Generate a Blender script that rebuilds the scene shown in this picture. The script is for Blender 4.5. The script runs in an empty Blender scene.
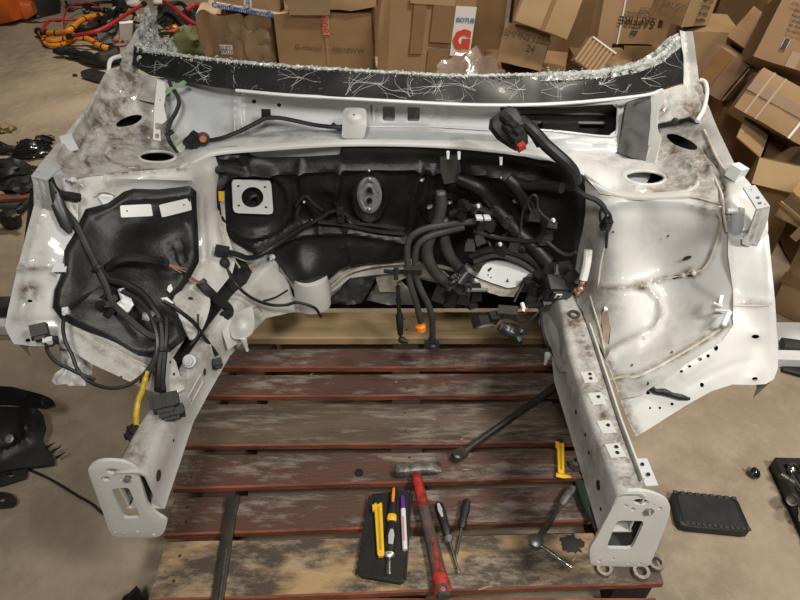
import bpy, bmesh, math, random
import numpy as np
from mathutils import Vector, Matrix, Euler, noise
from mathutils.geometry import delaunay_2d_cdt
random.seed(7)
C = bpy.context.scene.collection
SC = bpy.context.scene

# ------------------------------------------------------------------ camera
PITCH = math.radians(40.0); FPX = 600.0; CAMZ = 1.6
cp, sp = math.cos(PITCH), math.sin(PITCH)
cam = bpy.data.cameras.new('camera'); cam.sensor_width = 36.0; cam.lens = FPX/800*36.0
cam.clip_start = 0.02
camo = bpy.data.objects.new('camera', cam); C.objects.link(camo)
camo.location = (0, 0, CAMZ); camo.rotation_euler = (math.pi/2-PITCH, 0, 0)
SC.camera = camo

# ------------------------------------------------------------------ light, exposure
w = bpy.data.worlds.new('workshop'); SC.world = w; w.use_nodes = True
w.node_tree.nodes['Background'].inputs[0].default_value = (1.0, 0.95, 0.88, 1)
w.node_tree.nodes['Background'].inputs[1].default_value = 0.03
def lamp(name, loc, target, power, size, col=(1, .93, .83), sy=None, spread=180):
    l = bpy.data.lights.new(name, 'AREA'); l.energy = power; l.color = col
    l.spread = math.radians(spread); l.shape = 'RECTANGLE'; l.size = size; l.size_y = sy or size
    o = bpy.data.objects.new(name, l); C.objects.link(o); o.location = loc
    o.rotation_euler = (Vector(target)-Vector(loc)).to_track_quat('-Z', 'Y').to_euler()
    return o
lamp('ceiling_lamp', (-.22, -.55, 2.7), (0.15, 1.1, .3), 31, .40, (1, .96, .89))
lamp('ceiling_lamp', (1.25, -.25, 2.7), (.75, 1.1, .3), 22, .40, (1, .96, .89), None, 115)
lamp('ceiling_lamp', (-.9, 4.2, 4.2), (-.9, 4.7, 0), 62, .9, (1, .9, .76), .4, 95)
lamp('ceiling_lamp', (1.7, 1.4, 4.2), (1.4, 3.2, .4), 38, .8, (1, .9, .76), .4, 100)
SC.view_settings.view_transform = 'Standard'; SC.view_settings.look = 'None'
SC.view_settings.gamma = 1; SC.view_settings.use_curve_mapping = False
SC.view_settings.exposure = 0.08

# ------------------------------------------------------------------ geometry helpers
CAM = np.array([0, 0, CAMZ])
def raydir(px, py):
    u, v = (px-400)/FPX, (300-py)/FPX
    return np.array([u, cp+v*sp, -sp+v*cp])
def DY(px, py, Y): return Y/(cp+(300-py)/FPX*sp)
def DZ(px, py, Z): return (CAMZ-Z)/(sp-(300-py)/FPX*cp)
def U(px, py, Y): return CAM+DY(px, py, Y)*raydir(px, py)
def G(px, py, Z=0.0): return CAM+DZ(px, py, Z)*raydir(px, py)

class Surf:
    """a smooth surface through control points (px, py, Y) or (px, py, 'z', Z): thin-plate spline of inverse distance"""
    def __init__(s, pts, smooth=1e-4):
        P = []; I = []
        for p in pts:
            d = DZ(p[0], p[1], p[3]) if p[2] == 'z' else DY(*p[:3])
            P.append((p[0]/100, p[1]/100)); I.append(1/d)
        P = np.array(P); n = len(P); s.P = P
        K = s.k(P, P)+smooth*np.eye(n)
        A = np.zeros((n+3, n+3)); A[:n, :n] = K
        A[:n, n] = 1; A[:n, n+1:] = P; A[n, :n] = 1; A[n+1:, :n] = P.T
        s.w = np.linalg.solve(A, np.concatenate([I, np.zeros(3)]))
    @staticmethod
    def k(a, b):
        r2 = ((a[:, None]-b[None])**2).sum(-1)
        return np.where(r2 > 0, .5*r2*np.log(np.maximum(r2, 1e-12)), 0)
    def D(s, px, py):
        q = np.array([[px/100, py/100]])
        return 1/float((s.k(q, s.P) @ s.w[:-3])[0]+s.w[-3]+q[0] @ s.w[-2:])
    def Dm(s, Q):
        q = Q/100
        return 1/(s.k(q, s.P) @ s.w[:-3]+s.w[-3]+q @ s.w[-2:])
    def P3(s, px, py, lift=0.0):
        return CAM+(s.D(px, py)-lift)*raydir(px, py)
def raydirs(Q):
    u, v = (Q[:, 0]-400)/FPX, (300-Q[:, 1])/FPX
    return np.stack([u, cp+v*sp, -sp+v*cp], 1)

def catmull(pts, n=6, closed=False):
    P = [np.array(p, float) for p in pts]
    if len(P) < 3 and not closed:
        return [P[0]+(P[-1]-P[0])*t/n for t in range(n+1)]
    out = []; N = len(P)
    for i in range(N if closed else N-1):
        if closed: a, b, c, d = P[i-1], P[i], P[(i+1) % N], P[(i+2) % N]
        else:
            b, c = P[i], P[i+1]
            a = P[i-1] if i else 2*b-c
            d = P[i+2] if i+2 < N else 2*c-b
        for t in range(n):
            t /= n
            out.append(.5*(2*b+(c-a)*t+(2*a-5*b+4*c-d)*t*t+(3*b-a-3*c+d)*t**3))
    if not closed: out.append(P[-1])
    return out

class MB:
    def __init__(s): s.v = []; s.f = []; s.m = []; s.a = []
    def add(s, V, F, mi=0, attr=None):
        o = len(s.v); s.v += [tuple(map(float, p)) for p in V]
        s.f += [tuple(i+o for i in f) for f in F]; s.m += [mi]*len(F)
        s.a += list(attr) if attr is not None else [0.0]*len(V)
    def box(s, c, size, R=None, mi=0, taper=1.0):
        x, y, z = [d/2 for d in size]
        V = [Vector((sx*x*(taper if sz > 0 else 1), sy*y*(taper if sz > 0 else 1), sz*z)) for sz in (-1, 1) for sy in (-1, 1) for sx in (-1, 1)]
        if R is not None: V = [R @ p for p in V]
        V = [p+Vector(c) for p in V]
        s.add(V, [(0, 2, 3, 1), (4, 5, 7, 6), (0, 1, 5, 4), (2, 6, 7, 3), (0, 4, 6, 2), (1, 3, 7, 5)], mi)
    def tube(s, pts, r, n=8, mi=0, cap=True):
        P = [np.array(p, float) for p in pts]; m = len(P)
        rr = list(r) if hasattr(r, '__len__') else [r]*m
        if len(rr) != m: rr = list(np.interp(np.linspace(0, 1, m), np.linspace(0, 1, len(rr)), rr))
        T = []
        for i in range(m):
            t = P[min(i+1, m-1)]-P[max(i-1, 0)]; T.append(t/(np.linalg.norm(t)+1e-12))
        up = np.array([0, 0, 1.]) if abs(T[0][2]) < .9 else np.array([1., 0, 0])
        x = np.cross(T[0], up); x /= np.linalg.norm(x); V = []; F = []
        for i in range(m):
            x = x-T[i]*np.dot(x, T[i]); x /= (np.linalg.norm(x)+1e-12); y = np.cross(T[i], x)
            for k in range(n):
                a = 2*math.pi*k/n; V.append(P[i]+rr[i]*(math.cos(a)*x+math.sin(a)*y))
        for i in range(m-1):
            for k in range(n):
                a, b = i*n+k, i*n+(k+1) % n; F.append((a, b, b+n, a+n))
        if cap: F.append(tuple(range(n))[::-1]); F.append(tuple(range((m-1)*n, m*n)))
        s.add(V, F, mi)
    def ring(s, c, ax, ro, ri, h, n=20, mi=0):
        """a flat annulus with thickness about axis ax"""
        ax = Vector(ax).normalized(); x = ax.orthogonal().normalized(); y = ax.cross(x); c = Vector(c); V = []; F = []
        for k in range(n):
            a = 2*math.pi*k/n; d = math.cos(a)*x+math.sin(a)*y
            V += [c+d*ro, c+d*ro+ax*h, c+d*ri+ax*h, c+d*ri]
        for k in range(n):
            i, j = 4*k, 4*((k+1) % n)
            for q in range(4): F.append((i+q, j+q, j+(q+1) % 4, i+(q+1) % 4))
        s.add(V, F, mi)
    def lathe(s, c, ax, prof, n=14, mi=0):
        """prof: (distance along ax, radius)"""
        ax = Vector(ax).normalized(); x = ax.orthogonal().normalized(); y = ax.cross(x); c = Vector(c); V = []; F = []
        for h, r in prof:
            for k in range(n):
                a = 2*math.pi*k/n; V.append(c+ax*h+(math.cos(a)*x+math.sin(a)*y)*max(r, 1e-5))
        for i in range(len(prof)-1):
            for k in range(n):
                a, b = i*n+k, i*n+(k+1) % n; F.append((a, b, b+n, a+n))
        F.append(tuple(range(n))[::-1]); F.append(tuple(range((len(prof)-1)*n, len(prof)*n)))
        s.add(V, F, mi)
    def loft(s, p0, p1, prof, up=(0, 0, 1), n=12, sq=.35, mi=0):
        """cross-sections along p0->p1; prof rows (t, width, height, side shift, up shift); sq 0 = ellipse, 1 = box"""
        p0, p1 = Vector(p0), Vector(p1); d = p1-p0; ax = d.normalized()
        up = Vector(up); sd = ax.cross(up).normalized(); up = sd.cross(ax).normalized(); V = []; F = []
        for row in prof:
            t, wd, hh = row[:3]; sx = row[3] if len(row) > 3 else 0; sz = row[4] if len(row) > 4 else 0
            for k in range(n):
                a = 2*math.pi*(k+.5)/n; ca, sa = math.cos(a), math.sin(a); e = 1-sq*.8
                x = math.copysign(abs(ca)**e, ca)*wd/2; z = math.copysign(abs(sa)**e, sa)*hh/2
                V.append(p0+d*t+sd*(x+sx)+up*(z+sz))
        for i in range(len(prof)-1):
            for k in range(n):
                a, b = i*n+k, i*n+(k+1) % n; F.append((a, b, b+n, a+n))
        F.append(tuple(range(n))[::-1]); F.append(tuple(range((len(prof)-1)*n, len(prof)*n)))
        s.add(V, F, mi)
    def build(s, name, mats, parent=None, smooth=True, origin=None, sharp=35):
        V = np.array(s.v); me = bpy.data.meshes.new(name)
        if origin is None:
            lo, hi = V.min(0), V.max(0); origin = ((lo[0]+hi[0])/2, (lo[1]+hi[1])/2, lo[2])
        o = bpy.data.objects.new(name, me); C.objects.link(o)
        org = Vector(origin); o['_o'] = list(org)
        me.from_pydata([tuple(p) for p in V-np.array(org)], [], s.f)
        for m in (mats if isinstance(mats, (list, tuple)) else [mats]): me.materials.append(m)
        me.polygons.foreach_set('material_index', s.m)
        if any(s.a):
            at = me.attributes.new('dirt', 'FLOAT', 'POINT'); at.data.foreach_set('value', s.a)
        bm = bmesh.new(); bm.from_mesh(me); bmesh.ops.recalc_face_normals(bm, faces=bm.faces); 
        if smooth:
            lim = math.radians(sharp)
            for e in bm.edges:
                if len(e.link_faces) != 2 or e.calc_face_angle(0) > lim: e.smooth = False
            for f in bm.faces: f.smooth = True
        bm.to_mesh(me); bm.free(); me.update()
        place(o, parent)
        return o
def place(o, parent):
    org = Vector(o['_o'])
    if parent is not None: o.parent = parent; o.location = org-Vector(parent['_o'])
    else: o.location = org
def thing(name, label, cat, loc, group=None):
    o = bpy.data.objects.new(name, None); C.objects.link(o); o.empty_display_size = .05
    o['_o'] = [float(c) for c in loc]; o.location = Vector(loc); tag(o, label, cat, group); return o
def tag(o, label, cat, group=None):
    o['label'] = label; o['category'] = cat
    if group: o['group'] = group
    return o
def struct(o): o['kind'] = 'structure'; return o

def inpoly(Q, poly):
    x, y = Q[:, 0], Q[:, 1]; P = np.array(poly); r = np.zeros(len(Q), bool); j = len(P)-1
    for i in range(len(P)):
        c = ((P[i, 1] > y) != (P[j, 1] > y)); dy = P[j, 1]-P[i, 1]
        r ^= c & (x < (P[j, 0]-P[i, 0])*(y-P[i, 1])/(dy if dy else 1e-9)+P[i, 0]); j = i
    return r
def segdist(Q, poly, closed=False):
    P = np.array(poly, float); best = np.full(len(Q), 1e9)
    for i in range(len(P)-(0 if closed else 1)):
        a, b = P[i], P[(i+1) % len(P)]; d = b-a; L = d @ d+1e-9
        t = np.clip(((Q-a) @ d)/L, 0, 1); best = np.minimum(best, np.hypot(*(Q-a-t[:, None]*d).T))
    return best
def resample(poly, step, closed=True):
    P = [np.array(p, float) for p in poly]; out = []
    for i in range(len(P)-(0 if closed else 1)):
        a, b = P[i], P[(i+1) % len(P)]; n = max(1, int(round(np.linalg.norm(b-a)/step)))
        out += [a+(b-a)*t/n for t in range(n)]
    return out
def ell(cx, cy, rx, ry, rot=0, n=16):
    r = math.radians(rot)
    return [(cx+rx*math.cos(a)*math.cos(r)-ry*math.sin(a)*math.sin(r), cy+rx*math.cos(a)*math.sin(r)+ry*math.sin(a)*math.cos(r))
            for a in [2*math.pi*k/n for k in range(n)]]
def rrect(pts, k=.18):
    """round the corners of a polygon"""
    out = []; P = [np.array(p, float) for p in pts]; N = len(P)
    for i in range(N):
        a, b, c = P[i-1], P[i], P[(i+1) % N]
        for t in (0, .5, 1):
            p = b+(a-b)*k if t == 0 else (b+(c-b)*k if t == 1 else b+((a-b)+(c-b))*k*.25)
            out.append(tuple(p))
    return out

DIRT = []        # stain spots on the painted shell: (px, py, rx, ry, strength)
SEAM_DIRT_CREASE = []   # dirty seams and darker lines along creases: (polyline, width, strength)
def sheet(name, outline, S, mats, parent=None, holes=(), thick=.0016, step=5, bumps=(), smooth=0, lift=0.0, dirt=False, mb=None, roll=0):
    """a pressed sheet: outline and holes cut in it, relief raised along its normal, real thickness"""
    if smooth: outline = catmull(outline, smooth, True)
    edge = resample(outline, step); V = [Vector(p) for p in edge]; E = [(i, (i+1) % len(edge)) for i in range(len(edge))]
    hol = []
    for h in holes:
        h = resample(h, max(step*.6, 1.2)); o = len(V); V += [Vector(p) for p in h]
        E += [(o+i, o+(i+1) % len(h)) for i in range(len(h))]; hol.append(h)
    A = np.array(edge); lo, hi = A.min(0), A.max(0)
    gx, gy = np.meshgrid(np.arange(lo[0], hi[0], step), np.arange(lo[1], hi[1], step*.9))
    gx = gx+(np.arange(gx.shape[0])[:, None] % 2)*step*.5
    Q = np.stack([gx.ravel(), gy.ravel()], 1)
    if len(Q):
        k = inpoly(Q, edge) & (segdist(Q, edge, True) > step*.45)
        for h in hol: k &= ~inpoly(Q, h) & (segdist(Q, h, True) > step*.4)
        V += [Vector(q) for q in Q[k]]
    vs, _, fs, *_ = delaunay_2d_cdt(V, E, [], 0, 1e-4)
    Q = np.array([tuple(v) for v in vs]); F = np.array([f for f in fs if len(f) == 3])
    cen = Q[F].mean(1); keep = inpoly(cen, edge)
    for h in hol: keep &= ~inpoly(cen, h)
    F = F[keep]; used = np.unique(F); mp = -np.ones(len(Q), int); mp[used] = np.arange(len(used)); Q = Q[used]; F = mp[F]
    P = CAM+(S.Dm(Q)-lift)[:, None]*raydirs(Q)
    fn = np.cross(P[F[:, 1]]-P[F[:, 0]], P[F[:, 2]]-P[F[:, 0]])
    s = np.sign((fn*(CAM-P[F[:, 0]])).sum(1)); F[s < 0] = F[s < 0][:, ::-1]; fn *= s[:, None]
    N = np.zeros_like(P)
    for k in range(3): np.add.at(N, F[:, k], fn)
    N /= np.linalg.norm(N, axis=1)[:, None]+1e-12
    h = np.zeros(len(Q))
    for b in bumps:
        if b[0] == 'ridge':      # polyline, half width px, height m
            d = segdist(Q, b[1]); h += b[3]*np.exp(-(d/b[2])**2)
        elif b[0] == 'dome':
            d = ((Q[:, 0]-b[1])/b[4])**2+((Q[:, 1]-b[2])/b[5])**2; h += b[6]*np.exp(-d)
        elif b[0] == 'plateau':  # polygon, ramp px, height
            d = segdist(Q, b[1], True)*np.where(inpoly(Q, b[1]), 1, -1); h += b[3]/(1+np.exp(-np.clip(d/b[2]*3, -30, 30)))
        elif b[0] == 'noise':    # scale, height
            h += b[2]*np.array([noise.noise(Vector((p[0]*b[1], p[1]*b[1], p[2]*b[1]))) for p in P])
    if roll:                     # the rim rolls back like a moulded edge
        d = segdist(Q, edge, True); h -= thick*roll*np.exp(-(d/3.0)**2)
    P = P+N*h[:, None]
    at = None
    if dirt:
        a = np.zeros(len(Q))
        for x, y, rx, ry, st in DIRT: a = np.maximum(a, st*np.exp(-(((Q[:, 0]-x)/rx)**2+((Q[:, 1]-y)/ry)**2)))
        for pl, wd, st in SEAM_DIRT_CREASE: a = np.maximum(a, st*np.exp(-(segdist(Q, pl)/wd)**2))
        at = np.clip(a, .02, 1)
    B = P-N*thick; n = len(P); cnt = {}
    for f in F:
        for k in range(3): cnt[(f[k], f[(k+1) % 3])] = 1
    rim = [(a, b) for (a, b) in cnt if (b, a) not in cnt]
    m = mb or MB()
    m.add(list(P)+list(B), [tuple(f) for f in F]+[tuple(f[::-1]+n) for f in F]+[(b, a, a+n, b+n) for a, b in rim], 0,
          list(at)+list(at) if at is not None else None)
    if mb: return None
    return m.build(name, mats, parent)
def bead(name, S, pl, r, mat, parent, lift=0.001, n=6, k=4, flat=1):
    r *= .8; q = catmull(pl, k); m = MB(); m.tube([S.P3(p[0], p[1], lift) for p in q], r, n); return m.build(name, mat, parent)
def wire(m, S, pts, r, n=7, k=5, mi=0):
    q = catmull(pts, k); m.tube([S.P3(p[0], p[1], p[2]) for p in q], r, n, mi)
def wireY(m, pts, r, n=7, k=5, mi=0):
    m.tube(catmull([U(*p) for p in pts], k), r, n, mi)

# ------------------------------------------------------------------ materials
MATS = {}
def mat(name, col, rough=.5, metal=0.0, var=None, vscale=8, vamt=.5, bump=0, bscale=60, stretch=None, dirt=None, coat=0, wear=None, wscale=14, spec=None, trans=0, vr=(.38, .68), wr=(.56, .64)):
    m = bpy.data.materials.new(name); m.use_nodes = True; MATS[name] = m
    nt = m.node_tree; N = nt.nodes; L = nt.links; b = N['Principled BSDF']
    b.inputs['Roughness'].default_value = rough; b.inputs['Metallic'].default_value = metal
    b.inputs['Coat Weight'].default_value = coat
    if spec is not None: b.inputs['Specular IOR Level'].default_value = spec
    if trans: b.inputs['Transmission Weight'].default_value = trans
    tc = N.new('ShaderNodeTexCoord'); mp = N.new('ShaderNodeMapping'); L.new(tc.outputs['Object'], mp.inputs[0])
    if stretch: mp.inputs['Scale'].default_value = stretch
    def ns(sc, det=5, rgh=.6, off=0):
        t = N.new('ShaderNodeTexNoise'); t.inputs['Scale'].default_value = sc; t.inputs['Detail'].default_value = det
        t.inputs['Roughness'].default_value = rgh; L.new(mp.outputs[0], t.inputs[0]); return t
    def ramp(src, a, c):
        r = N.new('ShaderNodeMapRange'); r.inputs[1].default_value = a; r.inputs[2].default_value = c; L.new(src, r.inputs[0]); return r.outputs[0]
    def mix(f, A, B):
        x = N.new('ShaderNodeMix'); x.data_type = 'RGBA'
        if isinstance(f, (int, float)): x.inputs[0].default_value = f
        else: L.new(f, x.inputs[0])
        for i, c in ((6, A), (7, B)):
            if isinstance(c, tuple): x.inputs[i].default_value = (*c, 1)
            else: L.new(c, x.inputs[i])
        return x.outputs[2]
    def mul(a, c):
        x = N.new('ShaderNodeMath'); x.operation = 'MULTIPLY'
        for i, q in ((0, a), (1, c)):
            if isinstance(q, (int, float)): x.inputs[i].default_value = q
            else: L.new(q, x.inputs[i])
        x.use_clamp = True; return x.outputs[0]
    c = tuple(col)
    if var: c = mix(mul(ramp(ns(vscale).outputs[0], *vr), vamt), c, tuple(var))
    if wear: c = mix(mul(ramp(ns(wscale, 8, .78).outputs[0], *wr), wear[3] if len(wear) > 3 else .8), c, tuple(wear[:3]))
    if dirt:
        at = N.new('ShaderNodeAttribute'); at.attribute_name = 'dirt'
        f1 = mul(ramp(ns(30, 8, .75).outputs[0], .36, .60), 1.0)
        ad = N.new('ShaderNodeMath'); ad.operation = 'MULTIPLY_ADD'; ad.inputs[1].default_value = .85; ad.inputs[2].default_value = .15
        L.new(f1, ad.inputs[0])
        f = mul(mul(at.outputs['Fac'], 1.5), ad.outputs[0])
        sm = mul(ramp(ns(6, 7, .65).outputs[0], .42, .75), .38)      # thin overall film of dust
        c = mix(sm, c, (.42, .38, .32)); c = mix(f, c, tuple(dirt))
        rr = N.new('ShaderNodeMath'); rr.operation = 'MULTIPLY_ADD'; rr.inputs[1].default_value = .4; rr.inputs[2].default_value = rough
        L.new(f, rr.inputs[0]); L.new(rr.outputs[0], b.inputs['Roughness'])
    if isinstance(c, tuple): b.inputs['Base Color'].default_value = (*c, 1)
    else: L.new(c, b.inputs['Base Color'])
    if bump:
        bp = N.new('ShaderNodeBump'); bp.inputs['Strength'].default_value = bump; bp.inputs['Distance'].default_value = .004
        L.new(ns(bscale, 6).outputs[0], bp.inputs['Height']); L.new(bp.outputs[0], b.inputs['Normal'])
    return m
WHITE = mat('white_car_paint', (.57, .57, .555), .38, dirt=(.10, .066, .038), coat=.25)
GREYP = mat('pale_grey_primer', (.50, .53, .55), .42, dirt=(.16, .13, .09), coat=.1)
CAVITY = mat('cavity_shade_black', (.018, .017, .016), .85, spec=.2)  # near-black that paints the shade inside holes, gaps and cavities
SEAL = mat('beige_seam_sealer', (.56, .52, .44), .6, var=(.24, .19, .13), vscale=25, vamt=.8)
FELT = mat('black_moulded_mat', (.010, .010, .010), .42, var=(.026, .025, .024), vscale=9, vamt=.7, bump=.25, bscale=90, spec=.4)
RUBBER = mat('black_rubber', (.011, .011, .011), .5, var=(.03, .029, .027), vscale=14, vamt=.5, spec=.4)
DUSTY = mat('dusty_rubber', (.028, .028, .026), .6, var=(.07, .066, .058), vscale=18, vamt=.7)
PLASTIC = mat('black_plastic', (.02, .02, .021), .35, var=(.05, .05, .048), vscale=20, vamt=.4)
WHITEPL = mat('white_plate', (.74, .75, .76), .4, var=(.5, .5, .48), vscale=20, vamt=.3)
GREYM = mat('grey_metal', (.38, .38, .38), .45, .8, var=(.2, .2, .2), vscale=30, vamt=.6)
STEEL = mat('worn_steel', (.46, .45, .43), .3, .95, var=(.14, .12, .1), vscale=40, vamt=.7)
CHROME = mat('chrome', (.7, .7, .7), .15, 1.0)
HAMSTEEL = mat('scuffed_hammer_steel', (.26, .25, .235), .5, .6, var=(.06, .055, .05), vscale=40, vamt=1, bump=.5, bscale=90)
DARKSTEEL = mat('dark_steel', (.075, .07, .065), .42, .7, var=(.16, .13, .1), vscale=26, vamt=.6)
COPPER = mat('copper_wire', (.62, .36, .24), .4, .7)
ORANGE = mat('orange_plastic', (.85, .24, .02), .4)
ORCABLE = mat('orange_cable', (.78, .27, .02), .45, var=(.45, .15, .02), vscale=12)
REDCABLE = mat('red_cable', (.42, .03, .025), .45, var=(.25, .02, .02), vscale=12)
RED = mat('red_plastic', (.45, .035, .024), .45, var=(.10, .025, .02), vscale=45, vamt=1, vr=(.42, .62))
YELLOW = mat('yellow_plastic', (.85, .5, .02), .4, var=(.6, .36, .03), vscale=40, vamt=.4)
GREEN = mat('green_tape', (.17, .3, .17), .6)
CONC = mat('concrete', (.38, .305, .22), .72, var=(.20, .155, .108), vscale=2.2, vamt=.85, bump=.5, bscale=45, wear=(.44, .37, .28, .55), wscale=9, wr=(.46, .70), vr=(.36, .64))
WALLM = mat('dark_wall', (.10, .09, .08), .9, var=(.06, .055, .05), vscale=2)
REDEDGE = mat('red_stained_wood', (.29, .085, .042), .7, var=(.11, .038, .024), vscale=10, stretch=(.6, 3, 3), vamt=1, bump=.5, bscale=40, wear=(.36, .19, .10, .6), wscale=9, vr=(.36, .6))
OLDWOOD = mat('weathered_red_brown_wood', (.105, .047, .033), .68, var=(.055, .04, .03), vscale=5, stretch=(.6, 2.4, 2), vamt=.9, bump=.5, bscale=40, wear=(.36, .30, .25, .7), wscale=10, wr=(.50, .66), vr=(.36, .6))
OLDWOOD2 = mat('weathered_grey_brown_wood', (.135, .095, .065), .68, var=(.06, .045, .032), vscale=4, stretch=(.5, 3, 2), vamt=.9, bump=.5, bscale=40, wear=(.34, .29, .23, .7), wscale=10, wr=(.50, .66), vr=(.36, .6))
NEWWOOD = mat('pale_new_wood', (.44, .31, .16), .65, var=(.22, .15, .08), vscale=3, stretch=(.35, 6, 3), vamt=.8, bump=.3, bscale=40, wear=(.16, .11, .06, .45), wscale=3)
FRONTWOOD = mat('pale_wood_with_dark_stains', (.42, .28, .14), .65, var=(.075, .055, .04), vscale=7, stretch=(.8, 2.0, 2), vamt=1.0, bump=.6, bscale=40, wear=(.44, .36, .26, .55), wscale=12, wr=(.50, .64), vr=(.38, .54))
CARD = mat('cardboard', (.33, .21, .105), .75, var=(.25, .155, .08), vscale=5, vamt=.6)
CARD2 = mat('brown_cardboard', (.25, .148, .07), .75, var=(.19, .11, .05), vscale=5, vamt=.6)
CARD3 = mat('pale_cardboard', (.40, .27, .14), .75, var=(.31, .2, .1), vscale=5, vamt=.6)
KRAFT = mat('kraft_wrapping', (.29, .195, .115), .55, var=(.21, .14, .08), vscale=8, vamt=.6)
TAPE = mat('brown_packing_tape', (.20, .105, .04), .4, var=(.28, .16, .07), vscale=12)
CLEARTAPE = mat('clear_packing_tape', (.33, .22, .12), .35)
PAPER = mat('white_paper', (.72, .71, .68), .6)
INK = mat('black_ink', (.03, .025, .022), .7)
INKF = mat('faded_ink', (.12, .08, .05), .7)
REDINK = mat('red_ink', (.6, .06, .03), .6)
BLUEINK = mat('blue_ink', (.08, .17, .42), .6)
PINK = mat('pink_tape', (.62, .36, .30), .4)
FOIL = mat('clear_plastic_wrap', (.20, .14, .11), .2, var=(.34, .26, .22), vscale=9, vamt=.7, coat=1, bump=1.0, bscale=16)
BAG = mat('black_bag', (.012, .012, .012), .2, coat=.5)
GLASSB = mat('black_frit_glass', (.012, .013, .013), .38, coat=.1, var=(.03, .03, .03), vscale=20)
CRUSH = mat('crushed_glass', (.62, .64, .60), .3, var=(.28, .30, .28), vscale=60, vamt=.9, coat=.5)
CRACK = mat('glass_crack', (.55, .57, .55), .3)
OLIVE = mat('olive_cloth', (.10, .11, .04), .8, var=(.05, .055, .02), vscale=12)

# ------------------------------------------------------------------ setting
def plane_grid(name, x0, x1, y0, y1, z, m):
    b = MB(); b.add([(x0, y0, z), (x1, y0, z), (x1, y1, z), (x0, y1, z)], [(0, 1, 2, 3)])
    b.add([(x0, y0, z-.1), (x1, y0, z-.1), (x1, y1, z-.1), (x0, y1, z-.1)], [(0, 3, 2, 1)])
    return struct(b.build(name, m, smooth=False))
plane_grid('floor', -7, 5, -3, 10, 0, CONC)
b = MB(); b.box((-1, 10.05, 2.2), (12, .1, 4.4)); struct(b.build('wall_back', WALLM, smooth=False))
b = MB(); b.box((4.2, 3.5, 2.2), (.1, 13, 4.4)); struct(b.build('wall_right', WALLM, smooth=False))

# ------------------------------------------------------------------ pallet
PZ = .15
pal = thing('wooden_pallet', 'red-brown wooden pallet of spaced boards under the white car front', 'pallet', (.02, 1.1, 0))
BOARDS = [  # near edge pixel rows (x=200 / x=580), far edge rows, left x, right x at near edge, materials
    (599, 586, 540, 532, 148, 664, FRONTWOOD, .022),
    (533.5, 520.5, 496.5, 484.5, 163, 640, OLDWOOD, .022),
    (487.5, 477, 454, 450, 172, 628, OLDWOOD, .022),
    (445.5, 442, 403.5, 403, 182, 612, OLDWOOD2, .022),
    (396, 394.5, 374.5, 372.5, 197, 600, OLDWOOD, .022),
    (367.5, 366, 349, 347.5, 208, 592, OLDWOOD, .022),
    (338, 337.5, 312, 311, 218, 585, NEWWOOD, .030)]
def prow(a, c, x): return a+(c-a)*(x-200)/380
for i, (na, nb, fa, fb, xl, xr, m, th) in enumerate(BOARDS):
    zt = PZ+(.004 if i in (0, 6) else random.uniform(-.002, .002))
    nl, nr = G(xl, prow(na, nb, xl), zt), G(xr, prow(na, nb, xr), zt)
    fl = G(200, fa, zt); fr = G(580, fb, zt); dd = (fr-fl)/(fr[0]-fl[0])
    fl2, fr2 = fl+dd*(nl[0]-fl[0]), fl+dd*(nr[0]-fl[0])
    V = []; nx = 18; b = MB()
    for k in range(nx+1):
        t = k/nx; n_ = nl+(nr-nl)*t; f_ = fl2+(fr2-fl2)*t
        wob = .0025*noise.noise(Vector((t*7, i*3.1, 0))); c_ = .004
        for p, e in ((n_+np.array([0, wob, -th]), 0), (n_+np.array([0, wob, -c_]), 0), (n_+np.array([0, wob+c_, 0]), 0), (f_+np.array([0, wob-c_, 0]), 0), (f_+np.array([0, wob, -c_]), 0), (f_+np.array([0, wob, -th]), 0)):
            V.append(p)
    F = []; mi = []
    for k in range(nx):
        for q in range(6):
            F.append((k*6+q, (k+1)*6+q, (k+1)*6+(q+1) % 6, k*6+(q+1) % 6)); mi.append(0 if q in (2,) else 1)
    b.add(V, F); b.m = mi
    b.add([V[q] for q in range(6)], [tuple(range(6))], 1); b.add([V[nx*6+q] for q in range(6)], [tuple(range(6))[::-1]], 1)
    ed = NEWWOOD if i == 6 else REDEDGE
    b.build('plank', [m, ed], pal, sharp=20)
    m2 = MB()
    for x_ in (nl[0]+.05, .02, nr[0]-.06):    # nail heads
        for s in (.3, .72):
            q = n_ = nl+(nr-nl)*((x_-nl[0])/(nr[0]-nl[0])); q = n_+(fl2-nl)*s
            m2.lathe((q[0]+random.uniform(-.008, .008), q[1], zt-.001), (0, 0, 1), [(0, .004), (.0016, .004), (.002, .002)], 8)
    o = m2.build('nail_heads', DARKSTEEL, pal); o['kind'] = 'stuff'
DARKW = mat('gap_shade_wood', (.035, .02, .014), .8)  # bearers coloured near-black to paint the shade in the board gaps
for x in (-.50, .02, .57):
    b = MB(); b.box((x, 1.13, .063), (.09, .92, .126)); b.build('bearer', DARKW, pal, smooth=False)
b = MB(); b.box((.02, .64, .06), (1.2, .02, .1)); b.build('front_board', REDEDGE, pal, smooth=False)
# knot hole in the middle board, dark patch where oil dripped
b = MB(); q = G(359, 473, PZ+.001); b.lathe(q, (0, 0, 1), [(0, .0125), (.0022, .0125), (.0024, .011)], 16); b.build('knot_hole', CAVITY, pal)
b = MB(); q = G(572, 544, PZ+.005)
V = [q+np.array([0, 0, .0009])]+[q+np.array([r*math.cos(a), r*.8*math.sin(a), .0006]) for a, r in [(2*math.pi*k/60, .030+.015*noise.noise(Vector((2.2*math.cos(2*math.pi*k/60), 2.2*math.sin(2*math.pi*k/60), 3)))+.008*noise.noise(Vector((6*math.cos(2*math.pi*k/60), 6*math.sin(2*math.pi*k/60), 1)))) for k in range(60)]]
b.add(V, [(0, 1+k, 1+(k+1) % 60) for k in range(60)]); b.build('tar_spot', RUBBER, pal)
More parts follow.
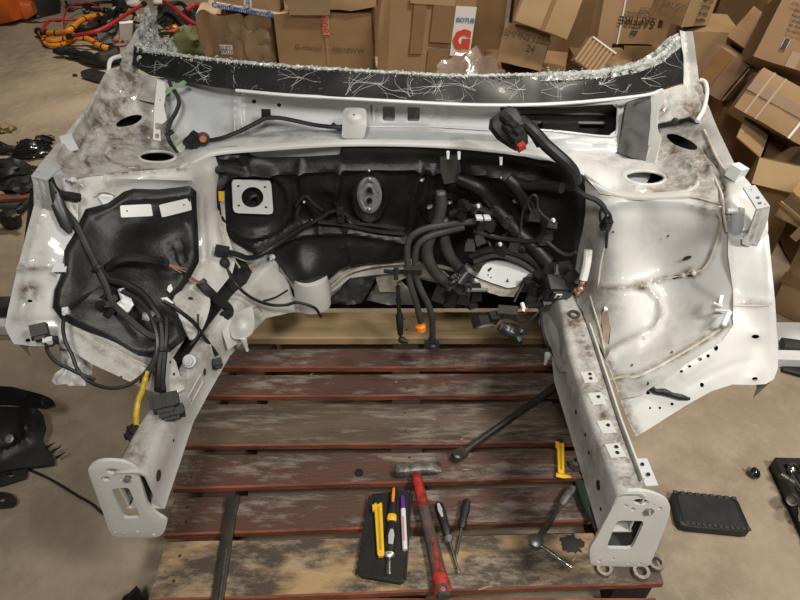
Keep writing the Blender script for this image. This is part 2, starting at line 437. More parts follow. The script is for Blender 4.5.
# ------------------------------------------------------------------ the cut-off front of a car body
car = thing('car_front_body', 'white cut-off front end of a car body resting on the wooden pallet', 'car body', (0, 1.2, PZ))
DIRT += [(128, 85, 16, 16, .95), (122, 60, 10, 22, .9), (105, 118, 30, 16, .8), (120, 140, 26, 16, .75), (150, 135, 20, 18, .6), (165, 150, 20, 8, .7), (100, 160, 22, 12, .45),
         (80, 180, 10, 12, .6), (30, 293, 11, 11, 1.0), (24, 268, 22, 4, .8), (40, 225, 12, 60, .18), (60, 145, 10, 20, .4), (110, 190, 20, 8, .35),
         (690, 110, 18, 18, .7), (672, 150, 22, 18, .7), (700, 165, 20, 16, .65), (690, 185, 18, 10, .6), (705, 200, 10, 24, .6), (665, 100, 12, 14, .3), (655, 190, 50, 6, .5),
         (640, 286, 9, 5, 1), (692, 273, 9, 5, 1), (660, 240, 40, 30, .14), (690, 315, 40, 30, .16), (610, 300, 18, 40, .3), (590, 280, 10, 70, .5), (640, 350, 40, 20, .12),
         (575, 320, 12, 10, 1.0), (580, 338, 9, 9, .85), (585, 385, 14, 20, .55), (600, 455, 20, 22, .5), (600, 400, 30, 30, .3), (620, 378, 14, 5, .8), (750, 302, 20, 5, .35), (755, 336, 9, 5, .4),
         (100, 345, 40, 10, .35), (65, 345, 14, 12, .35), (150, 375, 30, 20, .5), (190, 310, 14, 30, .4), (220, 230, 8, 60, .25), (130, 440, 22, 26, .55), (250, 290, 20, 20, .2), (185, 360, 20, 30, .35),
         (110, 365, 30, 20, .3), (200, 180, 30, 10, .12), (280, 136, 60, 6, .55), (180, 142, 20, 7, .6), (480, 140, 60, 5, .3), (620, 160, 40, 8, .4), (250, 130, 40, 10, .45)]
DIRT += [(124, 80, 9, 14, 1.3), (132, 60, 6, 14, 1.1), (118, 95, 16, 8, 1.0), (660, 112, 8, 12, .7), (697, 112, 7, 10, 1.1), (605, 400, 7, 60, .9), (578, 324, 9, 6, 1.2), (572, 314, 8, 5, 1.1), (590, 350, 8, 8, .9), (622, 440, 8, 40, .9), (640, 470, 10, 20, .9), (600, 390, 12, 40, .6), (612, 440, 14, 40, .75), (628, 470, 16, 30, .7), (588, 350, 12, 30, .6), (580, 320, 10, 12, .9), (655, 480, 10, 30, .6), (690, 140, 30, 22, .55), (705, 175, 18, 26, .7), (675, 180, 24, 14, .6),
         (690, 105, 14, 12, .75), (700, 95, 10, 30, .5), (115, 100, 26, 24, .75), (95, 130, 24, 24, .6), (145, 130, 20, 14, .7), (140, 155, 26, 14, .5), (70, 165, 20, 14, .5), (130, 90, 20, 20, .6), (135, 455, 16, 16, .6), (160, 410, 14, 30, .4), (185, 375, 14, 30, .4),
         (205, 345, 14, 24, .5), (585, 470, 12, 60, .4), (575, 400, 10, 60, .35), (565, 350, 8, 30, .5), (595, 320, 16, 24, .4), (640, 385, 30, 10, .4), (30, 240, 14, 50, .25), (25, 320, 14, 20, .3), (200, 250, 10, 60, .25)]
S_wall = Surf([(165, 78, 1.62), (290, 95, 1.58), (410, 102, 1.56), (520, 104, 1.56), (655, 92, 1.63), (168, 142, 1.52), (290, 130, 1.535), (400, 130, 1.535), (500, 134, 1.52), (655, 165, 1.46)])
S_tray = Surf([(168, 142, 1.52), (290, 130, 1.535), (400, 130, 1.535), (500, 134, 1.52), (655, 165, 1.46), (185, 166, 1.36), (215, 153, 1.42), (340, 144, 1.44), (420, 144, 1.44), (560, 163, 1.40), (600, 187, 1.33), (640, 195, 1.31)])
S_fire = Surf([(200, 175, 1.38), (213, 152, 1.42), (340, 143, 1.44), (420, 144, 1.44), (562, 163, 1.40), (586, 200, 1.37), (253, 200, 1.47), (370, 200, 1.50), (500, 210, 1.52), (300, 290, 1.48), (400, 264, 1.52), (555, 295, 1.44), (225, 250, 1.42)])
S_wr = Surf([(585, 175, 1.36), (600, 193, 1.30), (640, 199, 1.27), (690, 197, 1.22), (722, 205, 1.17), (586, 250, 1.32), (575, 290, 1.28), (600, 345, 1.07), (600, 250, 1.255), (660, 212, 1.225), (660, 265, 1.19), (604, 287, 1.19), (693, 273, 1.13),
             (727, 245, 1.12), (733, 290, 1.05), (733, 325, .99), (722, 342, .958), (700, 356, .93), (622, 398, .875), (660, 330, 1.055), (690, 315, 1.06), (640, 370, .945), (712, 300, 1.06)])
S_ar = Surf([(728, 232, 1.13), (768, 232, 1.105), (778, 345, .95), (733, 325, .99), (733, 290, 1.05), (770, 290, 1.02), (778, 368, .92), (755, 385, .895), (700, 356, .93), (700, 393, .88), (640, 396, .885), (636, 436, .825), (757, 345, .958), (622, 398, .875)])
S_tr = Surf([(562, 162, 'z', .915), (600, 193, 1.30), (640, 199, 1.27), (690, 197, 1.22), (655, 165, 'z', .87), (660, 100, 'z', .955), (690, 110, 'z', .955), (716, 125, 'z', .965), (735, 165, 'z', .935), (757, 196, 'z', .91),
             (728, 232, 1.13), (720, 205, 1.17), (640, 178, 'z', .875), (700, 85, 'z', 1.0), (768, 232, 1.105), (690, 160, 'z', .90), (710, 185, 'z', .895)])
S_tl = Surf([(108, 72, 'z', 1.03), (88, 104, 'z', 1.0), (50, 152, 'z', .975), (34, 174, 'z', .96), (75, 178, 1.23), (110, 174, 1.27), (185, 168, 1.33), (213, 153, 1.42), (168, 142, 1.52), (165, 80, 'z', 1.0), (125, 121, 'z', .93), (157, 157, 'z', .88), (85, 145, 'z', .935), (122, 72, 'z', 1.03)])
S_wl = Surf([(75, 178, 1.23), (110, 174, 1.27), (185, 168, 1.33), (215, 155, 1.41), (222, 220, 1.40), (238, 280, 1.30), (205, 325, 1.13), (165, 395, .90), (100, 355, .935), (60, 325, .985), (62, 260, 1.08), (130, 270, 1.18), (130, 210, 1.25), (150, 330, 1.07), (195, 230, 1.33), (190, 280, 1.22)])
S_al = Surf([(34, 174, 1.19), (48, 180, 1.18), (75, 190, 1.20), (20, 262, 1.06), (5, 330, .955), (62, 260, 1.08), (58, 322, .985), (42, 345, .93), (12, 343, .93), (100, 355, .935), (90, 364, .915), (150, 390, .885), (165, 395, .90)])

# wheelhouse, right: strut tower front wall and hollow down to the rail
bl_seam = [(604, 288), (625, 287), (639, 285), (664, 279), (693, 273), (706, 266), (716, 243), (721, 221), (715, 209)]
bl_curve = [(647, 287), (658, 299), (662, 312), (657, 326), (643, 337), (626, 344), (612, 353), (607, 366)]
bl_low = [(608, 380), (622, 377), (638, 376), (668, 361), (702, 341), (727, 324)]
SEAM_DIRT_CREASE += [([(130, 141), (114, 148), (107, 157), (109, 163), (122, 167), (138, 167)], 1.8, .9), ([(105, 173.5), (140, 171), (184, 169.5)], 1.3, .8), ([(92, 172), (86, 158), (92, 140)], 2.5, .8), ([(100, 118), (80, 145), (62, 168)], 3, .7), ([(672, 167), (688, 169), (694, 176), (694, 184), (684, 189)], 1.8, .9), ([(706, 140), (716, 165), (724, 190), (727, 225)], 2.5, .9), ([(76, 182), (72, 200), (78, 214)], 2, .6), (bl_seam, 3.5, .6), (bl_curve, 4, .3), (bl_low, 4, .75), ([(590, 300), (604, 345), (622, 400)], 5, .6), ([(616, 385), (640, 440), (668, 490)], 5, .7), ([(728, 235), (733, 290), (733, 325)], 3, .3),
              ([(110, 174), (185, 169)], 2.5, .5), ([(62, 322), (100, 350), (150, 380)], 4, .45), ([(700, 150), (720, 180), (726, 225)], 6, .7), ([(75, 180), (62, 200), (75, 150), (100, 110)], 7, .5), ([(590, 345), (600, 400), (612, 480)], 4, .35)]
wr = sheet('wheelhouse_panel', [(585, 176), (600, 193), (640, 200), (690, 198), (722, 205), (728, 240), (733, 290), (733, 326), (722, 342), (700, 356), (665, 378), (640, 395), (622, 399), (610, 372), (600, 345), (590, 322), (577, 303), (573, 285), (580, 250), (586, 210)],
           S_wr, [WHITE], car, step=3.2, dirt=True, holes=[[(601, 314), (605, 306), (609, 309), (611, 330), (609, 345), (605, 342), (601, 326)]],
           bumps=[('ridge', [(602, 207), (622, 201), (685, 203), (714, 210)], 5, .010), ('ridge', bl_curve, 4.5, .010), ('ridge', bl_seam[:5], 5, .005), ('dome', 628, 312, 0, 24, 20, .012), ('dome', 665, 240, 0, 38, 24, -.008),
                  ('dome', 669, 322, 0, 7, 5, .004), ('dome', 672, 341, 0, 6, 5, .004), ('noise', 14, .0008), ('plateau', [(655, 296), (690, 283), (718, 300), (700, 335), (660, 350), (640, 352)], 4, -.006)])
for nm, pl, r in (('seam_bead', bl_seam, .0035), ('seam_bead', bl_low, .0045), ('seam_bead', bl_curve, .003), ('seam_bead', [(590, 296), (600, 330), (607, 362), (618, 392)], .0035), ('seam_bead', [(600, 193), (640, 199), (690, 197), (720, 204)], .003),
                  ('seam_bead', [(608, 231), (601, 262), (598, 290)], .003)):
    bead(nm, S_wr, pl, r, SEAL, wr, .002)
m = MB()
for x, y, rx, ry in ((687, 258, 5, 2), (668, 236, 1.5, 1), (613, 232, 1.2, 1), (650, 283, 4, 2.2), (676, 277, 4, 2), (692, 274, 5, 2.4), (640, 287, 4, 3), (672, 352, 1.2, 1), (632, 365, 1.4, 1)):
    q = S_wr.P3(x, y, .004); m.add([S_wr.P3(px, py, .0042) for px, py in ell(x, y, rx, ry, -20, 10)], [tuple(range(10))])
m.build('dirt_blob', mat('dark_grime', (.035, .024, .016), .8), wr)
m = MB()
for x, y in ((647, 286), (683, 275.5), (694, 273.5), (643, 338)): m.lathe(S_wr.P3(x, y, .0), S_wr.P3(x, y, .1)-S_wr.P3(x, y, 0), [(0, .006), (.006, .006), (.009, .003)], 10)
m.build('weld_stud', SEAL, wr)
m = MB(); q = S_wr.P3(604, 309, .008); m.loft(q, q+np.array([.028, -.006, .004]), [(0, .012, .010), (.9, .012, .010), (1, .008, .006)]); m.build('plastic_clip', WHITEPL, wr)
sheet('backing_sheet', [(592, 300), (640, 292), (700, 290), (728, 300), (700, 352), (640, 390), (622, 396), (600, 350)], S_wr, [CAVITY], wr, lift=-.10, step=14, holes=[[(600, 316), (605, 306), (609, 309), (610, 330), (608, 345), (604, 340)]])  # added dark sheet so the hollow behind reads as shade
# small bracket clipped inside the right fender edge
m = MB()
for a, c, r in (((714, 303), (722, 306), .0035), ((716, 310), (730, 311), .0035), ((730, 311), (724, 325), .004), ((720, 304), (722, 295), .0035)):
    pa = S_wr.P3(*a, .03); pb = S_wr.P3(*c, .03); m.loft(pa, pb, [(0, r*2.2, r), (1, r*2.2, r)], n=8, sq=.9)
pa = S_wr.P3(724, 325, .03); m.loft(pa, S_wr.P3(723, 328, 0), [(0, .007, .004), (1, .007, .004)], n=8)
pa = S_wr.P3(716, 310, .03); m.loft(pa, S_wr.P3(722, 312, 0), [(0, .007, .004), (1, .007, .004)], n=8)
m.build('wire_bracket', WHITEPL, wr)

# fender apron, right
ar_out = [(728, 230), (768, 230), (771, 260), (775, 300), (778, 345), (778, 368), (774, 379), (766, 384), (752, 385), (733, 384.5), (712, 391), (690, 403), (660, 422), (636, 437), (628, 420), (620, 399), (640, 394), (665, 377), (700, 355), (722, 341), (733, 325), (733, 290), (728, 255)]
ar = sheet('fender_apron', ar_out, S_ar, [WHITE], car, step=3.4, dirt=True, lift=.001,
           holes=[ell(755, 336.5, 4, 2), ell(754, 379, 3, 2), ell(702, 385, 2, 2.4), ell(672, 404, 1.6, 1.6), ell(648, 393, 2, 1.6), ell(681, 371, 1.7, 1.4), ell(689, 366, 1.8, 1.4), ell(699, 359, 2, 1.7), ell(707, 356, 1.8, 1.7), ell(716, 348, 2.3, 2.8), ell(718, 256, 0.1, .1) if 0 else ell(650, 408, 1.2, 1.2), ell(660, 408, 1.3, 1.3)],
           bumps=[('plateau', [(676, 372), (712, 348), (714, 358), (684, 379)], 3, .004), ('ridge', [(690, 386), (712, 374), (735, 364), (748, 362)], 3, -.003), ('ridge', [(728, 233), (770, 233)], 2, -.003), ('ridge', [(766, 234), (770, 300), (771, 380)], 2, .0015),
                  ('dome', 755, 336, 0, 9, 6, .003), ('ridge', [(733, 302), (768, 301)], 4, .003), ('dome', 754, 377, 0, 8, 6, .004), ('noise', 30, .001)])
sheet('backing_sheet', [(730, 232), (765, 232), (773, 345), (772, 376), (752, 380), (700, 393), (640, 430), (626, 402), (700, 360), (730, 330)], S_ar, [CAVITY], ar, lift=-.03, step=14)  # dark layer added so the apron holes look shaded
bead('seam_bead', S_ar, [(734, 302), (748, 301), (760, 302), (769, 300), (771, 304), (762, 306), (745, 306), (734, 306)], .003, SEAL, ar)
m = MB(); m.tube([S_ar.P3(x, y, .006) for x, y in catmull([(646, 384), (655, 391), (664, 392), (672, 395), (681, 397), (690, 399)], 4)], [.007, .006, .008, .006, .007, .003], 8); m.build('tape_strip', RUBBER, ar)
# outer skirt folding down behind the apron's outer edge (so the side is closed)
m = MB(); E = [(768, 230), (771, 260), (775, 300), (778, 345), (778, 368), (774, 379)]
P = [S_ar.P3(*e) for e in E]; P2 = [p+np.array([.004, .03, -.10]) for p in P]
m.add(P+P2, [(i, i+1, i+7, i+6) for i in range(5)]); m.build('outer_flange', WHITE, ar)
# fender bracket, right: a bent box standing on the apron
br = sheet('fender_bracket', [(743, 187), (755, 185), (770, 206), (757, 209)], Surf([(743, 187, 'z', .962), (755, 185, 'z', .962), (770, 206, 'z', .955), (757, 209, 'z', .955)]), [GREYP], car, thick=.003, step=3,
           holes=[ell(751, 190, 1.2, .9), ell(757.5, 197.5, 2.2, 1.6), ell(759.5, 203, 2.2, 1.5), ell(765, 204, 1.2, .8)])
sheet('bracket_face', [(757, 209), (770, 206), (768, 220), (757, 247), (752, 244), (749, 247), (742, 244), (743, 238), (748, 234)], Surf([(757, 209, 'z', .955), (770, 206, 'z', .955), (757, 247, 1.092), (742, 244, 1.095), (750, 240, 1.09)]), [WHITE], br, thick=.003, step=2.4,
      bumps=[('ridge', [(760, 210), (749, 242)], 1.2, -.004), ('ridge', [(766, 208), (754, 244)], 1.2, -.003)])
m = MB(); P = [U(743, 187, 1.17)]
c, a = G(770, 206, .955), G(755, 185, .962); m.add([a, c, S_ar.P3(757, 247), S_ar.P3(768, 236)], [(0, 1, 2, 3)]); m.build('bracket_side', WHITE, br, smooth=False)
# strut tower top, right
sheet_tr = sheet('strut_tower', [(560, 160), (575, 150), (600, 156), (655, 163), (658, 95), (690, 96), (699, 82), (716, 125), (735, 165), (757, 194), (768, 208), (768, 231), (728, 232), (721, 205), (690, 197), (640, 199), (600, 193), (585, 176)], S_tr, [WHITE], car, step=3.2, dirt=True,
      holes=[ell(645, 178, 19, 6.0, 3), ell(682, 142, 17, 5.5, 24)],
      bumps=[('ridge', ell(645, 178, 22, 8, 3)+[(667, 178)], 3, .006), ('ridge', [(668, 165), (686, 165), (696, 172), (698, 182), (688, 190), (660, 194)], 2.5, .008), ('noise', 20, .006), ('ridge', [(703, 150), (715, 165), (722, 185), (726, 215)], 3, -.01), ('dome', 690, 162, 0, 10, 6, .012), ('dome', 712, 172, 0, 6, 10, .012)])
ring = MB(); ring.tube([S_tr.P3(x, y, .004) for x, y in ell(645, 178, 20.5, 7, 3, 28)+[(665.5, 178)]], .004, 8); ring.build('hole_rim', WHITE, sheet_tr)
bead('seam_bead', S_tr, [(676, 164), (690, 166), (697, 174), (698, 183), (690, 190), (672, 195), (640, 196), (610, 190), (585, 174)], .005, WHITE, sheet_tr, .004)
bead('seam_bead', S_tr, [(710, 170), (716, 182), (722, 196), (724, 215), (727, 232)], .004, SEAL, sheet_tr, .003)
bead('seam_bead', S_tr, [(704, 130), (712, 148), (718, 160), (730, 178)], .004, SEAL, sheet_tr, .003)
sheet('tower_cup', ell(645, 184, 30, 20, 3), S_tr, [CAVITY], sheet_tr, lift=-.10, step=8)  # dark sheets paint the shade in the tower openings
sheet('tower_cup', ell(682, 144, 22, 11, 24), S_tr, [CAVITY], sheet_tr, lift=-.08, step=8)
m = MB(); m.box(S_tr.P3(737, 172, .012), (.03, .03, .03), Euler((.1, .1, .5)).to_matrix()); o = m.build('edge_block', WHITEPL, sheet_tr)
m = MB(); q = S_tr.P3(738, 212, .012); m.lathe(q, (.1, -.3, -1), [(0, .012), (.015, .015), (.045, .014), (.055, .009)], 14); m.build('bump_stop', GREYP, sheet_tr)
m = MB(); q = S_tr.P3(727, 211, .012); m.lathe(q, (1, -.2, .1), [(0, .006), (.022, .006), (.024, .010), (.034, .008)], 10); m.build('peg', WHITEPL, sheet_tr)
# A-pillar stump, right
S_pr = Surf([(680, 30, 1.74), (700, 40, 1.72), (697, 75, 1.68), (700, 120, 1.5), (716, 126, 1.46), (660, 95, 1.60), (684, 90, 1.63), (655, 120, 1.53), (690, 115, 1.5)])
pr = sheet('pillar_stump', [(680, 30), (693, 31), (695, 50), (699, 78), (707, 102), (716, 127), (702, 124), (690, 116), (656, 124), (657, 92), (684, 84), (684, 60)], S_pr, [WHITE], car, step=3, dirt=True, lift=.004, thick=.004, bumps=[('noise', 25, .006), ('ridge', [(686, 30), (690, 90), (694, 110)], 4, -.01), ('ridge', [(668, 92), (667, 106), (664, 114)], 1.2, -.005)])
m = MB(); wire(m, S_pr, [(700, 80, .012), (705, 82, .012), (707, 92, .012), (704, 108, .012), (697, 121, .008)], .0055, 8); m.build('gutter_rail', WHITEPL, pr)
m = MB(); m.box(S_pr.P3(675, 121, .006), (.014, .012, .012), Euler((.3, .2, .6)).to_matrix()); m.build('rubber_grommet', DUSTY, pr)

# strut tower top, left
tl = sheet('strut_tower', [(108, 70), (88, 104), (70, 128), (50, 152), (33, 174), (48, 181), (75, 179), (110, 174), (150, 171), (185, 168), (213, 153), (190, 147), (168, 143), (165, 78), (145, 76), (122, 70)], S_tl, [WHITE], car, step=3.2, dirt=True,
      holes=[ell(157, 157, 17, 4.6, 0), ell(129, 121, 14, 4.6, -20)],
      bumps=[('noise', 20, .006), ('ridge', [(126, 140), (110, 147), (103, 157), (107, 165), (120, 169), (140, 169)], 2.5, .007), ('ridge', [(85, 170), (80, 150), (95, 130)], 4, -.008), ('dome', 130, 152, 0, 12, 8, .012), ('ridge', [(105, 80), (70, 135), (42, 172)], 4, .008)])
bead('seam_bead', S_tl, [(128, 139), (112, 146), (104, 156), (107, 164), (122, 168), (138, 168)], .0035, WHITE, tl, .003)
ring = MB(); ring.tube([S_tl.P3(x, y, .003) for x, y in ell(157, 157, 18.5, 5.6, 0, 28)+[(175.5, 157)]], .0038, 8); ring.build('hole_rim', WHITE, tl)
sheet('tower_cup', ell(157, 159, 22, 9, 0), S_tl, [CAVITY], tl, lift=-.10, step=8)  # shade inside the left tower openings painted on dark sheets
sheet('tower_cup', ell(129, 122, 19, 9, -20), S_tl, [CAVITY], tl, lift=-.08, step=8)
m = MB(); m.box(S_tl.P3(69, 143, .012), (.028, .028, .03), Euler((.1, -.1, .5)).to_matrix()); m.build('edge_block', WHITEPL, tl)
m = MB(); q = S_tl.P3(63, 178, .012); m.lathe(q, (.15, -.4, -1), [(0, .009), (.012, .012), (.034, .012), (.042, .007)], 14); m.build('bump_stop', WHITEPL, tl)
m = MB(); q = S_tl.P3(67, 180, .02); m.lathe(q, (1, -.2, .1), [(0, .004), (.014, .004), (.015, .007), (.022, .005)], 10); m.build('peg', WHITEPL, tl)
# A-pillar stump, left
S_pl = Surf([(150, 0, 1.82), (140, 30, 1.76), (126, 48, 1.72), (120, 80, 1.66), (108, 64, 1.69), (165, 80, 1.62), (165, 105, 1.6), (130, 98, 1.61), (108, 98, 1.62)])
pl = sheet('pillar_stump', [(127, 45), (138, 26), (146, 24), (150, 40), (146, 54), (138, 60), (136, 72), (160, 79), (168, 82), (167, 104), (155, 103), (140, 100), (128, 96), (118, 88), (116, 74)], S_pl, [WHITE], car, step=3, dirt=True, lift=.004, thick=.004, bumps=[('noise', 25, .010), ('ridge', [(135, 50), (125, 80)], 4, -.012)])
m = MB(); wire(m, S_pl, [(121, 56, .012), (112, 59, .012), (109, 66, .014), (110, 82, .014), (117, 99, .010)], .0055, 8); m.build('gutter_rail', WHITEPL, pl)

# wheelhouse, left, and its moulded black mat
wl = sheet('wheelhouse_panel', [(60, 190), (75, 178), (110, 173), (150, 170), (185, 167), (215, 154), (224, 185), (226, 230), (236, 260), (232, 274), (212, 299), (193, 327), (170, 362), (150, 386), (148, 381), (100, 352), (60, 322), (57, 300), (62, 262), (66, 235)],
           S_wl, [WHITE], car, step=3.4, dirt=True, bumps=[('ridge', [(108, 180), (150, 177), (190, 178), (200, 200), (204, 260)], 4, .010), ('noise', 22, .002), ('plateau', [(97, 196), (112, 194), (116, 202), (104, 205)], 3, -.006), ('ridge', [(210, 170), (216, 230), (222, 270)], 4, .008), ('ridge', [(66, 325), (100, 346), (150, 372)], 4, .008)])
bead('seam_bead', S_wl, [(216, 185), (219, 215), (226, 245), (240, 268)], .003, SEAL, wl, .003)
bead('seam_bead', S_wl, [(64, 322), (95, 339), (130, 358), (158, 372)], .004, SEAL, wl, .009)
matl = [(86, 208), (108, 202), (117, 196), (124, 191), (134, 188), (160, 189.5), (191, 187), (197, 192), (199, 228), (200, 260), (190, 278), (175, 298), (180, 318), (184, 336), (168, 350), (150, 356), (138, 354.5), (131, 352), (96, 335), (62, 319), (54, 308), (56, 290), (65, 270), (66, 248), (77, 230), (82, 217)]
S_ml = Surf([(x, y, 1) for x, y in ()] or [(86, 208, 1.195), (134, 190, 1.27), (195, 192, 1.325), (199, 230, 1.31), (198, 260, 1.25), (172, 300, 1.13), (183, 336, 1.04), (140, 354, .985), (60, 318, .985), (56, 290, 1.02), (66, 255, 1.085), (130, 265, 1.15), (125, 310, 1.06), (130, 225, 1.21)])
ml = sheet('sound_mat', matl, S_ml, [FELT], car, step=2.6, thick=.012, roll=.8, lift=.012, bumps=[('ridge', [(95, 216), (126, 200), (188, 196), (192, 225), (194, 256)], 3, .004), ('dome', 105, 300, 0, 14, 10, .012), ('dome', 150, 240, 0, 25, 14, -.010), ('noise', 18, .006),
      ('dome', 183, 245, 0, 12, 9, .008), ('dome', 185, 222, 0, 4, 4, -.006), ('ridge', [(170, 245), (176, 262), (182, 275)], 2, .005), ('ridge', [(178, 240), (184, 260)], 2, .005)])
sheet('label_plate', rrect([(120, 205.5), (151, 204), (153, 216), (121, 217.5)], .08), S_ml, [WHITEPL], ml, lift=.0155, step=5, holes=[ell(127, 211, 1, .9, 0, 8)])
sheet('label_plate', rrect([(159, 205), (190, 198), (192, 210), (162, 217.5)], .08), S_ml, [WHITEPL], ml, lift=.0165, step=5, holes=[ell(184, 205, 1, .9, 0, 8)])
o = ml.children[0]
ap = sheet('access_plate', rrect([(98, 197), (102, 194), (113, 195.5), (114, 203), (104, 206)], .15), S_wl, [WHITEPL], wl, lift=.006, step=2.6, thick=.003, bumps=[('ridge', [(100, 196), (112, 197)], 1.5, .003)])
bead('plate_rim', S_wl, [(94, 197), (99, 192.5), (108, 192), (115, 195)], .003, SEAL, wl, .003)
# left engine-mount pieces between mat and rail
S_bl = Surf([(172, 300, 1.14), (200, 292, 1.22), (210, 310, 1.17), (195, 338, 1.08), (165, 395, .90), (155, 376, .94), (182, 385, .93), (225, 300, 1.2)])
o = sheet('mount_bracket', catmull([(173, 300), (184, 290), (198, 292), (210, 299), (207, 318), (199, 334), (190, 339), (184, 322)], 3, True), S_bl, [WHITE], car, lift=.035, step=2.6, dirt=True, thick=.004, holes=[ell(189, 300, 3.4, 1.8)], bumps=[('dome', 188, 302, 0, 12, 8, .010), ('ridge', [(178, 312), (190, 330)], 3, -.008)])
o = sheet('mount_plate', [(153, 378), (160, 362), (168, 351), (176, 362), (180, 376), (186, 378), (184, 390), (170, 397), (158, 393)], S_bl, [WHITE], car, lift=.018, step=2.6, dirt=True, thick=.003, holes=[ell(170, 362, 1.3, 1.6), ell(174, 374, 1.3, 1.6)], bumps=[('dome', 178, 386, 0, 8, 5, .008)])
m = MB(); q = S_bl.P3(191, 361, .02); m.lathe(q, (0, -.7, .7), [(0, .016), (.012, .016), (.013, .011), (.02, .010)], 14); m.lathe(q+np.array([0, -.014, .014]), (0, -.7, .7), [(0, .006), (.004, .005)], 8); m.build('mount_bush', GREYP, car)
sheet('backing_sheet', [(60, 330), (100, 345), (150, 388), (166, 392), (212, 338), (238, 300), (252, 272), (246, 262), (236, 258), (200, 262), (100, 300)], S_wl, [CAVITY], car, lift=-.05, step=10)  # dark fill added for the shade in the gap beside the rail

# fender apron, left
al_out = [(33, 174), (48, 180), (76, 179), (78, 196), (78, 228), (66, 246), (64, 265), (56, 288), (55, 306), (62, 320), (95, 340), (130, 360), (168, 380), (165, 396), (150, 391), (120, 377), (92, 364), (70, 350), (52, 346), (30, 346), (14, 344), (8, 334), (5, 327), (8, 310), (16, 275), (26, 235), (34, 205)]
al = sheet('fender_apron', al_out, S_al, [WHITE], car, step=3.4, dirt=True, holes=[ell(30, 301, 2.6, 1.4), ell(29, 341, 2.4, 1.8), ell(121, 377, 1.6, 1.4)],
           bumps=[('ridge', [(16, 318), (40, 322), (58, 322)], 3, .006), ('ridge', [(40, 220), (30, 255), (20, 310)], 2.4, .003), ('dome', 29, 340, 0, 8, 5, .005), ('noise', 28, .0015), ('ridge', [(18, 268), (50, 266)], 3.5, .005)])
bead('seam_bead', S_al, [(18, 266), (28, 268), (38, 266), (50, 268), (58, 266)], .0035, SEAL, al)
sheet('backing_sheet', [(30, 190), (70, 200), (60, 300), (62, 322), (92, 360), (60, 345), (20, 340), (10, 325), (20, 275)], S_al, [CAVITY], al, lift=-.03, step=14)  # added dark layer shading the left apron holes
m = MB(); E = [(33, 174), (34, 205), (26, 235), (16, 275), (8, 310), (5, 327), (8, 334)]
P = [S_al.P3(*e) for e in E]; P2 = [p+np.array([-.004, .03, -.10]) for p in P]; m.add(P+P2, [(i, i+1, i+8, i+7) for i in range(6)]); m.build('outer_flange', WHITE, al)
m = MB(); q = S_al.P3(60, 268, .012)
m.box(q, (.03, .02, .003), Euler((.5, 0, 0)).to_matrix()); m.box(q+np.array([-.014, 0, -.012]), (.003, .018, .026), Euler((.3, 0, 0)).to_matrix()); m.build('clip_tab', WHITEPL, al)
br = sheet('fender_bracket', [(31, 176), (41, 163), (60, 168), (47, 180)], Surf([(31, 176, 'z', 1.0), (41, 163, 'z', 1.0), (60, 168, 'z', .995), (47, 180, 'z', .995)]), [GREYP], car, thick=.003, step=3, holes=[ell(38, 171.5, 2, 1), ell(44, 167, 1.5, .8)])
sheet('bracket_face', [(31, 176), (47, 180), (50, 196), (54, 210), (52, 214), (40, 214), (41, 205), (35, 190)], Surf([(31, 176, 'z', 1.0), (47, 180, 'z', .995), (40, 214, 1.15), (54, 212, 1.145), (41, 200, 1.12)]), [WHITE], br, thick=.003, step=2.4, bumps=[('ridge', [(36, 178), (44, 208)], 1.2, -.004), ('ridge', [(42, 179), (49, 208)], 1.2, -.004)])
m = MB(); a, c = G(31, 176, 1.0), G(41, 163, 1.0); m.add([a, c, S_tl.P3(42, 168), S_al.P3(38, 200)], [(0, 1, 2, 3)]); m.build('bracket_side', WHITE, br, smooth=False)
# crumpled bracket hanging under the left apron
S_cb = Surf([(60, 335, .95), (90, 345, .955), (95, 370, .92), (55, 383, .88), (80, 387, .88), (70, 360, .92)])
o = sheet('hanging_bracket', [(60, 338), (66, 336), (78, 341), (88, 350), (93, 362), (92, 374), (84, 378), (86, 385), (70, 386), (66, 384), (57, 385), (51, 381), (55, 374), (62, 368), (60, 355)], S_cb, [WHITE], car, step=2.6, dirt=True, thick=.004, lift=-.02, bumps=[('noise', 45, .014), ('ridge', [(62, 338), (70, 355), (66, 372), (60, 380)], 3, .012), ('ridge', [(76, 345), (84, 360), (80, 376)], 3, .010)])

# firewall and its mat
fw = sheet('firewall', [(200, 174), (214, 154), (270, 149), (340, 144.5), (420, 145), (480, 149), (540, 157), (562, 164), (586, 177), (588, 210), (581, 250), (576, 285), (560, 305), (540, 306), (530, 292), (470, 292), (455, 285), (400, 272), (350, 278), (325, 298), (300, 300), (287, 280), (268, 264), (250, 264), (238, 278), (226, 250), (220, 215)], S_fire, [WHITE], car, step=6, dirt=True, lift=-.006)
matf = [(212, 186), (214, 172), (217, 156), (224, 150.5), (240, 149), (247, 152), (252, 159), (258, 161), (300, 160), (339, 158), (341, 148), (346, 146.5), (420, 147), (480, 151), (530, 157), (556, 163), (566, 167), (580, 180), (584, 196), (583, 225), (577, 250), (573, 278), (562, 292), (545, 298), (532, 268), (490, 262), (470, 268), (452, 280), (440, 268), (405, 259), (370, 261), (348, 266), (330, 278), (318, 284), (302, 284), (290, 278), (280, 266), (272, 257), (262, 252), (248, 252), (234, 243), (222, 226), (214, 208)]
S_mf = S_fire
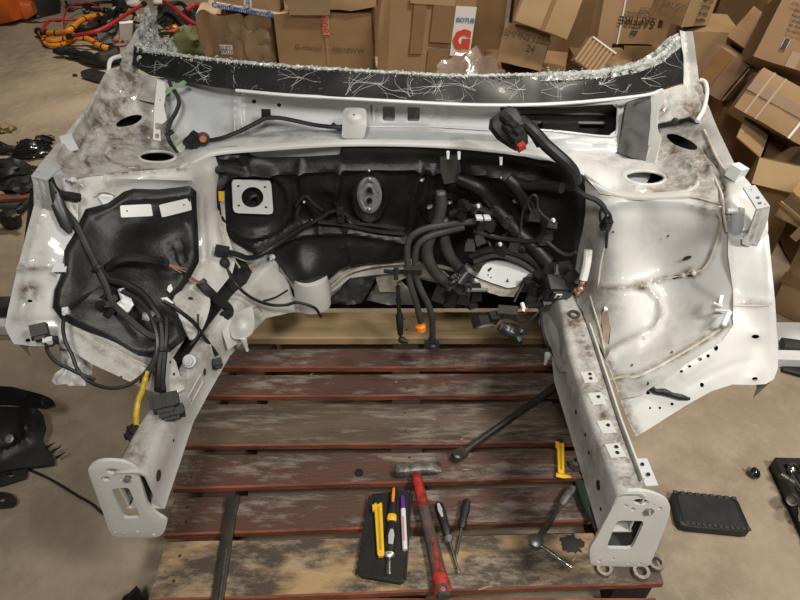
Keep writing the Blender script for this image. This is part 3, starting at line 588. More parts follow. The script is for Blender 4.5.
mf = sheet('sound_mat', matf, S_fire, [FELT], car, step=2.6, thick=.010, roll=.8, lift=.012,
      bumps=[('ridge', [(216, 170), (250, 171), (340, 166), (420, 166), (480, 170), (575, 186)], 3, .020), ('dome', 253, 200, 0, 34, 30, -.008), ('ridge', ell(253, 202, 38, 34)+[(291, 202)], 4, .016), ('dome', 307, 264, 0, 22, 18, .060), ('ridge', [(256, 250), (280, 238), (302, 228), (350, 226), (404, 236)], 5, .034),
             ('plateau', [(300, 232), (350, 230), (406, 240), (406, 262), (340, 266), (320, 284), (296, 284), (284, 262)], 5, .022), ('ridge', [(300, 165), (303, 195), (320, 225)], 3, .014), ('ridge', [(340, 168), (335, 200), (345, 222)], 3, .018), ('ridge', [(420, 168), (412, 200), (408, 240)], 4, .020), ('ridge', ell(370, 195, 17, 24)+[(387, 195)], 3, .016),
             ('dome', 330, 185, 0, 9, 8, .016), ('noise', 14, .006), ('ridge', ell(441, 207, 18, 16)+[(459, 207)], 3, .018), ('ridge', [(432, 168), (430, 195)], 3, .014), ('plateau', [(348, 238), (404, 242), (404, 256), (352, 262)], 3, .010), ('ridge', [(340, 244), (348, 240), (352, 262)], 2, .008), ('ridge', [(452, 180), (470, 186), (500, 205), (520, 235)], 9, .030), ('ridge', [(505, 185), (535, 195), (548, 230)], 8, .022), ('dome', 386, 205, 0, 8, 16, -.010), ('ridge', [(222, 158), (238, 156), (246, 166)], 3, .010)])
pl_ = sheet('square_plate', rrect([(232, 180), (271, 181), (273.5, 214.5), (233.5, 213)], .12), S_fire, [WHITEPL], mf, lift=.026, step=3, thick=.004, holes=[ell(252.5, 197.5, 11, 10.5, 0, 24)]+[ell(x, y, 1.6, 1.4, 0, 8) for x, y in ((238.5, 186.5), (265, 187.5), (266, 207.5), (239, 206))])
sheet('pedal_recess', ell(252.5, 198, 14, 13.5), S_fire, [CAVITY], mf, lift=.004, step=5)
m = MB(); wire(m, S_fire, [(246, 206, .012), (250, 198, .02), (257, 196, .02), (260, 204, .012)], .006, 8); wire(m, S_fire, [(243, 203, .014), (255, 207, .014)], .004, 6); m.build('pedal_clip', RUBBER, mf)
sheet('yellow_label', [(218.5, 191.5), (223.5, 191.5), (224, 201), (219, 201)], S_fire, [YELLOW], mf, lift=.034, step=4, thick=.001)
g = sheet('grommet_plate', ell(369.5, 194.5, 12.5, 19, 0, 30), S_fire, [mat('grey_grommet', (.30, .31, .32), .4, var=(.16, .16, .16), vscale=30)], mf, lift=.022, step=2.6, thick=.006, bumps=[('ridge', ell(369.5, 194.5, 9.5, 15.5)+[(379, 194.5)], 1.6, .006), ('ridge', ell(369.5, 194.5, 4.6, 10)+[(374.1, 194.5)], 1.4, .007)])
for y in (190, 200):
    m = MB(); q = S_fire.P3(369.5, y, .024); d = (0, -1, .25); m.ring(q, d, .0085, .005, .010, 18); m.lathe(q, d, [(0, .005), (.002, .004)], 12); m.build('bushing', RUBBER, g)
for x, y in ((369.5, 179), (369, 209)):
    m = MB(); m.lathe(S_fire.P3(x, y, .022), (0, -1, .25), [(0, .006), (.008, .006), (.010, .003)], 10); m.build('grommet_screw', GREYM, g)
for x, y in ((369.5, 168.5), (421, 178.5), (429, 206), (449, 201), (516, 200), (500, 175.5), (554, 185), (305, 200), (314.5, 220.5), (272, 257)):
    m = MB(); q = S_fire.P3(x, y, .014); m.lathe(q, (0, -1, .2), [(0, .005), (.010, .004), (.020, .003), (.022, .001)], 8); m.lathe(q, (0, -1, .2), [(0, .010), (.002, .009)], 10); m.build('stud', WHITEPL, mf)
for x, y in ((448, 154.5), (459, 155), (501, 160.5)):
    m = MB(); q = S_tray.P3(x, y-3, .016); m.loft(q, S_tray.P3(x, y+4, .03), [(0, .009, .004), (1, .006, .004)], n=8); m.build('trim_clip', WHITEPL, mf)
# lip of the firewall
m = MB(); lip = [(180, 167), (190, 164), (200, 158.5), (216, 151.5), (260, 147.5), (340, 142.5), (420, 143), (480, 147), (540, 154.5), (562, 161), (582, 172), (600, 187), (625, 195), (660, 196), (690, 193)]
S_lip = Surf([(110, 173, 1.262), (150, 170, 1.30), (185, 166, 1.34), (213, 153, 1.405), (340, 143, 1.43), (420, 144, 1.43), (480, 147, 1.425), (562, 162, 1.385), (600, 190, 1.30), (640, 197, 1.26), (690, 194, 1.22)])
top = [S_lip.P3(x, y, 0) for x, y in catmull(lip, 4)]; n = len(top); m = MB()
prof = [(0, .020), (-.006, .006), (-.010, -.002), (-.008, -.016), (-.003, -.016), (-.002, -.004), (.004, .001), (.022, .012)]
V = [p+np.array([0, dy, dz*.6]) for p in top for dy, dz in [(.016, .001), (-.003, .002), (-.006, -.001), (-.006, -.014), (-.003, -.014), (-.002, -.004), (.016, -.004)]]
m.add(V, [(i*7+k, i*7+(k+1) % 7, (i+1)*7+(k+1) % 7, (i+1)*7+k) for i in range(n-1) for k in range(7)]); m.build('cowl_lip', WHITE, car, sharp=60)

# cowl tray below the windscreen
back = [(164, 76), (215, 86), (290, 93), (400, 101), (500, 103), (600, 97), (660, 88), (657, 130), (655, 165), (600, 156), (560, 148), (500, 136), (400, 131), (290, 131), (210, 141), (168, 143)]
bw = sheet('cowl_panel', back, S_wall, [GREYP], car, step=4, dirt=True,
      holes=[rrect([(382.5, 106.5), (395, 107), (395, 121), (383, 120.5)], .12), rrect([(407.5, 107), (420, 107.5), (419.5, 121), (407.5, 121)], .12), rrect([(499, 105), (560, 107), (612, 104), (617, 108), (616, 130), (608, 136), (560, 131), (520, 128), (503, 122)], .12), ell(254, 101.5, 2.3, 2), ell(279, 105, 2.2, 2), ell(225, 116, .9, .8, 0, 8)],
      bumps=[('ridge', [(235, 88), (235, 135)], 1.5, .006), ('ridge', [(240, 88), (240, 135)], 1.5, .006), ('ridge', [(372, 125), (430, 125)], 2.5, .006), ('plateau', [(374, 102), (430, 102), (430, 124), (374, 124)], 2, .006), ('ridge', [(440, 105), (440, 130)], 2, .004), ('dome', 187, 113, 0, 3, 4, .004), ('dome', 183, 126, 0, 3, 5, .004), ('noise', 20, .002), ('ridge', [(490, 140), (520, 139), (600, 144), (640, 150)], 3, .006)])
tr = sheet('cowl_tray', [(168, 142), (210, 140), (290, 130), (400, 130), (500, 135), (560, 147), (600, 155), (656, 164), (640, 197), (600, 189), (562, 163), (480, 149), (420, 145), (340, 144), (260, 149), (215, 153), (190, 164)], S_tray, [GREYP], car, step=4, dirt=True, bumps=[('noise', 22, .004), ('ridge', [(220, 143), (290, 137), (340, 136)], 3, .006)])
sheet('blower_cavity', [(490, 98), (630, 98), (630, 145), (490, 140)], S_wall, [CAVITY], bw, lift=-.10, step=20)  # black backing paints the shade in the big opening
for y in (113, 122): 
    m = MB(); m.tube([S_wall.P3(515, y, -.07), S_wall.P3(605, y+1, -.07)], .006, 6); m.build('blower_slat', PLASTIC, bw)
m = MB(); m.box(S_wall.P3(560, 126, -.06), (.10, .02, .02)); m.build('blower_motor', PLASTIC, bw)
sheet('backing_sheet', [(370, 100), (432, 100), (432, 127), (370, 127)], S_wall, [GREYM], bw, lift=-.05, step=16)
sheet('backing_sheet', [(240, 96), (290, 97), (290, 110), (240, 110)], S_wall, [CAVITY], bw, lift=-.03, step=16)  # dark sheet added to shade the small cowl holes
for pl in ([(233, 88), (234, 112), (235, 134)], [(237, 89), (238, 112), (239, 134)], [(241, 90), (242, 112), (243, 134)]): bead('pressed_rib', S_wall, pl, .0032, GREYP, bw, .001)
for a, c in ((381, 396), (406, 421)):
    bead('opening_frame', S_wall, [(a, 105.5), (c, 106.2), (c, 122), (a+.5, 121.5), (a, 106)], .0030, GREYP, bw, .002)
sheet('support_plate', [(372, 103), (378, 104.5), (425, 105.5), (432, 105), (430, 125), (400, 124), (373, 124)], S_wall, [WHITE], bw, lift=.004, step=3, thick=.003, holes=[rrect([(382.5, 106.5), (395, 107), (395, 121), (383, 120.5)], .12), rrect([(407.5, 107), (420, 107.5), (419.5, 121), (407.5, 121)], .12), ell(376.5, 111, 1, 1, 0, 8), ell(426, 113, 1.2, 1.2, 0, 8)])
bead('opening_frame', S_wall, [(500, 104.5), (560, 106), (608, 103.5), (617.5, 106), (617, 130), (609, 136.5), (560, 131.5), (522, 128.5)], .004, GREYP, bw, .002)
bead('pressed_rib', S_wall, [(330, 127.5), (400, 126.5), (440, 127), (490, 130)], .004, GREYP, bw, .002)
for nm, x, y in (('flange_tab', 375, 100), ('flange_tab', 430, 103)):
    m = MB(); m.box(S_wall.P3(x, y, .06), (.045, .012, .022), Euler((.5, 0, .02)).to_matrix()); m.build(nm, WHITE, bw, smooth=False)
# white wiper-motor housing block
S_h = Surf([(343, 107, 1.51), (368, 107, 1.51), (342, 138, 1.47), (366, 138, 1.47), (355, 120, 1.475)])
o = sheet('wiper_mount', rrect([(344, 107.5), (366, 108), (367, 124), (364, 139), (341.5, 138.5), (342.5, 122)], .2), S_h, [WHITE], car, step=2.4, dirt=False, thick=.012, lift=.01, bumps=[('plateau', ell(354.5, 115.5, 8, 6.5), 2, .004)], holes=[ell(354, 115.5, 1.2, 1, 0, 8)])
# windscreen flange, end plates of the cowl
bead('glass_flange', Surf([(225, 89, 1.52), (330, 95, 1.50), (400, 98.5, 1.49), (480, 102, 1.49), (560, 101, 1.50), (640, 94, 1.56), (690, 82, 1.66)]), [(236, 90.5), (285, 95), (330, 97.5), (400, 101.5), (480, 105), (560, 103.5), (640, 96), (662, 90)], .0055, WHITEPL, car, .0)
S_ep = Surf([(653, 90, 1.60), (668, 88, 1.58), (652, 165, 1.44), (664, 162, 1.42), (657, 125, 1.52)])
ep = sheet('cowl_end_plate', [(651, 100), (655, 94), (662, 90), (664, 100), (658, 112), (657, 128), (661, 138), (655, 163), (645, 162), (650, 150), (648, 145), (650, 130)], S_ep, [WHITE], car, lift=.02, step=3, thick=.004, holes=[ell(650, 119, .8, .8, 0, 8), ell(650, 147, 1.8, 1.5, 0, 8)])
S_ed = Surf([(624, 100, 1.56), (650, 92, 1.57), (618, 158, 1.47), (646, 162, 1.45)])
sheet('shaded_cowl_end_wall', [(627, 102), (652, 93), (650, 120), (648, 150), (645, 162), (632, 158), (618, 152), (622, 130)], S_ed, [DUSTY], car, lift=.004, step=4, thick=.02, bumps=[('noise', 40, .008)])  # end wall of the cowl, its shadow painted as a dark colour
S_e2 = Surf([(155, 80, 1.56), (166, 80, 1.58), (152, 140, 1.44), (166, 140, 1.46)])
sheet('cowl_end_plate', [(157, 80), (165, 82), (166, 92), (164, 106), (167, 120), (160, 126), (161, 141), (153, 140), (154, 110)], S_e2, [WHITE], car, lift=.012, step=3, thick=.004, holes=[ell(160, 100, .9, .8, 0, 8), rrect([(155, 123), (163, 124), (162, 130), (155, 129)], .2), ell(157, 136, 2.2, 2.6, 0, 8)])

# windscreen remnant: black-banded laminated glass with a crushed upper edge
bot = [(131, 64), (148, 74), (175, 80), (215, 87), (260, 91.5), (320, 96), (370, 99), (430, 103), (500, 104.5), (560, 102), (620, 95.5), (660, 89), (684, 82)]
topg = [(684, 38), (674, 44), (662, 58), (640, 67), (600, 74), (520, 76), (450, 76.5), (400, 74), (330, 70), (260, 65), (200, 59), (165, 53.5), (150, 51), (134, 46)]
S_gl = Surf([(131, 64, 1.68), (215, 87, 1.55), (320, 96, 1.49), (430, 103, 1.475), (500, 104.5, 1.48), (600, 98, 1.54), (684, 82, 1.68), (134, 46, 1.72), (200, 59, 1.61), (330, 70, 1.54), (450, 76, 1.53), (600, 74, 1.59), (684, 38, 1.75)])
gl = sheet('windscreen_remnant', bot+topg, S_gl, [GLASSB], car, step=5, thick=.006, lift=.005, bumps=[('noise', 14, .006)])
# crushed edge: a crust of broken laminate with loose crumbs on it
rng = random.Random(3)
edge = catmull([(684, 36), (674, 42), (662, 55), (640, 65), (600, 72.5), (560, 75), (520, 75.5), (450, 76), (400, 73.5), (330, 69.5), (260, 64.5), (200, 58.5), (165, 53), (150, 50), (136, 46)], 40)
def shard(m, c, s, flat=.4):
    R = Euler((rng.uniform(0, 6), rng.uniform(0, 6), rng.uniform(0, 6))).to_matrix(); k = rng.choice((3, 4, 5)); V = []
    for z in (-1, 1):
        for i in range(k):
            a = 2*math.pi*i/k+rng.uniform(-.3, .3); V.append(Vector(c)+R @ Vector((math.cos(a)*s, math.sin(a)*s*rng.uniform(.5, 1), z*s*flat*.5)))
    m.add(V, [tuple(range(k))[::-1], tuple(range(k, 2*k))]+[(i, (i+1) % k, k+(i+1) % k, k+i) for i in range(k)])
m = MB(); P = []; R_ = []
for i, (x, y) in enumerate(edge):
    a = noise.noise(Vector((x*.09, 0, 2)))+.7*noise.noise(Vector((x*.31, 5, 2)))+.5*noise.noise(Vector((x*.9, 5, 8)))
    P.append(S_gl.P3(x, y-.6+1.3*a, .006+.003*a)); R_.append(max(.0012, (.0042 if x < 540 else .006)*(1+.75*noise.noise(Vector((x*.2, 9, 1)))+.6*noise.noise(Vector((x*.7, 3, 1))))))
m.tube(P, R_, 7); m.build('crushed_crust', CRUSH, gl, smooth=False)
m = MB()
for i, (x, y) in enumerate(edge):
    for _ in range(3 if x < 540 else 6):
        yy = y-.2+rng.gauss(0, 1.6 if x < 540 else 3.0)+(1 if x > 540 else 0); xx = x+rng.uniform(-1, 1)
        shard(m, S_gl.P3(xx, yy, .007+rng.uniform(0, .005)), rng.uniform(.0008, .0028), rng.uniform(.2, .6))
for _ in range(260):
    t = rng.random(); x = 137+rng.uniform(0, 1)**1.3*46*(1-t*.8); y = 52-t*40*(1-(x-137)/60)+rng.uniform(-2, 2)
    shard(m, S_gl.P3(x, min(y, 56), .008+rng.uniform(0, .005)), rng.uniform(.0008, .003), .25)
for _ in range(500):
    x = rng.uniform(140, 680); yb = float(np.interp(x, [p[0] for p in bot], [p[1] for p in bot])); yt = float(np.interp(x, [p[0] for p in edge[::-1]], [p[1] for p in edge[::-1]]))
    shard(m, S_gl.P3(x, yt+(yb-yt)*rng.random()**1.6*.9, .0062), rng.uniform(.0005, .0014), .4)
o = m.build('crushed_glass', CRUSH, gl, smooth=False); o['kind'] = 'stuff'
CRAZ = mat('crazed_glass', (.50, .52, .49), .25, var=(.05, .055, .055), vscale=70, vamt=1, coat=.6)
sheet('crazed_glass', [(136, 52), (139, 34), (144, 14), (148, 2), (151, 16), (155, 10), (158, 34), (163, 42), (172, 36), (175, 46), (178, 57), (160, 54)], S_gl, [CRAZ], gl, lift=.006, step=2.6, thick=.004, bumps=[('noise', 50, .008), ('noise', 120, .004)])
sheet('crazed_glass', [(520, 73), (560, 72), (600, 69), (622, 65), (640, 60), (656, 50), (668, 38), (678, 33), (684, 35), (683, 46), (672, 54), (660, 64), (640, 72), (610, 78), (575, 80), (540, 81), (525, 78)], S_gl, [CRAZ], gl, lift=.0075, step=2.6, thick=.004, bumps=[('noise', 50, .008), ('noise', 120, .004)])
# cracks: raised splinter lines, starring out from impact points
m = MB()
def crack(x, y, a, L, w):
    pts = [(x, y)]; 
    for _ in range(int(L/6)+1):
        a += rng.uniform(-.4, .4); x += 6*math.cos(a); y += 6*math.sin(a)*.7; pts.append((x, y))
    pts = [p for p in pts if inpoly(np.array([p]), bot+topg)[0]]
    if len(pts) > 1: m.tube([S_gl.P3(*p, .0058) for p in pts], [w*.6, w*.2], 4)
for cx, cy, n, L, w in ((414, 99, 9, 60, .0011), (300, 78, 6, 40, .0008), (205, 77, 6, 40, .0011), (228, 70, 7, 40, .001), (560, 88, 7, 50, .0012), (520, 90, 7, 46, .001), (380, 84, 6, 60, .001), (350, 92, 5, 60, .0009), (470, 88, 6, 40, .0009), (600, 84, 6, 50, .0011), (640, 78, 6, 40, .001), (165, 66, 4, 30, .0008), (268, 82, 4, 40, .0008), (440, 86, 8, 50, .001)):
    for k in range(int(n*1.1)+1): crack(cx+rng.uniform(-3, 3), cy+rng.uniform(-1, 1), rng.uniform(0, 6.28), L*rng.uniform(.5, 1.2), w)
for _ in range(26): crack(*rng.choice(edge), rng.uniform(.5, 2.7), rng.uniform(15, 55), .0009)
o = m.build('crack_lines', CRACK, gl); o['kind'] = 'stuff'

# front rails
def rail(name, secs, top_flange, parent):
    Ys = [s[0] for s in secs]; m = MB(); n = 64; V = []
    for i in range(n):
        Y = Ys[0]+(Ys[-1]-Ys[0])*i/(n-1); xl, xr, zt, zb = [float(np.interp(Y, Ys, [s[k] for s in secs])) for k in range(1, 5)]
        c = .010; sec = [(xl+c+(xr-xl-2*c)*k/6, zt) for k in range(7)]+[(xr, zt-c), (xr, zt-(zt-zb)*.5), (xr, zb+c*1.4), (xr+.006, zb), (xl-.006, zb), (xl, zb+c*1.4), (xl, zt-(zt-zb)*.5), (xl, zt-c)]
        V += [(x, Y, z) for x, z in sec]
        t = .004; V += [(x+(t if x < (xl+xr)/2 else -t), Y, z+(t if z < (zt+zb)/2 else -t)) for x, z in sec]
    F = []
    for i in range(n-1):
        L = len(sec); a, b = i*2*L, (i+1)*2*L
        for k in range(L): k2 = (k+1) % L; F += [(a+k, a+k2, b+k2, b+k), (a+L+k2, a+L+k, b+L+k, b+L+k2)]
    for a in (0, (n-1)*2*L):
        for k in range(L): k2 = (k+1) % L; F.append((a+k, a+L+k, a+L+k2, a+k2))
    P = np.array(V); q = P-CAM; d = q @ np.array([0, cp, -sp]); px = 400+FPX*q[:, 0]/d; py = 300-FPX*(q @ np.array([0, sp, cp]))/d
    Q = np.stack([px, py], 1); a = np.full(len(Q), .05)
    for x, y, rx, ry, st in DIRT: a = np.maximum(a, st*np.exp(-(((Q[:, 0]-x)/rx)**2+((Q[:, 1]-y)/ry)**2)))
    m.add(V, F, 0, a); return m.build(name, [WHITE], parent, sharp=50)
SL = [(.665, -.553, -.487, .612, .485), (.80, -.556, -.491, .588, .475), (.90, -.545, -.494, .573, .468), (1.0, -.528, -.485, .563, .455), (1.149, -.506, -.466, .55, .44), (1.40, -.45, -.40, .53, .38), (1.47, -.43, -.37, .525, .37)]
SR = [(.628, .408, .464, .598, .46), (.823, .408, .472, .575, .45), (1.075, .412, .487, .555, .42), (1.2, .430, .492, .548, .41), (1.46, .44, .51, .54, .36)]
rl = rail('front_rail', SL, 0, car); rr = rail('front_rail', SR, 1, car)
def rp(secs, Y, f, side='top', lift=.001):
    """a point on a rail's top (f across) or its inner side (f down)"""
    xl, xr, zt, zb = [float(np.interp(Y, [s[0] for s in secs], [s[k] for s in secs])) for k in range(1, 5)]
    if side == 'top': return np.array([xl+(xr-xl)*f, Y, zt+lift])
    if side == 'right': return np.array([xr+lift, Y, zt+(zb-zt)*f])
    return np.array([xl-lift, Y, zt+(zb-zt)*f])
SPL = Surf([(88, 468, .665), (138, 472, .672), (112, 536, .650), (165, 525, .655)])
pll = sheet('end_plate', catmull([(88, 473), (90, 467), (100, 462.5), (112, 462), (124, 463.5), (135, 469), (138.5, 474), (141, 484), (144.5, 497), (148, 507), (155, 514), (165.5, 521), (166, 526), (163, 534), (156, 538), (140, 538.5), (118, 538), (111.5, 535), (108, 529), (102, 512), (94, 490)], 3, True), SPL, [WHITE], rl, lift=.004, thick=.007, step=3, dirt=False, roll=.3,
     holes=[rrect([(111, 489), (129, 487.5), (141, 518), (124, 519)], .15), ell(113, 471.5, 7.5, 3, 5), ell(106, 479, 5, 2.6, 8), ell(128, 477.5, 3.8, 2.2), ell(121, 479, 1.6, 1.3, 0, 8), ell(101, 475, 1.2, 1, 0, 8), ell(96, 476, 1.2, 1, 0, 8), ell(138, 530.5, 2.2, 1.4, 0, 8), ell(154.5, 534, 3, 1.8, 0, 10), ell(124, 532, 1, .9, 0, 8), ell(115, 531.5, 1.2, 1, 0, 8)])
m = MB(); m.lathe(SPL.P3(128, 477.5, .001), (0, -1, .1), [(0, .006), (.008, .006), (.009, .003)], 10); m.build('bolt', GREYM, pll)
SPR = Surf([(617, 498, .632), (668, 505, .628), (593, 563, .604), (650, 565, .604)])
plr = sheet('end_plate', catmull([(615, 502), (618, 496), (625, 493), (640, 492), (655, 495), (667, 501), (670.5, 508), (669, 518), (661, 540), (652, 562), (647, 567), (630, 567.5), (610, 567), (594, 566), (590.5, 560), (590.5, 549), (596, 540), (604, 525), (611, 512)], 3, True), SPR, [WHITE], rr, lift=.004, thick=.007, step=3, roll=.3,
     holes=[rrect([(617, 520.5), (645, 521), (632, 549), (606, 548.5)], .15), ell(641, 502, 8, 3.2, 3), ell(633, 509.5, 2.6, 1.8), ell(626, 506, 2.4, 1.6, 0, 10), ell(660, 508.5, 2.2, 1.5, 0, 8), ell(653.5, 505, 1.5, 1, 0, 8), ell(599, 561, 2.6, 1.7, 0, 10), ell(613.5, 559, 2, 1.4, 0, 8), ell(629, 563.5, 1.8, 1.1, 0, 8), ell(640, 564, 2, 1.2, 0, 8)])
m = MB(); q = SPR.P3(648.5, 511.5, .004); m.lathe(q, (0, -1, .1), [(0, .0105), (.002, .0105), (.0024, .008), (.003, .0078), (.006, .0035), (.008, .002)], 14); m.build('bolt', GREYM, plr)
# crash-box collar: the rail's mouth widens into each plate
for S_, out, c in ((SPR, [(612, 516), (650, 517), (637, 553), (600, 553)], rr),):
    m = MB(); A = [S_.P3(x, y, -.002) for x, y in rrect(out, .1)]; B = [p+np.array([0, .10, .0]) for p in A]; n = len(A)
    m.add(A+B, [(i, (i+1) % n, n+(i+1) % n, n+i) for i in range(n)]); m.build('crash_box', DUSTY, c)  # dark colour paints the shaded inside of the collar
# rail fittings: pads, plugs, holes, flange
for Y, f in ((.955, .42), (.885, .45), (.80, .45), (.735, .45)):
    m = MB(); q = rp(SR, Y, f); m.box(q+np.array([0, 0, .0]), (.034, .036, .003), Euler((-.08, 0, .1)).to_matrix(), taper=.9); pd = m.build('weld_pad', WHITE, rr, smooth=False)
    m = MB()
    for dx, dy in ((.004, .006), (.002, -.008)) if Y > .9 or Y < .75 else ((.004, .002),): m.lathe(q+np.array([dx, dy, .0035]), (0, -.05, 1), [(0, .0042), (.0007, .0038)], 10)
    m.build('pad_hole', CAVITY, pd)
m = MB(); m.ring(rp(SR, 1.19, .5)+np.array([0, 0, .0]), (0, -.05, 1), .016, .009, .004); m.build('rail_grommet', DUSTY, rr)
m = MB(); V = []
for i in range(16):
    Y = .66+(1.15-.66)*i/15; q = rp(SR, Y, 1.0); V += [q+np.array([-.003, 0, -.01]), q+np.array([-.001, 0, .006]), q+np.array([.003, 0, .006]), q+np.array([.005, 0, -.02])]
m.add(V, [(i*4+k, i*4+(k+1) % 4, i*4+4+(k+1) % 4, i*4+4+k) for i in range(15) for k in range(4)]+[(0, 1, 2, 3), (60, 63, 62, 61)]); m.build('rail_flange', WHITE, rr, sharp=60)
m = MB(); q = U(646, 475, .70); m.loft(U(640, 459, .735), U(652, 486, .672), [(0, .030, .003), (1, .026, .003)], n=8, sq=.9); o = m.build('bolt_tab', GREYP, rr)
m = MB()
for x, y in ((642, 465), (648, 475)): m.lathe(U(x, y, .715 if y < 470 else .695)+np.array([0, 0, .002]), (0, -.2, 1), [(0, .004), (.002, .004)], 8)
m.build('tab_hole', CAVITY, o)
for Y, f, r in ((.70, .55, .011), (.78, .5, .004), (.82, .4, .004), (.66, .75, .004), (.90, .5, .005)):
    m = MB(); m.lathe(rp(SR, Y, f, 'left', .0002), (-1, 0, 0), [(0, r), (.0012, r*.96), (.0014, r*.8)], 14); m.build('rail_plug', RUBBER if r > .005 else CAVITY, rr)
for Y, f, r in ((.70, .45, .012), (1.02, .45, .009), (1.27, .35, .009), (.80, .5, .003), (.93, .6, .003)):
    m = MB(); m.lathe(rp(SL, Y, f, 'right', .0002), (1, 0, 0), [(0, r), (.0012, r*.96), (.0014, r*.8)], 14); m.build('rail_plug', DUSTY if r > .005 else CAVITY, rl)
for a, c in ((1.16, 1.24), (.92, 1.0)):   # stamped slot outline on the inner side
    m = MB(); P = [rp(SL, Y, f, 'right', .001) for Y, f in ((a, .35), (c, .35), (c, .6), (a, .6), (a, .35))]; m.tube(P, .0015, 5); m.build('stamped_rib', WHITE, rl)
# rail roots widening to the firewall
S_rl = Surf([(222, 300, 1.22), (250, 262, 1.40), (287, 278, 1.46), (300, 300, 1.45), (240, 340, 1.17), (228, 352, 1.13), (262, 320, 1.33), (250, 300, 1.30)])
o = sheet('rail_root', [(222, 331), (240, 303), (260, 279), (270, 265), (287, 278), (293, 296), (300, 302), (294, 312), (266, 318), (258, 324), (252, 334), (240, 342), (228, 350)], S_rl, [WHITE], car, step=3, dirt=True, lift=.004, bumps=[('plateau', [(256, 288), (280, 286), (282, 291), (257, 294)], 2, .003), ('ridge', [(226, 300), (218, 330)], 3, .004)])
bead('seam_bead', S_rl, [(230, 318), (244, 312), (256, 306), (262, 312), (261, 316)], .0035, SEAL, o, .006)
S_cup = Surf([(230, 318, 1.21), (252, 308, 1.25), (254, 330, 1.18), (236, 340, 1.15), (242, 325, 1.175)])
o = sheet('jack_cup', catmull([(231, 320), (240, 312), (252, 307), (254, 322), (251, 334), (242, 339), (232, 337)], 3, True), S_cup, [WHITE], car, step=2.6, lift=.012, thick=.006, bumps=[('dome', 243, 326, 0, 9, 9, .012)])
m = MB(); q = S_cup.P3(243, 337, .01); m.lathe(q, (.06, 0, -1), [(0, .009), (.012, .009), (.016, .007), (.03, .007), (.034, .005), (.05, .0045)], 10); m.build('jack_stud', WHITEPL, car)
m = MB(); q = U(548, 354, 1.17); m.lathe(q, (-.06, 0, -1), [(0, .009), (.014, .008), (.018, .006), (.04, .004)], 10); m.build('jack_stud', WHITEPL, car)
S_rr = Surf([(545, 305, 1.40), (575, 305, 1.3), (540, 330, 1.27), (566, 345, 1.10), (560, 370, 1.05), (550, 350, 1.18)])
o = sheet('rail_root', [(542, 306), (556, 303), (560, 320), (564, 345), (566, 372), (560, 372), (552, 352), (545, 335), (538, 322)], S_rr, [WHITE], car, step=3, dirt=True, lift=.003, bumps=[('ridge', [(548, 320), (556, 345)], 2.5, .005), ('ridge', [(556, 318), (563, 350)], 2.5, -.004)])

# bottom of the firewall: sill edge, steering column cup, white heat plate, added dark board painting the shade of the gap, standing on the pallet
bead('sill_edge', S_fire, [(325, 292), (334, 284), (348, 273), (372, 266), (402, 263.5), (436, 266), (460, 272), (475, 280)], .008, SEAL, car, .012)
S_sl = Surf([(345, 275, 1.53), (400, 266, 1.55), (460, 276, 1.53), (400, 290, 1.56), (345, 300, 1.54), (460, 296, 1.55)])
o = sheet('sill_plate', [(330, 290), (350, 274), (400, 265), (436, 268), (466, 276), (468, 292), (448, 286), (410, 276), (396, 282), (398, 292), (380, 292), (375, 276), (352, 280), (338, 300), (328, 302)], S_sl, [SEAL], car, step=4, lift=.0)
m = MB(); q = U(309, 268, 1.43); m.lathe((q[0], 1.44, .375), (0, 0, 1), [(0, .048), (.004, .054), (.06, .056), (.11, .05)], 24); m.build('column_cup', WHITE, car)
S_hp = Surf([(475, 275, 1.47), (490, 260, 1.49), (534, 264, 1.45), (516, 287, 1.42), (495, 284, 1.44)])
o = sheet('heat_plate', [(474, 276), (479, 273), (483, 266), (490, 260), (512, 261), (535, 265), (532, 271), (524, 278), (516, 287), (508, 288), (492, 283)], S_hp, [WHITEPL], car, lift=.10, step=3, thick=.003, holes=[[(487, 270), (491, 267), (492, 269), (488.5, 272)], ell(488, 275, .9, .9, 0, 8), ell(491, 277.5, .9, .9, 0, 8), [(505, 282), (508, 278), (509, 282.5)]])
sheet('tunnel_flange', [(470, 278), (476, 276), (508, 289), (520, 286), (514, 297), (500, 296), (480, 290), (468, 284)], S_hp, [SEAL], car, lift=.08, step=3, bumps=[('ridge', [(472, 280), (512, 293)], 2, .004)])
m = MB(); m.box((.02, 1.71, .27), (1.0, .06, .24)); o = m.build('gap_shade_board', CAVITY, car, smooth=False)
S_bt = Surf([(330, 300, 1.50), (376, 275, 1.53), (365, 304, 1.50), (345, 280, 1.51)])
sheet('rubber_boot', [(328, 303), (340, 292), (352, 278), (366, 274), (376, 276), (370, 290), (362, 303), (345, 305)], S_bt, [DUSTY], car, step=3, thick=.02, bumps=[('noise', 60, .012)])
sheet('heat_shield', [(366, 300), (376, 284), (384, 277), (400, 280), (412, 292), (413, 305), (390, 305)], Surf([(366, 300, 1.57), (384, 277, 1.6), (412, 292, 1.58), (400, 305, 1.57)]), [GREYM], car, step=4, bumps=[('noise', 40, .012)])
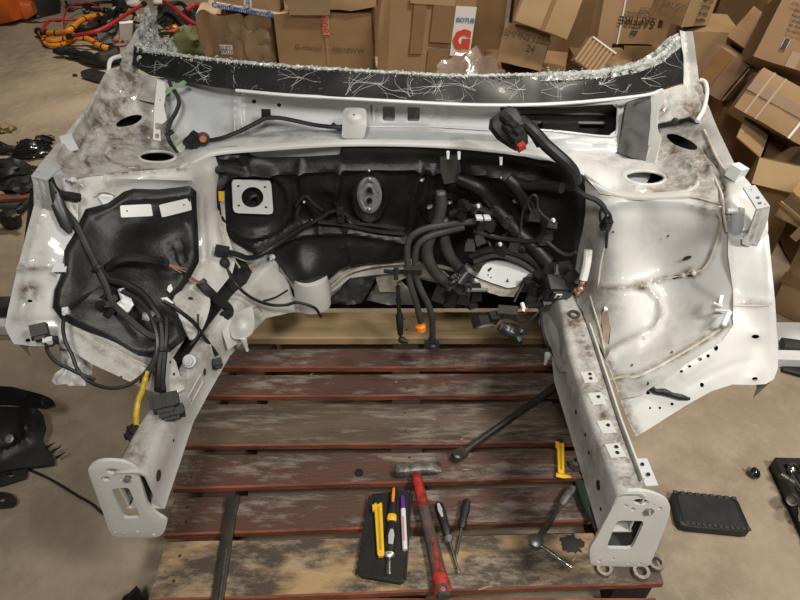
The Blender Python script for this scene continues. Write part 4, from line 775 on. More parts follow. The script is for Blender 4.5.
# ------------------------------------------------------------------ looms and hoses hanging on the body
def loom(name, label, cat, S, runs, m_=None, group=None, extra=None):
    """runs: (part name, [(px, py, lift)], radius, material)"""
    q = S.P3(*runs[0][1][0][:2]); root = thing(name, label, cat, q, group)
    for pn, pts, r, mt in runs:
        b = MB(); wire(b, S, pts, r, 8, 6); b.build(pn, mt, root)
    return root
def plug(root, name, S, p, size, rot, mt, lift=.02, ribs=2):
    b = MB(); R = Euler(rot).to_matrix(); c = S.P3(p[0], p[1], lift); b.box(c, size, R, taper=.86)
    for k in range(ribs): b.box(Vector(c)+R @ Vector(((k-.5*(ribs-1))*size[0]*.45, 0, size[2]*.5)), (size[0]*.12, size[1]*.8, size[2]*.2), R)
    b.box(Vector(c)+R @ Vector((0, -size[1]*.52, 0)), (size[0]*.6, size[1]*.3, size[2]*.6), R)
    return b.build(name, mt, root, smooth=False)
def frayed(root, S, p, d, lift, n=7, L=14, mt=None, r=.0011):
    b = MB()
    for k in range(n):
        a = d+rng.uniform(-.16, .16); l = L*rng.uniform(.6, 1.1)
        wire(b, S, [(p[0], p[1], lift), (p[0]+l*.5*math.cos(a)+rng.uniform(-1, 1), p[1]+l*.5*math.sin(a), lift+rng.uniform(-.002, .004)), (p[0]+l*math.cos(a), p[1]+l*math.sin(a), lift+rng.uniform(-.004, .006))], r, 5, 3)
    o = b.build('bare_strands', mt or COPPER, root); o['kind'] = 'stuff'; return o

S_L = Surf([(45, 190, 1.17), (70, 240, 1.13), (105, 305, 1.07), (130, 265, 1.15), (165, 262, 1.20), (195, 272, 1.26), (150, 340, 1.00), (158, 380, .92), (163, 405, .855), (60, 320, .97), (50, 345, .92), (90, 380, .885), (130, 384, .89), (215, 355, 1.10), (195, 330, 1.09), (137, 430, .80), (225, 300, 1.25), (40, 330, .945), (200, 300, 1.16)])
h = loom('engine_bay_loom', 'thick black cable loom sprawling over the left black mat and dropping to the left rail', 'wiring loom', S_L, [
    ('loom_trunk', [(47, 181, .015), (52, 196, .02), (66, 212, .03), (78, 228, .03), (87, 247, .04), (96, 265, .04), (106, 285, .045), (112, 302, .05), (128, 318, .05), (146, 333, .045), (155, 337, .04)], .0075, DUSTY),
    ('loom_trunk', [(108, 268, .03), (118, 261, .045), (130, 258.5, .05), (148, 260, .05), (166, 263, .04)], .0115, RUBBER),
    ('loom_trunk', [(110, 280, .045), (125, 284, .05), (142, 294, .05), (153, 308, .05), (160, 322, .045), (162, 345, .04), (159, 365, .035), (158, 390, .03)], .009, RUBBER),
    ('loom_trunk', [(120, 290, .05), (138, 300, .05), (150, 315, .05), (157, 335, .045), (157, 352, .04), (151, 368, .035), (146, 380, .03)], .0065, PLASTIC),
    ('loom_trunk', [(166, 318, .04), (166, 335, .045), (164, 355, .04), (162, 380, .035), (163, 392, .03)], .0075, RUBBER),
    ('branch_lead', [(104, 286, .045), (94, 291, .04), (83, 298, .035), (72, 306, .03), (66, 314, .025), (63, 325, .025), (65, 340, .03), (72, 355, .03), (78, 370, .03), (90, 382, .03), (108, 388, .035), (126, 386, .035), (142, 376, .035), (150, 366, .035)], .004, RUBBER),
    ('branch_lead', [(46, 343, .03), (48, 352, .035), (56, 362, .03), (68, 368, .03), (78, 373, .03), (95, 380, .03)], .0038, RUBBER),
    ('branch_lead', [(163, 301, .05), (172, 306, .05), (182, 313, .05), (192, 321, .045), (198, 328, .04), (203, 336, .035), (210, 345, .03), (217, 355, .03)], .0048, RUBBER),
    ('branch_lead', [(198, 314, .04), (198, 324, .04), (199, 333, .04), (195, 340, .04), (190, 345, .03)], .003, RUBBER),
    ('loom_trunk', [(50, 178, .02), (56, 190, .03), (70, 197, .03), (80, 199, .03)], .007, RUBBER)])
b = MB(); b.loft(S_L.P3(49, 182, .03), S_L.P3(70, 233, .035), [(0, .016, .012), (.2, .026, .016), (.6, .03, .018), (.85, .028, .016), (1, .01, .01)], n=10); b.build('cable_guide', PLASTIC, h)
b = MB(); b.loft(S_L.P3(53, 192, .03), S_L.P3(80, 196, .03), [(0, .02, .012), (.5, .018, .012), (1, .012, .012)], n=8); b.build('cable_guide', PLASTIC, h)
plug(h, 'connector_block', S_L, (39, 331), (.036, .03, .024), (.6, .1, .5), DUSTY, .02, 0)
plug(h, 'connector_block', S_L, (165, 402), (.056, .036, .034), (.5, .05, .35), RUBBER, .04, 3)
plug(h, 'connector_block', S_L, (172, 412), (.050, .026, .03), (.5, .05, .35), RUBBER, .035, 3)
plug(h, 'connector_block', S_L, (217, 363), (.026, .022, .022), (.5, .2, .5), RUBBER, .025, 2)
plug(h, 'connector_block', S_L, (55, 340), (.014, .014, .014), (.3, .2, .4), RUBBER, .035, 1)
b = MB(); b.tube([S_L.P3(x, y, .04) for x, y in ell(50, 341, 6, 5, 0, 18)+[(56, 341)]], .0028, 6); b.build('cable_loop', RUBBER, h)
b = MB(); b.box(S_L.P3(49, 342, .035), (.018, .012, .02), Euler((.2, 0, .3)).to_matrix()); b.build('white_clip', WHITEPL, h)
b = MB(); b.box(S_L.P3(66, 311, .035), (.012, .010, .014), Euler((.2, 0, .3)).to_matrix()); b.lathe(S_L.P3(66, 312, .04), (0, -1, .3), [(0, .006), (.01, .004)], 8); b.build('white_clip', WHITEPL, h)
for px, py in ((108, 306), (113, 300), (105, 297), (102, 306), (110, 311)):
    b = MB(); b.box(S_L.P3(px, py, .045), (.022, .016, .018), Euler((rng.uniform(0, 2), rng.uniform(0, 2), rng.uniform(0, 3))).to_matrix(), taper=.8); b.build('cable_clamp', RUBBER, h, smooth=False)
sheet('torn_bracket', [(118, 290), (124, 288), (126, 296), (131, 297), (133, 304), (127, 311), (118, 314), (115, 305), (120, 300)], S_L, [WHITEPL], h, lift=.05, step=2.4, thick=.003, bumps=[('noise', 60, .010), ('ridge', [(121, 290), (123, 302)], 2, .006)])
sheet('torn_bracket', [(143, 312), (153, 309), (155, 315), (148, 321), (142, 320)], S_L, [GREYM], h, lift=.055, step=2.4, thick=.003, bumps=[('noise', 60, .008)])
sheet('torn_bracket', [(161, 298), (167, 297), (174, 303), (168, 305)], S_L, [WHITEPL], h, lift=.05, step=2.4, thick=.003)
sheet('tape_flag', [(168, 286), (171, 284), (173, 289), (170, 293), (167, 290)], S_ml, [PAPER], h, lift=.02, step=2.4, thick=.001)
for px, py, a in ((163, 262, 0), (97, 267, .6), (158, 322, 1.4), (163, 350, 1.5)):
    b = MB(); b.tube([S_L.P3(px-1.8*math.cos(a), py-1.8*math.sin(a), .047), S_L.P3(px+1.8*math.cos(a), py+1.8*math.sin(a), .047)], .0128, 10); b.build('tape_wrap', PLASTIC, h)
frayed(h, S_L, (165, 263), .42, .045, 9, 26, mat('pink_brown_wires', (.42, .22, .15), .5, var=(.12, .08, .06), vscale=60), .0016)
# yellow airbag lead
yl = thing('yellow_lead', 'yellow taped cable with round black plug lying on the left front rail', 'cable', S_L.P3(137, 432))
b = MB(); wire(b, S_L, [(147, 372, .035), (143, 388, .03), (138, 402, .03), (136, 418, .02), (137, 428, .01)], .0062, 8); b.build('cable', mat('yellow_tape', (.62, .43, .03), .5, var=(.25, .17, .03), vscale=70, vamt=.8), yl)
b = MB(); c = S_L.P3(137, 433, .008)
b.lathe(c, (.1, -.2, 1), [(-.012, .020), (.0, .022), (.008, .021), (.010, .012), (.018, .010)], 16)
for k in range(7): a = k*.9; b.box(Vector(c)+Vector((.021*math.cos(a), .021*math.sin(a), 0)), (.008, .006, .016), Euler((0, 0, a)).to_matrix())
b.build('round_plug', RUBBER, yl)
# cut sleeve and cut loom at the firewall corner
cs_ = thing('cut_hose_sleeve', 'short thick black sleeve with hooked end lying across the left rail root', 'hose', S_L.P3(210, 300))
b = MB(); wire(b, S_L, [(201, 284, .03), (208, 291, .032), (217, 299, .032), (224, 304, .03), (229, 310, .025), (228, 316, .02)], .0125, 10); b.build('sleeve', RUBBER, cs_)
plug(cs_, 'end_fitting', S_L, (226, 315), (.028, .022, .022), (.4, .2, 1.0), RUBBER, .02, 1)
frayed(cs_, S_L, (202, 283), 3.5, .03, 6, 14, None, .0018)
b = MB(); b.tube([S_L.P3(203, 285, .03), S_L.P3(200, 282, .03)], .015, 10); b.build('sleeve_collar', PLASTIC, cs_)

S_F = S_fire
h = loom('firewall_loom', 'black loom along the lower edge of the firewall mat with a cut copper end', 'wiring loom', S_F, [
    ('loom_trunk', [(216, 257, .10), (224, 252, .11), (236, 254, .11), (248, 258, .10), (258, 256, .07), (270, 249, .05), (284, 240, .05), (300, 229, .05), (312, 222, .05)], .008, RUBBER),
    ('branch_lead', [(312, 223, .05), (322, 217, .05), (330, 212, .05), (338, 211, .05), (348, 216, .05), (356, 223, .05), (380, 226, .045), (404, 229, .05)], .005, PLASTIC),
    ('branch_lead', [(296, 206, .04), (300, 200, .04), (306, 196, .04), (312, 202, .05), (322, 210, .05)], .004, PLASTIC),
    ('branch_lead', [(300, 206, .04), (297, 214, .04), (302, 224, .05)], .0045, PLASTIC),
    ('branch_lead', [(318, 222, .045), (345, 225, .05), (375, 231, .05), (404, 234, .05)], .0065, RUBBER)])
b = MB(); b.box(S_F.P3(222, 251, .12), (.036, .022, .022), Euler((.2, .3, .1)).to_matrix()); b.build('connector_block', RUBBER, h, smooth=False)
for x, y in ((340, 211), (341, 219)): 
    b = MB(); b.box(S_F.P3(x, y, .06), (.018, .014, .02), Euler((.2, .1, .1)).to_matrix()); b.build('cable_clamp', PLASTIC, h, smooth=False)
frayed(h, S_F, (216, 258), 2.6, .10, 8, 8)
h = loom('speed_sensor_lead', 'thin black lead curling down from the firewall corner over the pale sill', 'cable', S_F, [
    ('lead', [(224, 263, .13), (229, 272, .15), (236, 284, .20), (246, 294, .215), (258, 301, .20), (272, 305, .17), (286, 305, .17), (296, 302.5, .18), (308, 305, .19), (316, 309, .19), (321, 317, .18)], .0045, RUBBER),
    ('lead', [(250, 300, .14), (262, 301, .13), (276, 297, .11), (288, 290, .09)], .003, RUBBER)])
b = MB(); b.lathe(S_F.P3(225, 264, .13), (.2, -.6, 1), [(-.012, .010), (0, .014), (.014, .013), (.018, .008)], 12); b.build('round_plug', RUBBER, h)

# loom across the cowl tray
h = loom('cowl_loom', 'black loom crossing the grey cowl tray under the broken windscreen, left half', 'wiring loom', S_wall, [
    ('loom_trunk', [(192, 142, .04), (205, 141, .045), (222, 138, .05), (240, 131, .05), (258, 122, .05), (266, 118, .05), (280, 118, .05), (296, 121, .05), (315, 125, .05), (333, 127, .06), (344, 127, .06), (350, 131, .06), (359, 139, .06)], .0058, RUBBER),
    ('loom_trunk', [(332, 124, .06), (340, 129, .06), (350, 128, .06)], .006, RUBBER)])
plug(h, 'connector_block', S_wall, (193, 141), (.05, .028, .028), (.3, -.4, .9), RUBBER, .06, 2)
b = MB(); b.lathe(S_wall.P3(203, 139, .06), (.2, -.9, .3), [(-.012, .017), (.004, .017), (.005, .012)], 14); b.lathe(S_wall.P3(203, 139, .066), (.2, -.9, .3), [(0, .010), (.008, .008)], 12, 1); b.build('orange_ring_plug', [RUBBER, mat('dull_orange', (.42, .13, .04), .5)], h)
b = MB(); b.box(S_wall.P3(266, 114, .045), (.024, .012, .022), Euler((.2, .1, .2)).to_matrix()); b.ring(S_wall.P3(266, 113.5, .052), (0, -1, .2), .006, .003, .004, 10); b.build('cable_clamp', RUBBER, h, smooth=False)
h = loom('cowl_corner_lead', 'thin black lead with green tape down the left end of the cowl', 'cable', S_wall, [
    ('lead', [(169, 81, .05), (172, 88, .05), (177, 95, .05), (179, 103, .05), (176, 112, .05), (171, 121, .05), (168, 132, .05), (170, 142, .05), (176, 150, .06), (181, 154, .06)], .0052, RUBBER),
    ('lead', [(166, 136, .05), (173, 131, .05)], .006, RUBBER)])
sheet('green_tape', [(163, 92), (171, 87), (178, 83), (184, 80), (187, 83), (180, 87), (172, 90), (166, 95)], S_wall, [GREEN], h, lift=.058, step=3, thick=.001, bumps=[('noise', 40, .006)])
sheet('green_tape', [(176, 148), (182, 141), (186, 142), (184, 150), (180, 153)], S_wall, [mat('pale_green_tape', (.33, .38, .30), .5)], h, lift=.07, step=3, thick=.001, bumps=[('noise', 40, .006)])

# two heater pipes, hanging in front of the firewall
S_H = Surf([(405, 225, 1.39), (480, 222, 1.42), (408, 260, 1.37), (432, 300, 1.35), (420, 330, 1.33), (440, 342, 1.33), (470, 280, 1.38), (520, 240, 1.40), (560, 220, 1.36), (500, 190, 1.44), (560, 300, 1.33), (480, 330, 1.30), (520, 340, 1.30)])
hp = thing('coolant_pipe_pair', 'pair of grey bent pipes hanging before the firewall, one with an orange cap', 'pipe', S_H.P3(426, 343))
for pn, pts, r in (('pipe', [(484, 221, .0), (468, 222, .0), (445, 225, .0), (424, 229, .0), (412, 236, .0), (407.5, 246, .0), (407.5, 262, .0), (410, 282, .0), (416, 302, .0), (420, 318, .0), (421, 322, 0)], .0095),
                   ('pipe', [(464, 227, .0), (452, 230, .0), (436, 234, .0), (424, 239, .0), (417, 247, .0), (415, 258, .0), (416, 276, .0), (421, 290, .0), (428, 304, .0), (432, 318, .0), (432.5, 338, .0)], .0095)):
    b = MB(); wire(b, S_H, pts, r, 10); b.build(pn, DUSTY, hp)
b = MB(); b.lathe(S_H.P3(421, 331, .0), S_H.P3(420, 320, 0)-S_H.P3(421, 331, 0), [(0, .012), (.004, .0165), (.020, .0165), (.024, .011)], 14); b.build('orange_cap', ORANGE, hp)
b = MB(); b.lathe(S_H.P3(432.5, 347, .0), S_H.P3(432, 336, 0)-S_H.P3(432.5, 347, 0), [(0, .017), (.014, .018), (.018, .013), (.034, .0125)], 12); b.box(S_H.P3(427, 344, .01), (.016, .014, .02)); b.box(S_H.P3(437, 344, .01), (.012, .014, .02)); b.build('quick_connector', PLASTIC, hp)
b = MB(); b.box(S_H.P3(412.5, 270, .006), (.052, .02, .026), Euler((.3, 0, 0)).to_matrix()); b.build('pipe_clip', PLASTIC, hp, smooth=False)
b = MB(); b.box(S_H.P3(484, 223, .01), (.045, .03, .036), Euler((.2, .1, .2)).to_matrix(), taper=.9); pc = b.build('pipe_block', PLASTIC, hp, smooth=False)
for x in (479, 487):
    b = MB(); b.box(S_H.P3(x, 217.5, .02), (.018, .02, .006), Euler((.1, .1, .15)).to_matrix()); b.build('silver_tab', WHITEPL, pc)
# thick hoses behind them
for nm, lab, pts, r in (('coolant_hose', 'fat dusty rubber hose with metal stub, left of the two behind the bent pipes', [(441, 194, -.010), (441, 206, -.010), (437, 222, -.015), (430, 238, -.020), (427, 252, -.020), (431, 266, -.020), (440, 277, -.020), (452, 286, -.020)], .017),
                        ('coolant_hose', 'fat dusty rubber hose ending in a clamp beside the white heat plate', [(444, 222, -.030), (444, 238, -.030), (449, 254, -.030), (458, 266, -.030), (468, 276, -.030), (474, 280, -.030)], .0165)):
    t = thing(nm, lab, 'hose', S_H.P3(*pts[-1][:2])); b = MB(); wire(b, S_H, pts, r, 12); b.build('hose', DUSTY, t)
    p, q = S_H.P3(*pts[-1]), S_H.P3(*pts[-2]); b = MB(); b.ring(q+(p-q)*.8, p-q, r*1.18, r*.9, .010, 18); b.build('hose_clamp', GREYM, t)
    p0, p1 = S_H.P3(*pts[0]), S_H.P3(*pts[1]); b = MB(); b.tube([p0+(p0-p1)*.25, p0+(p1-p0)*.5], [r*.7, r*.98], 12); b.build('metal_stub', mat('brown_grey_pipe', (.16, .14, .12), .5) if 'brown_grey_pipe' not in MATS else MATS['brown_grey_pipe'], t)
t = thing('thermostat_elbow', 'black pipe elbow with clamps hanging in the middle below the hoses', 'pipe fitting', S_H.P3(460, 294))
b = MB(); c = S_H.P3(461, 287, .03)
b.lathe(c, (-.2, -1, .35), [(-.03, .02), (.0, .0205), (.012, .0205), (.013, .015), (.0, .014)], 16); b.build('elbow_mouth', PLASTIC, t)
b = MB(); b.tube([S_H.P3(458, 284, .03), S_H.P3(465, 275, .02), S_H.P3(473, 268, .02)], [.018, .02, .018], 12); b.build('elbow_body', PLASTIC, t)
b = MB(); b.ring(S_H.P3(470, 271, .02), S_H.P3(474, 266, .02)-S_H.P3(466, 275, .02), .0235, .019, .010, 18); b.build('hose_clamp', GREYM, t)
b = MB(); b.ring(S_H.P3(455, 279, .035), S_H.P3(452, 276, .03)-S_H.P3(458, 284, .03), .021, .016, .008, 16); b.build('hose_clamp', CHROME, t)
b = MB(); b.tube([S_H.P3(466, 290, .02), S_H.P3(488, 290, .02)], .006, 8); b.build('bleed_pipe', GREYM, t)
b = MB(); b.tube([S_H.P3(472, 272, .03), S_H.P3(471, 290, .03)], .003, 6); b.build('clip_wire', DARKSTEEL, t)
for k in range(7):
    b = MB(); b.box(S_H.P3(440+k*6, 294+rng.uniform(-4, 6), -.03+rng.uniform(-.02, .02)), (rng.uniform(.02, .04), rng.uniform(.02, .04), rng.uniform(.03, .07)), Euler((rng.uniform(-.4, .4), rng.uniform(-.4, .4), rng.uniform(-.6, .6))).to_matrix(), taper=.85); b.build('valve_block', RUBBER if k % 2 else PLASTIC, t, smooth=False)
# steering tie rod end hanging down in the middle
t = thing('hanging_link_rod', 'slim black rod with a ball joint hanging in front of the back pallet board', 'rod', S_H.P3(400, 341))
b = MB(); b.lathe(S_H.P3(400.5, 336, .0), S_H.P3(397, 272, 0)-S_H.P3(400.5, 336, 0), [(0, .004), (.006, .008), (.035, .0105), (.075, .0115), (.082, .007), (.12, .006), (.122, .009), (.13, .009), (.131, .006), (.175, .006)], 12); b.build('rod', RUBBER, t)
b = MB(); b.lathe(S_H.P3(402, 340, .0), (1, -.3, -.2), [(-.012, .004), (-.008, .009), (0, .011), (.008, .009), (.014, .006), (.02, .006)], 12); b.build('ball_joint', RUBBER, t)
b = MB(); b.tube([S_H.P3(384, 271, -.02), S_H.P3(396, 272, -.01), S_H.P3(410, 271, -.01)], .006, 8); b.tube([S_H.P3(396, 268, -.01), S_H.P3(396, 280, 0)], .007, 8); b.build('bracket', PLASTIC, t)

# crowded right half of the firewall: pipes and looms
S_R = Surf([(450, 170, 1.47), (470, 190, 1.47), (500, 205, 1.47), (540, 200, 1.43), (570, 190, 1.36), (570, 250, 1.36), (540, 260, 1.40), (490, 260, 1.43), (460, 240, 1.46), (560, 300, 1.35), (500, 300, 1.37), (480, 330, 1.30), (540, 330, 1.28)])
t = thing('insulated_pipe', 'thick black foam-wrapped pipe running down right across the firewall mat', 'pipe', S_R.P3(500, 200))
for pts, r in (([(458, 178, .03), (470, 183, .04), (482, 190, .05), (492, 201, .05), (500, 212, .05)], .019), ([(516, 182, .03), (530, 186, .04), (548, 186, .04), (562, 188, .04)], .014), ([(508, 178, .03), (516, 186, .04), (524, 200, .04), (530, 220, .04)], .018),
               ([(492, 205, .05), (505, 218, .06), (518, 232, .06), (534, 246, .06), (548, 262, .06)], .022)):
    b = MB(); wire(b, S_R, pts, r, 12); b.build('pipe_section', FELT, t)
b = MB(); b.loft(S_R.P3(449, 156, .03), S_R.P3(452, 182, .03), [(0, .05, .01), (.5, .055, .012), (1, .045, .01)], n=8, sq=.8, up=(0, -1, 0)); b.build('foil_flap', mat('dark_foil', (.06, .06, .058), .25, coat=.6, bump=.8, bscale=40), t)
h = loom('heater_loom', 'tangle of thin black leads and plugs before the right half of the firewall', 'wiring loom', S_R, [
    ('branch_lead', [(474, 231, .07), (486, 235, .08), (500, 238, .08), (516, 240, .08), (532, 241, .08), (545, 238, .08)], .007, RUBBER),
    ('branch_lead', [(519, 243, .08), (521, 225, .08), (523, 212, .08), (528, 201, .09), (533, 195, .09), (537, 198, .09), (538, 208, .09), (543, 215, .09), (552, 222, .08)], .0035, DUSTY),
    ('branch_lead', [(531, 196, .09), (528, 204, .09), (532, 212, .09)], .003, DUSTY),
    ('branch_lead', [(545, 240, .08), (552, 246, .08), (560, 252, .07), (568, 255, .07), (576, 252, .07)], .005, DUSTY),
    ('branch_lead', [(470, 256, .06), (490, 250, .07), (510, 252, .07), (528, 258, .07), (540, 268, .06)], .011, RUBBER),
    ('branch_lead', [(474, 262, .06), (496, 255, .07), (520, 262, .07), (538, 274, .06)], .008, DUSTY),
    ('branch_lead', [(450, 214, .06), (458, 210, .06), (466, 206, .06), (480, 208, .06), (494, 214, .06)], .008, PLASTIC),
    ('branch_lead', [(484, 236, .05), (490, 246, .06), (484, 256, .06), (478, 262, .06)], .005, RUBBER),
    ('branch_lead', [(500, 240, .06), (508, 232, .06), (516, 226, .06)], .005, PLASTIC)])
for x, y, s in ((464, 206, .03), (476, 208, .026), (552, 226, .03), (545, 239, .034), (530, 206, .022), (480, 240, .028), (500, 250, .034), (515, 247, .03), (462, 216, .022), (535, 216, .03), (548, 232, .026), (470, 246, .03), (490, 226, .03), (508, 222, .028), (520, 250, .026)):
    b = MB(); R = Euler((rng.uniform(-.4, .8), rng.uniform(-.5, .5), rng.uniform(-.8, .8))).to_matrix(); b.box(S_R.P3(x, y, .075), (s, s*.7, s*.8), R, taper=.85); b.box(Vector(S_R.P3(x, y, .075))+R @ Vector((0, 0, s*.5)), (s*.6, s*.4, s*.3), R)
    b.build('connector_block', rng.choice([RUBBER, PLASTIC, DUSTY]), h, smooth=False)
for x, y in ((478, 206), (500, 244), (553, 220)):
    b = MB(); b.lathe(S_R.P3(x, y, .1), (0, -1, .3), [(0, .006), (.008, .005), (.012, .003)], 8); b.build('white_clip', WHITEPL, h)
S_Q = Surf([(505, 112, 1.36), (525, 145, 1.33), (545, 150, 1.31), (570, 170, 1.28), (575, 190, 1.28), (600, 205, 1.255), (608, 225, 1.235), (607, 250, 1.22), (540, 130, 1.34)])
# fuse-box cover and thick cable pulled up over the cowl
h = thing('relay_box_lead', 'black relay box with a red clip on a thick cable draped over the right cowl', 'wiring loom', S_Q.P3(512, 130))
b = MB(); b.loft(S_Q.P3(499, 113, .05), S_Q.P3(522, 147, .05), [(0, .05, .028), (.15, .075, .04), (.5, .07, .045), (.85, .045, .04), (1, .03, .03)], n=12, sq=.7, up=(0, -1, .6)); bx = b.build('relay_box', RUBBER, h)
for k, (x, y) in enumerate(((506, 118), (512, 124), (517, 131), (508, 128), (514, 137))):
    b = MB(); b.box(S_Q.P3(x, y, .085), (.026, .016, .014), Euler((.3, .2, -.9)).to_matrix()); b.build('relay', PLASTIC, bx, smooth=False)
b = MB(); b.box(S_Q.P3(521, 146.5, .085), (.020, .014, .016), Euler((.3, -.3, .4)).to_matrix(), taper=.8); b.build('red_clip', RED, h, smooth=False)
for pts, r in (([(520, 120, .05), (530, 128, .06), (538, 136, .06), (546, 145, .06), (556, 154, .055), (566, 163, .05), (573, 172, .045), (576, 182, .04)], .0145), ([(530, 130, .05), (535, 138, .055), (540, 146, .05)], .008), ([(536, 126, .05), (526, 124, .06), (514, 126, .07)], .007)):
    b = MB(); wire(b, S_Q, pts, r, 10); b.build('thick_cable', RUBBER, h)
b = MB(); wire(b, S_Q, [(571, 181, .04), (576, 189, .04), (586, 196, .035), (596, 200, .03), (602, 205, .028), (606, 212, .026)], .0065, 8); b.build('lead', RUBBER, h)
for pts in ([(603, 206, .026), (600, 213, .03), (601, 222, .025), (606, 230, .02)], [(606, 210, .028), (610, 215, .03), (611, 223, .026), (608, 231, .02)], [(604, 208, .026), (606, 216, .03), (605, 225, .026)], [(607, 226, .02), (607, 236, .018), (606, 248, .015)]):
    b = MB(); wire(b, S_Q, pts, .0036, 6); b.build('lead', RUBBER, h)
plug(h, 'connector_block', S_Q, (606.5, 224), (.022, .02, .03), (.2, .1, .1), RUBBER, .024, 1)
# black junction box at the right rail root with copper lug
S_J = Surf([(530, 270, 1.36), (570, 270, 1.30), (585, 290, 1.255), (540, 300, 1.30), (560, 310, 1.26), (480, 325, 1.27), (520, 345, 1.24), (500, 310, 1.30), (470, 310, 1.30), (560, 370, 1.16), (550, 340, 1.20), (587, 250, 1.29)])
h = thing('junction_box', 'black junction box with white sticker at the head of the right rail', 'junction box', S_J.P3(555, 295))
b = MB(); R = Euler((.35, .1, .12)).to_matrix(); c = S_J.P3(558, 287, .03); b.box(c, (.075, .05, .055), R, taper=.92); b.box(Vector(c)+R @ Vector((.0, -.026, .0)), (.05, .008, .034), R); b.build('box_body', PLASTIC, h, smooth=False)
b = MB(); b.box(Vector(c)+R @ Vector((-.008, -.031, .004)), (.017, .003, .018), R); b.build('white_sticker', PAPER, h, smooth=False)
b = MB(); b.box(Vector(c)+R @ Vector((-.008, -.0335, .004)), (.009, .001, .010), R); b.build('sticker_window', INK, h, smooth=False)
for (x, y, s) in ((540, 276, .035), (545, 290, .03), (534, 292, .03), (528, 284, .034), (572, 276, .03), (550, 268, .03), (565, 268, .034), (532, 300, .028), (546, 302, .026)):
    b = MB(); b.box(S_J.P3(x, y, .02), (s, s*.8, s), Euler((rng.uniform(-.4, .8), rng.uniform(-.5, .5), rng.uniform(-.8, .8))).to_matrix(), taper=.85); b.build('relay', rng.choice([RUBBER, PLASTIC]), h, smooth=False)
b = MB(); wire(b, S_J, [(588, 250, .03), (587, 262, .035), (585, 272, .04), (583, 280, .045)], .011, 10); b.build('white_sleeve', PAPER, h)
for x, y, r in ((582, 283, .008), (580, 289, .010), (583, 279, .007), (578, 293, .007), (576, 290, .007)):
    b = MB(); b.lathe(S_J.P3(x, y, .045), (.2, -.6, .8), [(-r, r*.5), (-.4*r, r), (.5*r, r*.9), (r, r*.4)], 8); b.build('copper_lug', COPPER, h)
b = MB(); b.tube([S_J.P3(576, 288, .03), S_J.P3(570, 286, .03), S_J.P3(560, 285, .03)], .012, 8); b.build('stub_cable', RUBBER, h)
h = loom('rail_root_loom', 'black leads and torn plugs drooping over the back pallet board beside the right rail', 'wiring loom', S_J, [
    ('branch_lead', [(540, 306, .02), (541, 318, .03), (543, 332, .03), (548, 346, .03), (556, 358, .02), (565, 371, .01)], .0042, RUBBER),
    ('branch_lead', [(500, 318, .02), (512, 312, .03), (522, 308, .03), (532, 306, .03), (542, 305, .03)], .006, RUBBER),
    ('branch_lead', [(514, 302, .03), (520, 290, .03), (527, 280, .03), (536, 276, .03)], .004, RUBBER),
    ('branch_lead', [(508, 316, .02), (520, 322, .03), (530, 320, .03), (538, 312, .03)], .004, RUBBER),
    ('branch_lead', [(512, 308, .03), (518, 314, .035), (526, 313, .035)], .004, RUBBER)])
b = MB(); R = Euler((.6, .25, .45)).to_matrix(); c = S_J.P3(484, 321, .02); b.box(c, (.062, .03, .034), R, taper=.85); pb = b.build('plug_body', PLASTIC, h, smooth=False)
b = MB(); P = [Vector(c)+R @ Vector((.026*math.cos(a)*1.0, -.017, -.002+.014*math.sin(a))) for a in [math.radians(k) for k in range(-30, 215, 16)]]; b.tube(P, .0045, 6); b.build('silver_latch', GREYM, pb)
b = MB(); b.box(S_J.P3(508, 312, .03), (.06, .03, .028), Euler((.4, -.15, -.3)).to_matrix(), taper=.9); b.build('plug_body', DUSTY, h, smooth=False)
b = MB(); b.box(S_J.P3(492, 318, .02), (.034, .03, .036), Euler((.4, .2, .5)).to_matrix(), taper=.9); b.build('plug_body', RUBBER, h, smooth=False)
sheet('torn_cover', [(496, 328), (504, 322), (514, 324), (524, 330), (528, 334), (520, 336), (526, 345), (518, 343), (510, 338), (502, 336)], S_J, [PLASTIC], h, lift=.01, step=2.6, thick=.004, bumps=[('noise', 50, .016)])
b = MB(); b.tube([S_J.P3(522, 303, .03), S_J.P3(524, 309, .035), S_J.P3(523, 311, .035)], .006, 8); b.build('white_clip', WHITEPL, h)
b = MB(); b.tube([S_J.P3(517, 311, .035), S_J.P3(528, 309, .035)], .004, 6); b.build('orange_seal', mat('orange_seal', (.5, .14, .05), .5), h)
# ------------------------------------------------------------------ tools on the pallet
PT = PZ+.004
def V3(*a): return Vector(a)
def on(px, py, dz=0.0): return Vector(G(px, py, PT+dz))
# claw-less hammer: head across, red and black handle down to the front edge
hm = thing('hammer', 'hammer with dark steel head and worn red and black handle on the pallet', 'hammer', on(420, 500))
h0, h1 = on(415, 470, .02), on(443, 592, .018)
b = MB(); p0, p1 = on(396, 471, .022), on(441, 467, .022)
b.loft(p0, p1, [(0, .030, .030), (.05, .034, .034), (.28, .034, .034), (.36, .028, .028), (.58, .030, .030), (.7, .034, .030), (.97, .036, .008), (1, .034, .004)], n=12, sq=.6); b.build('hammer_head', HAMSTEEL, hm)
d = h1-h0
b = MB(); b.loft(h0-d*.02, h0+d*.36, [(0, .026, .024), (.3, .028, .026), (.8, .030, .026), (1, .030, .026)], n=12, sq=.2); b.build('handle_neck', RED, hm)
b = MB(); b.loft(h0+d*.35, h0+d*.88, [(0, .031, .027), (.3, .031, .028), (.8, .035, .031), (1, .036, .032)], n=12, sq=.2); b.build('handle_grip', mat('worn_black_grip', (.05, .045, .042), .6, var=(.16, .09, .07), vscale=40, vamt=.8), hm)
b = MB(); b.loft(h0+d*.62+V3(.002, 0, .0148), h0+d*.88+V3(.002, 0, .0155), [(0, .006, .004), (.5, .010, .005), (1, .022, .006)], n=8); b.build('grip_inlay', RED, hm)
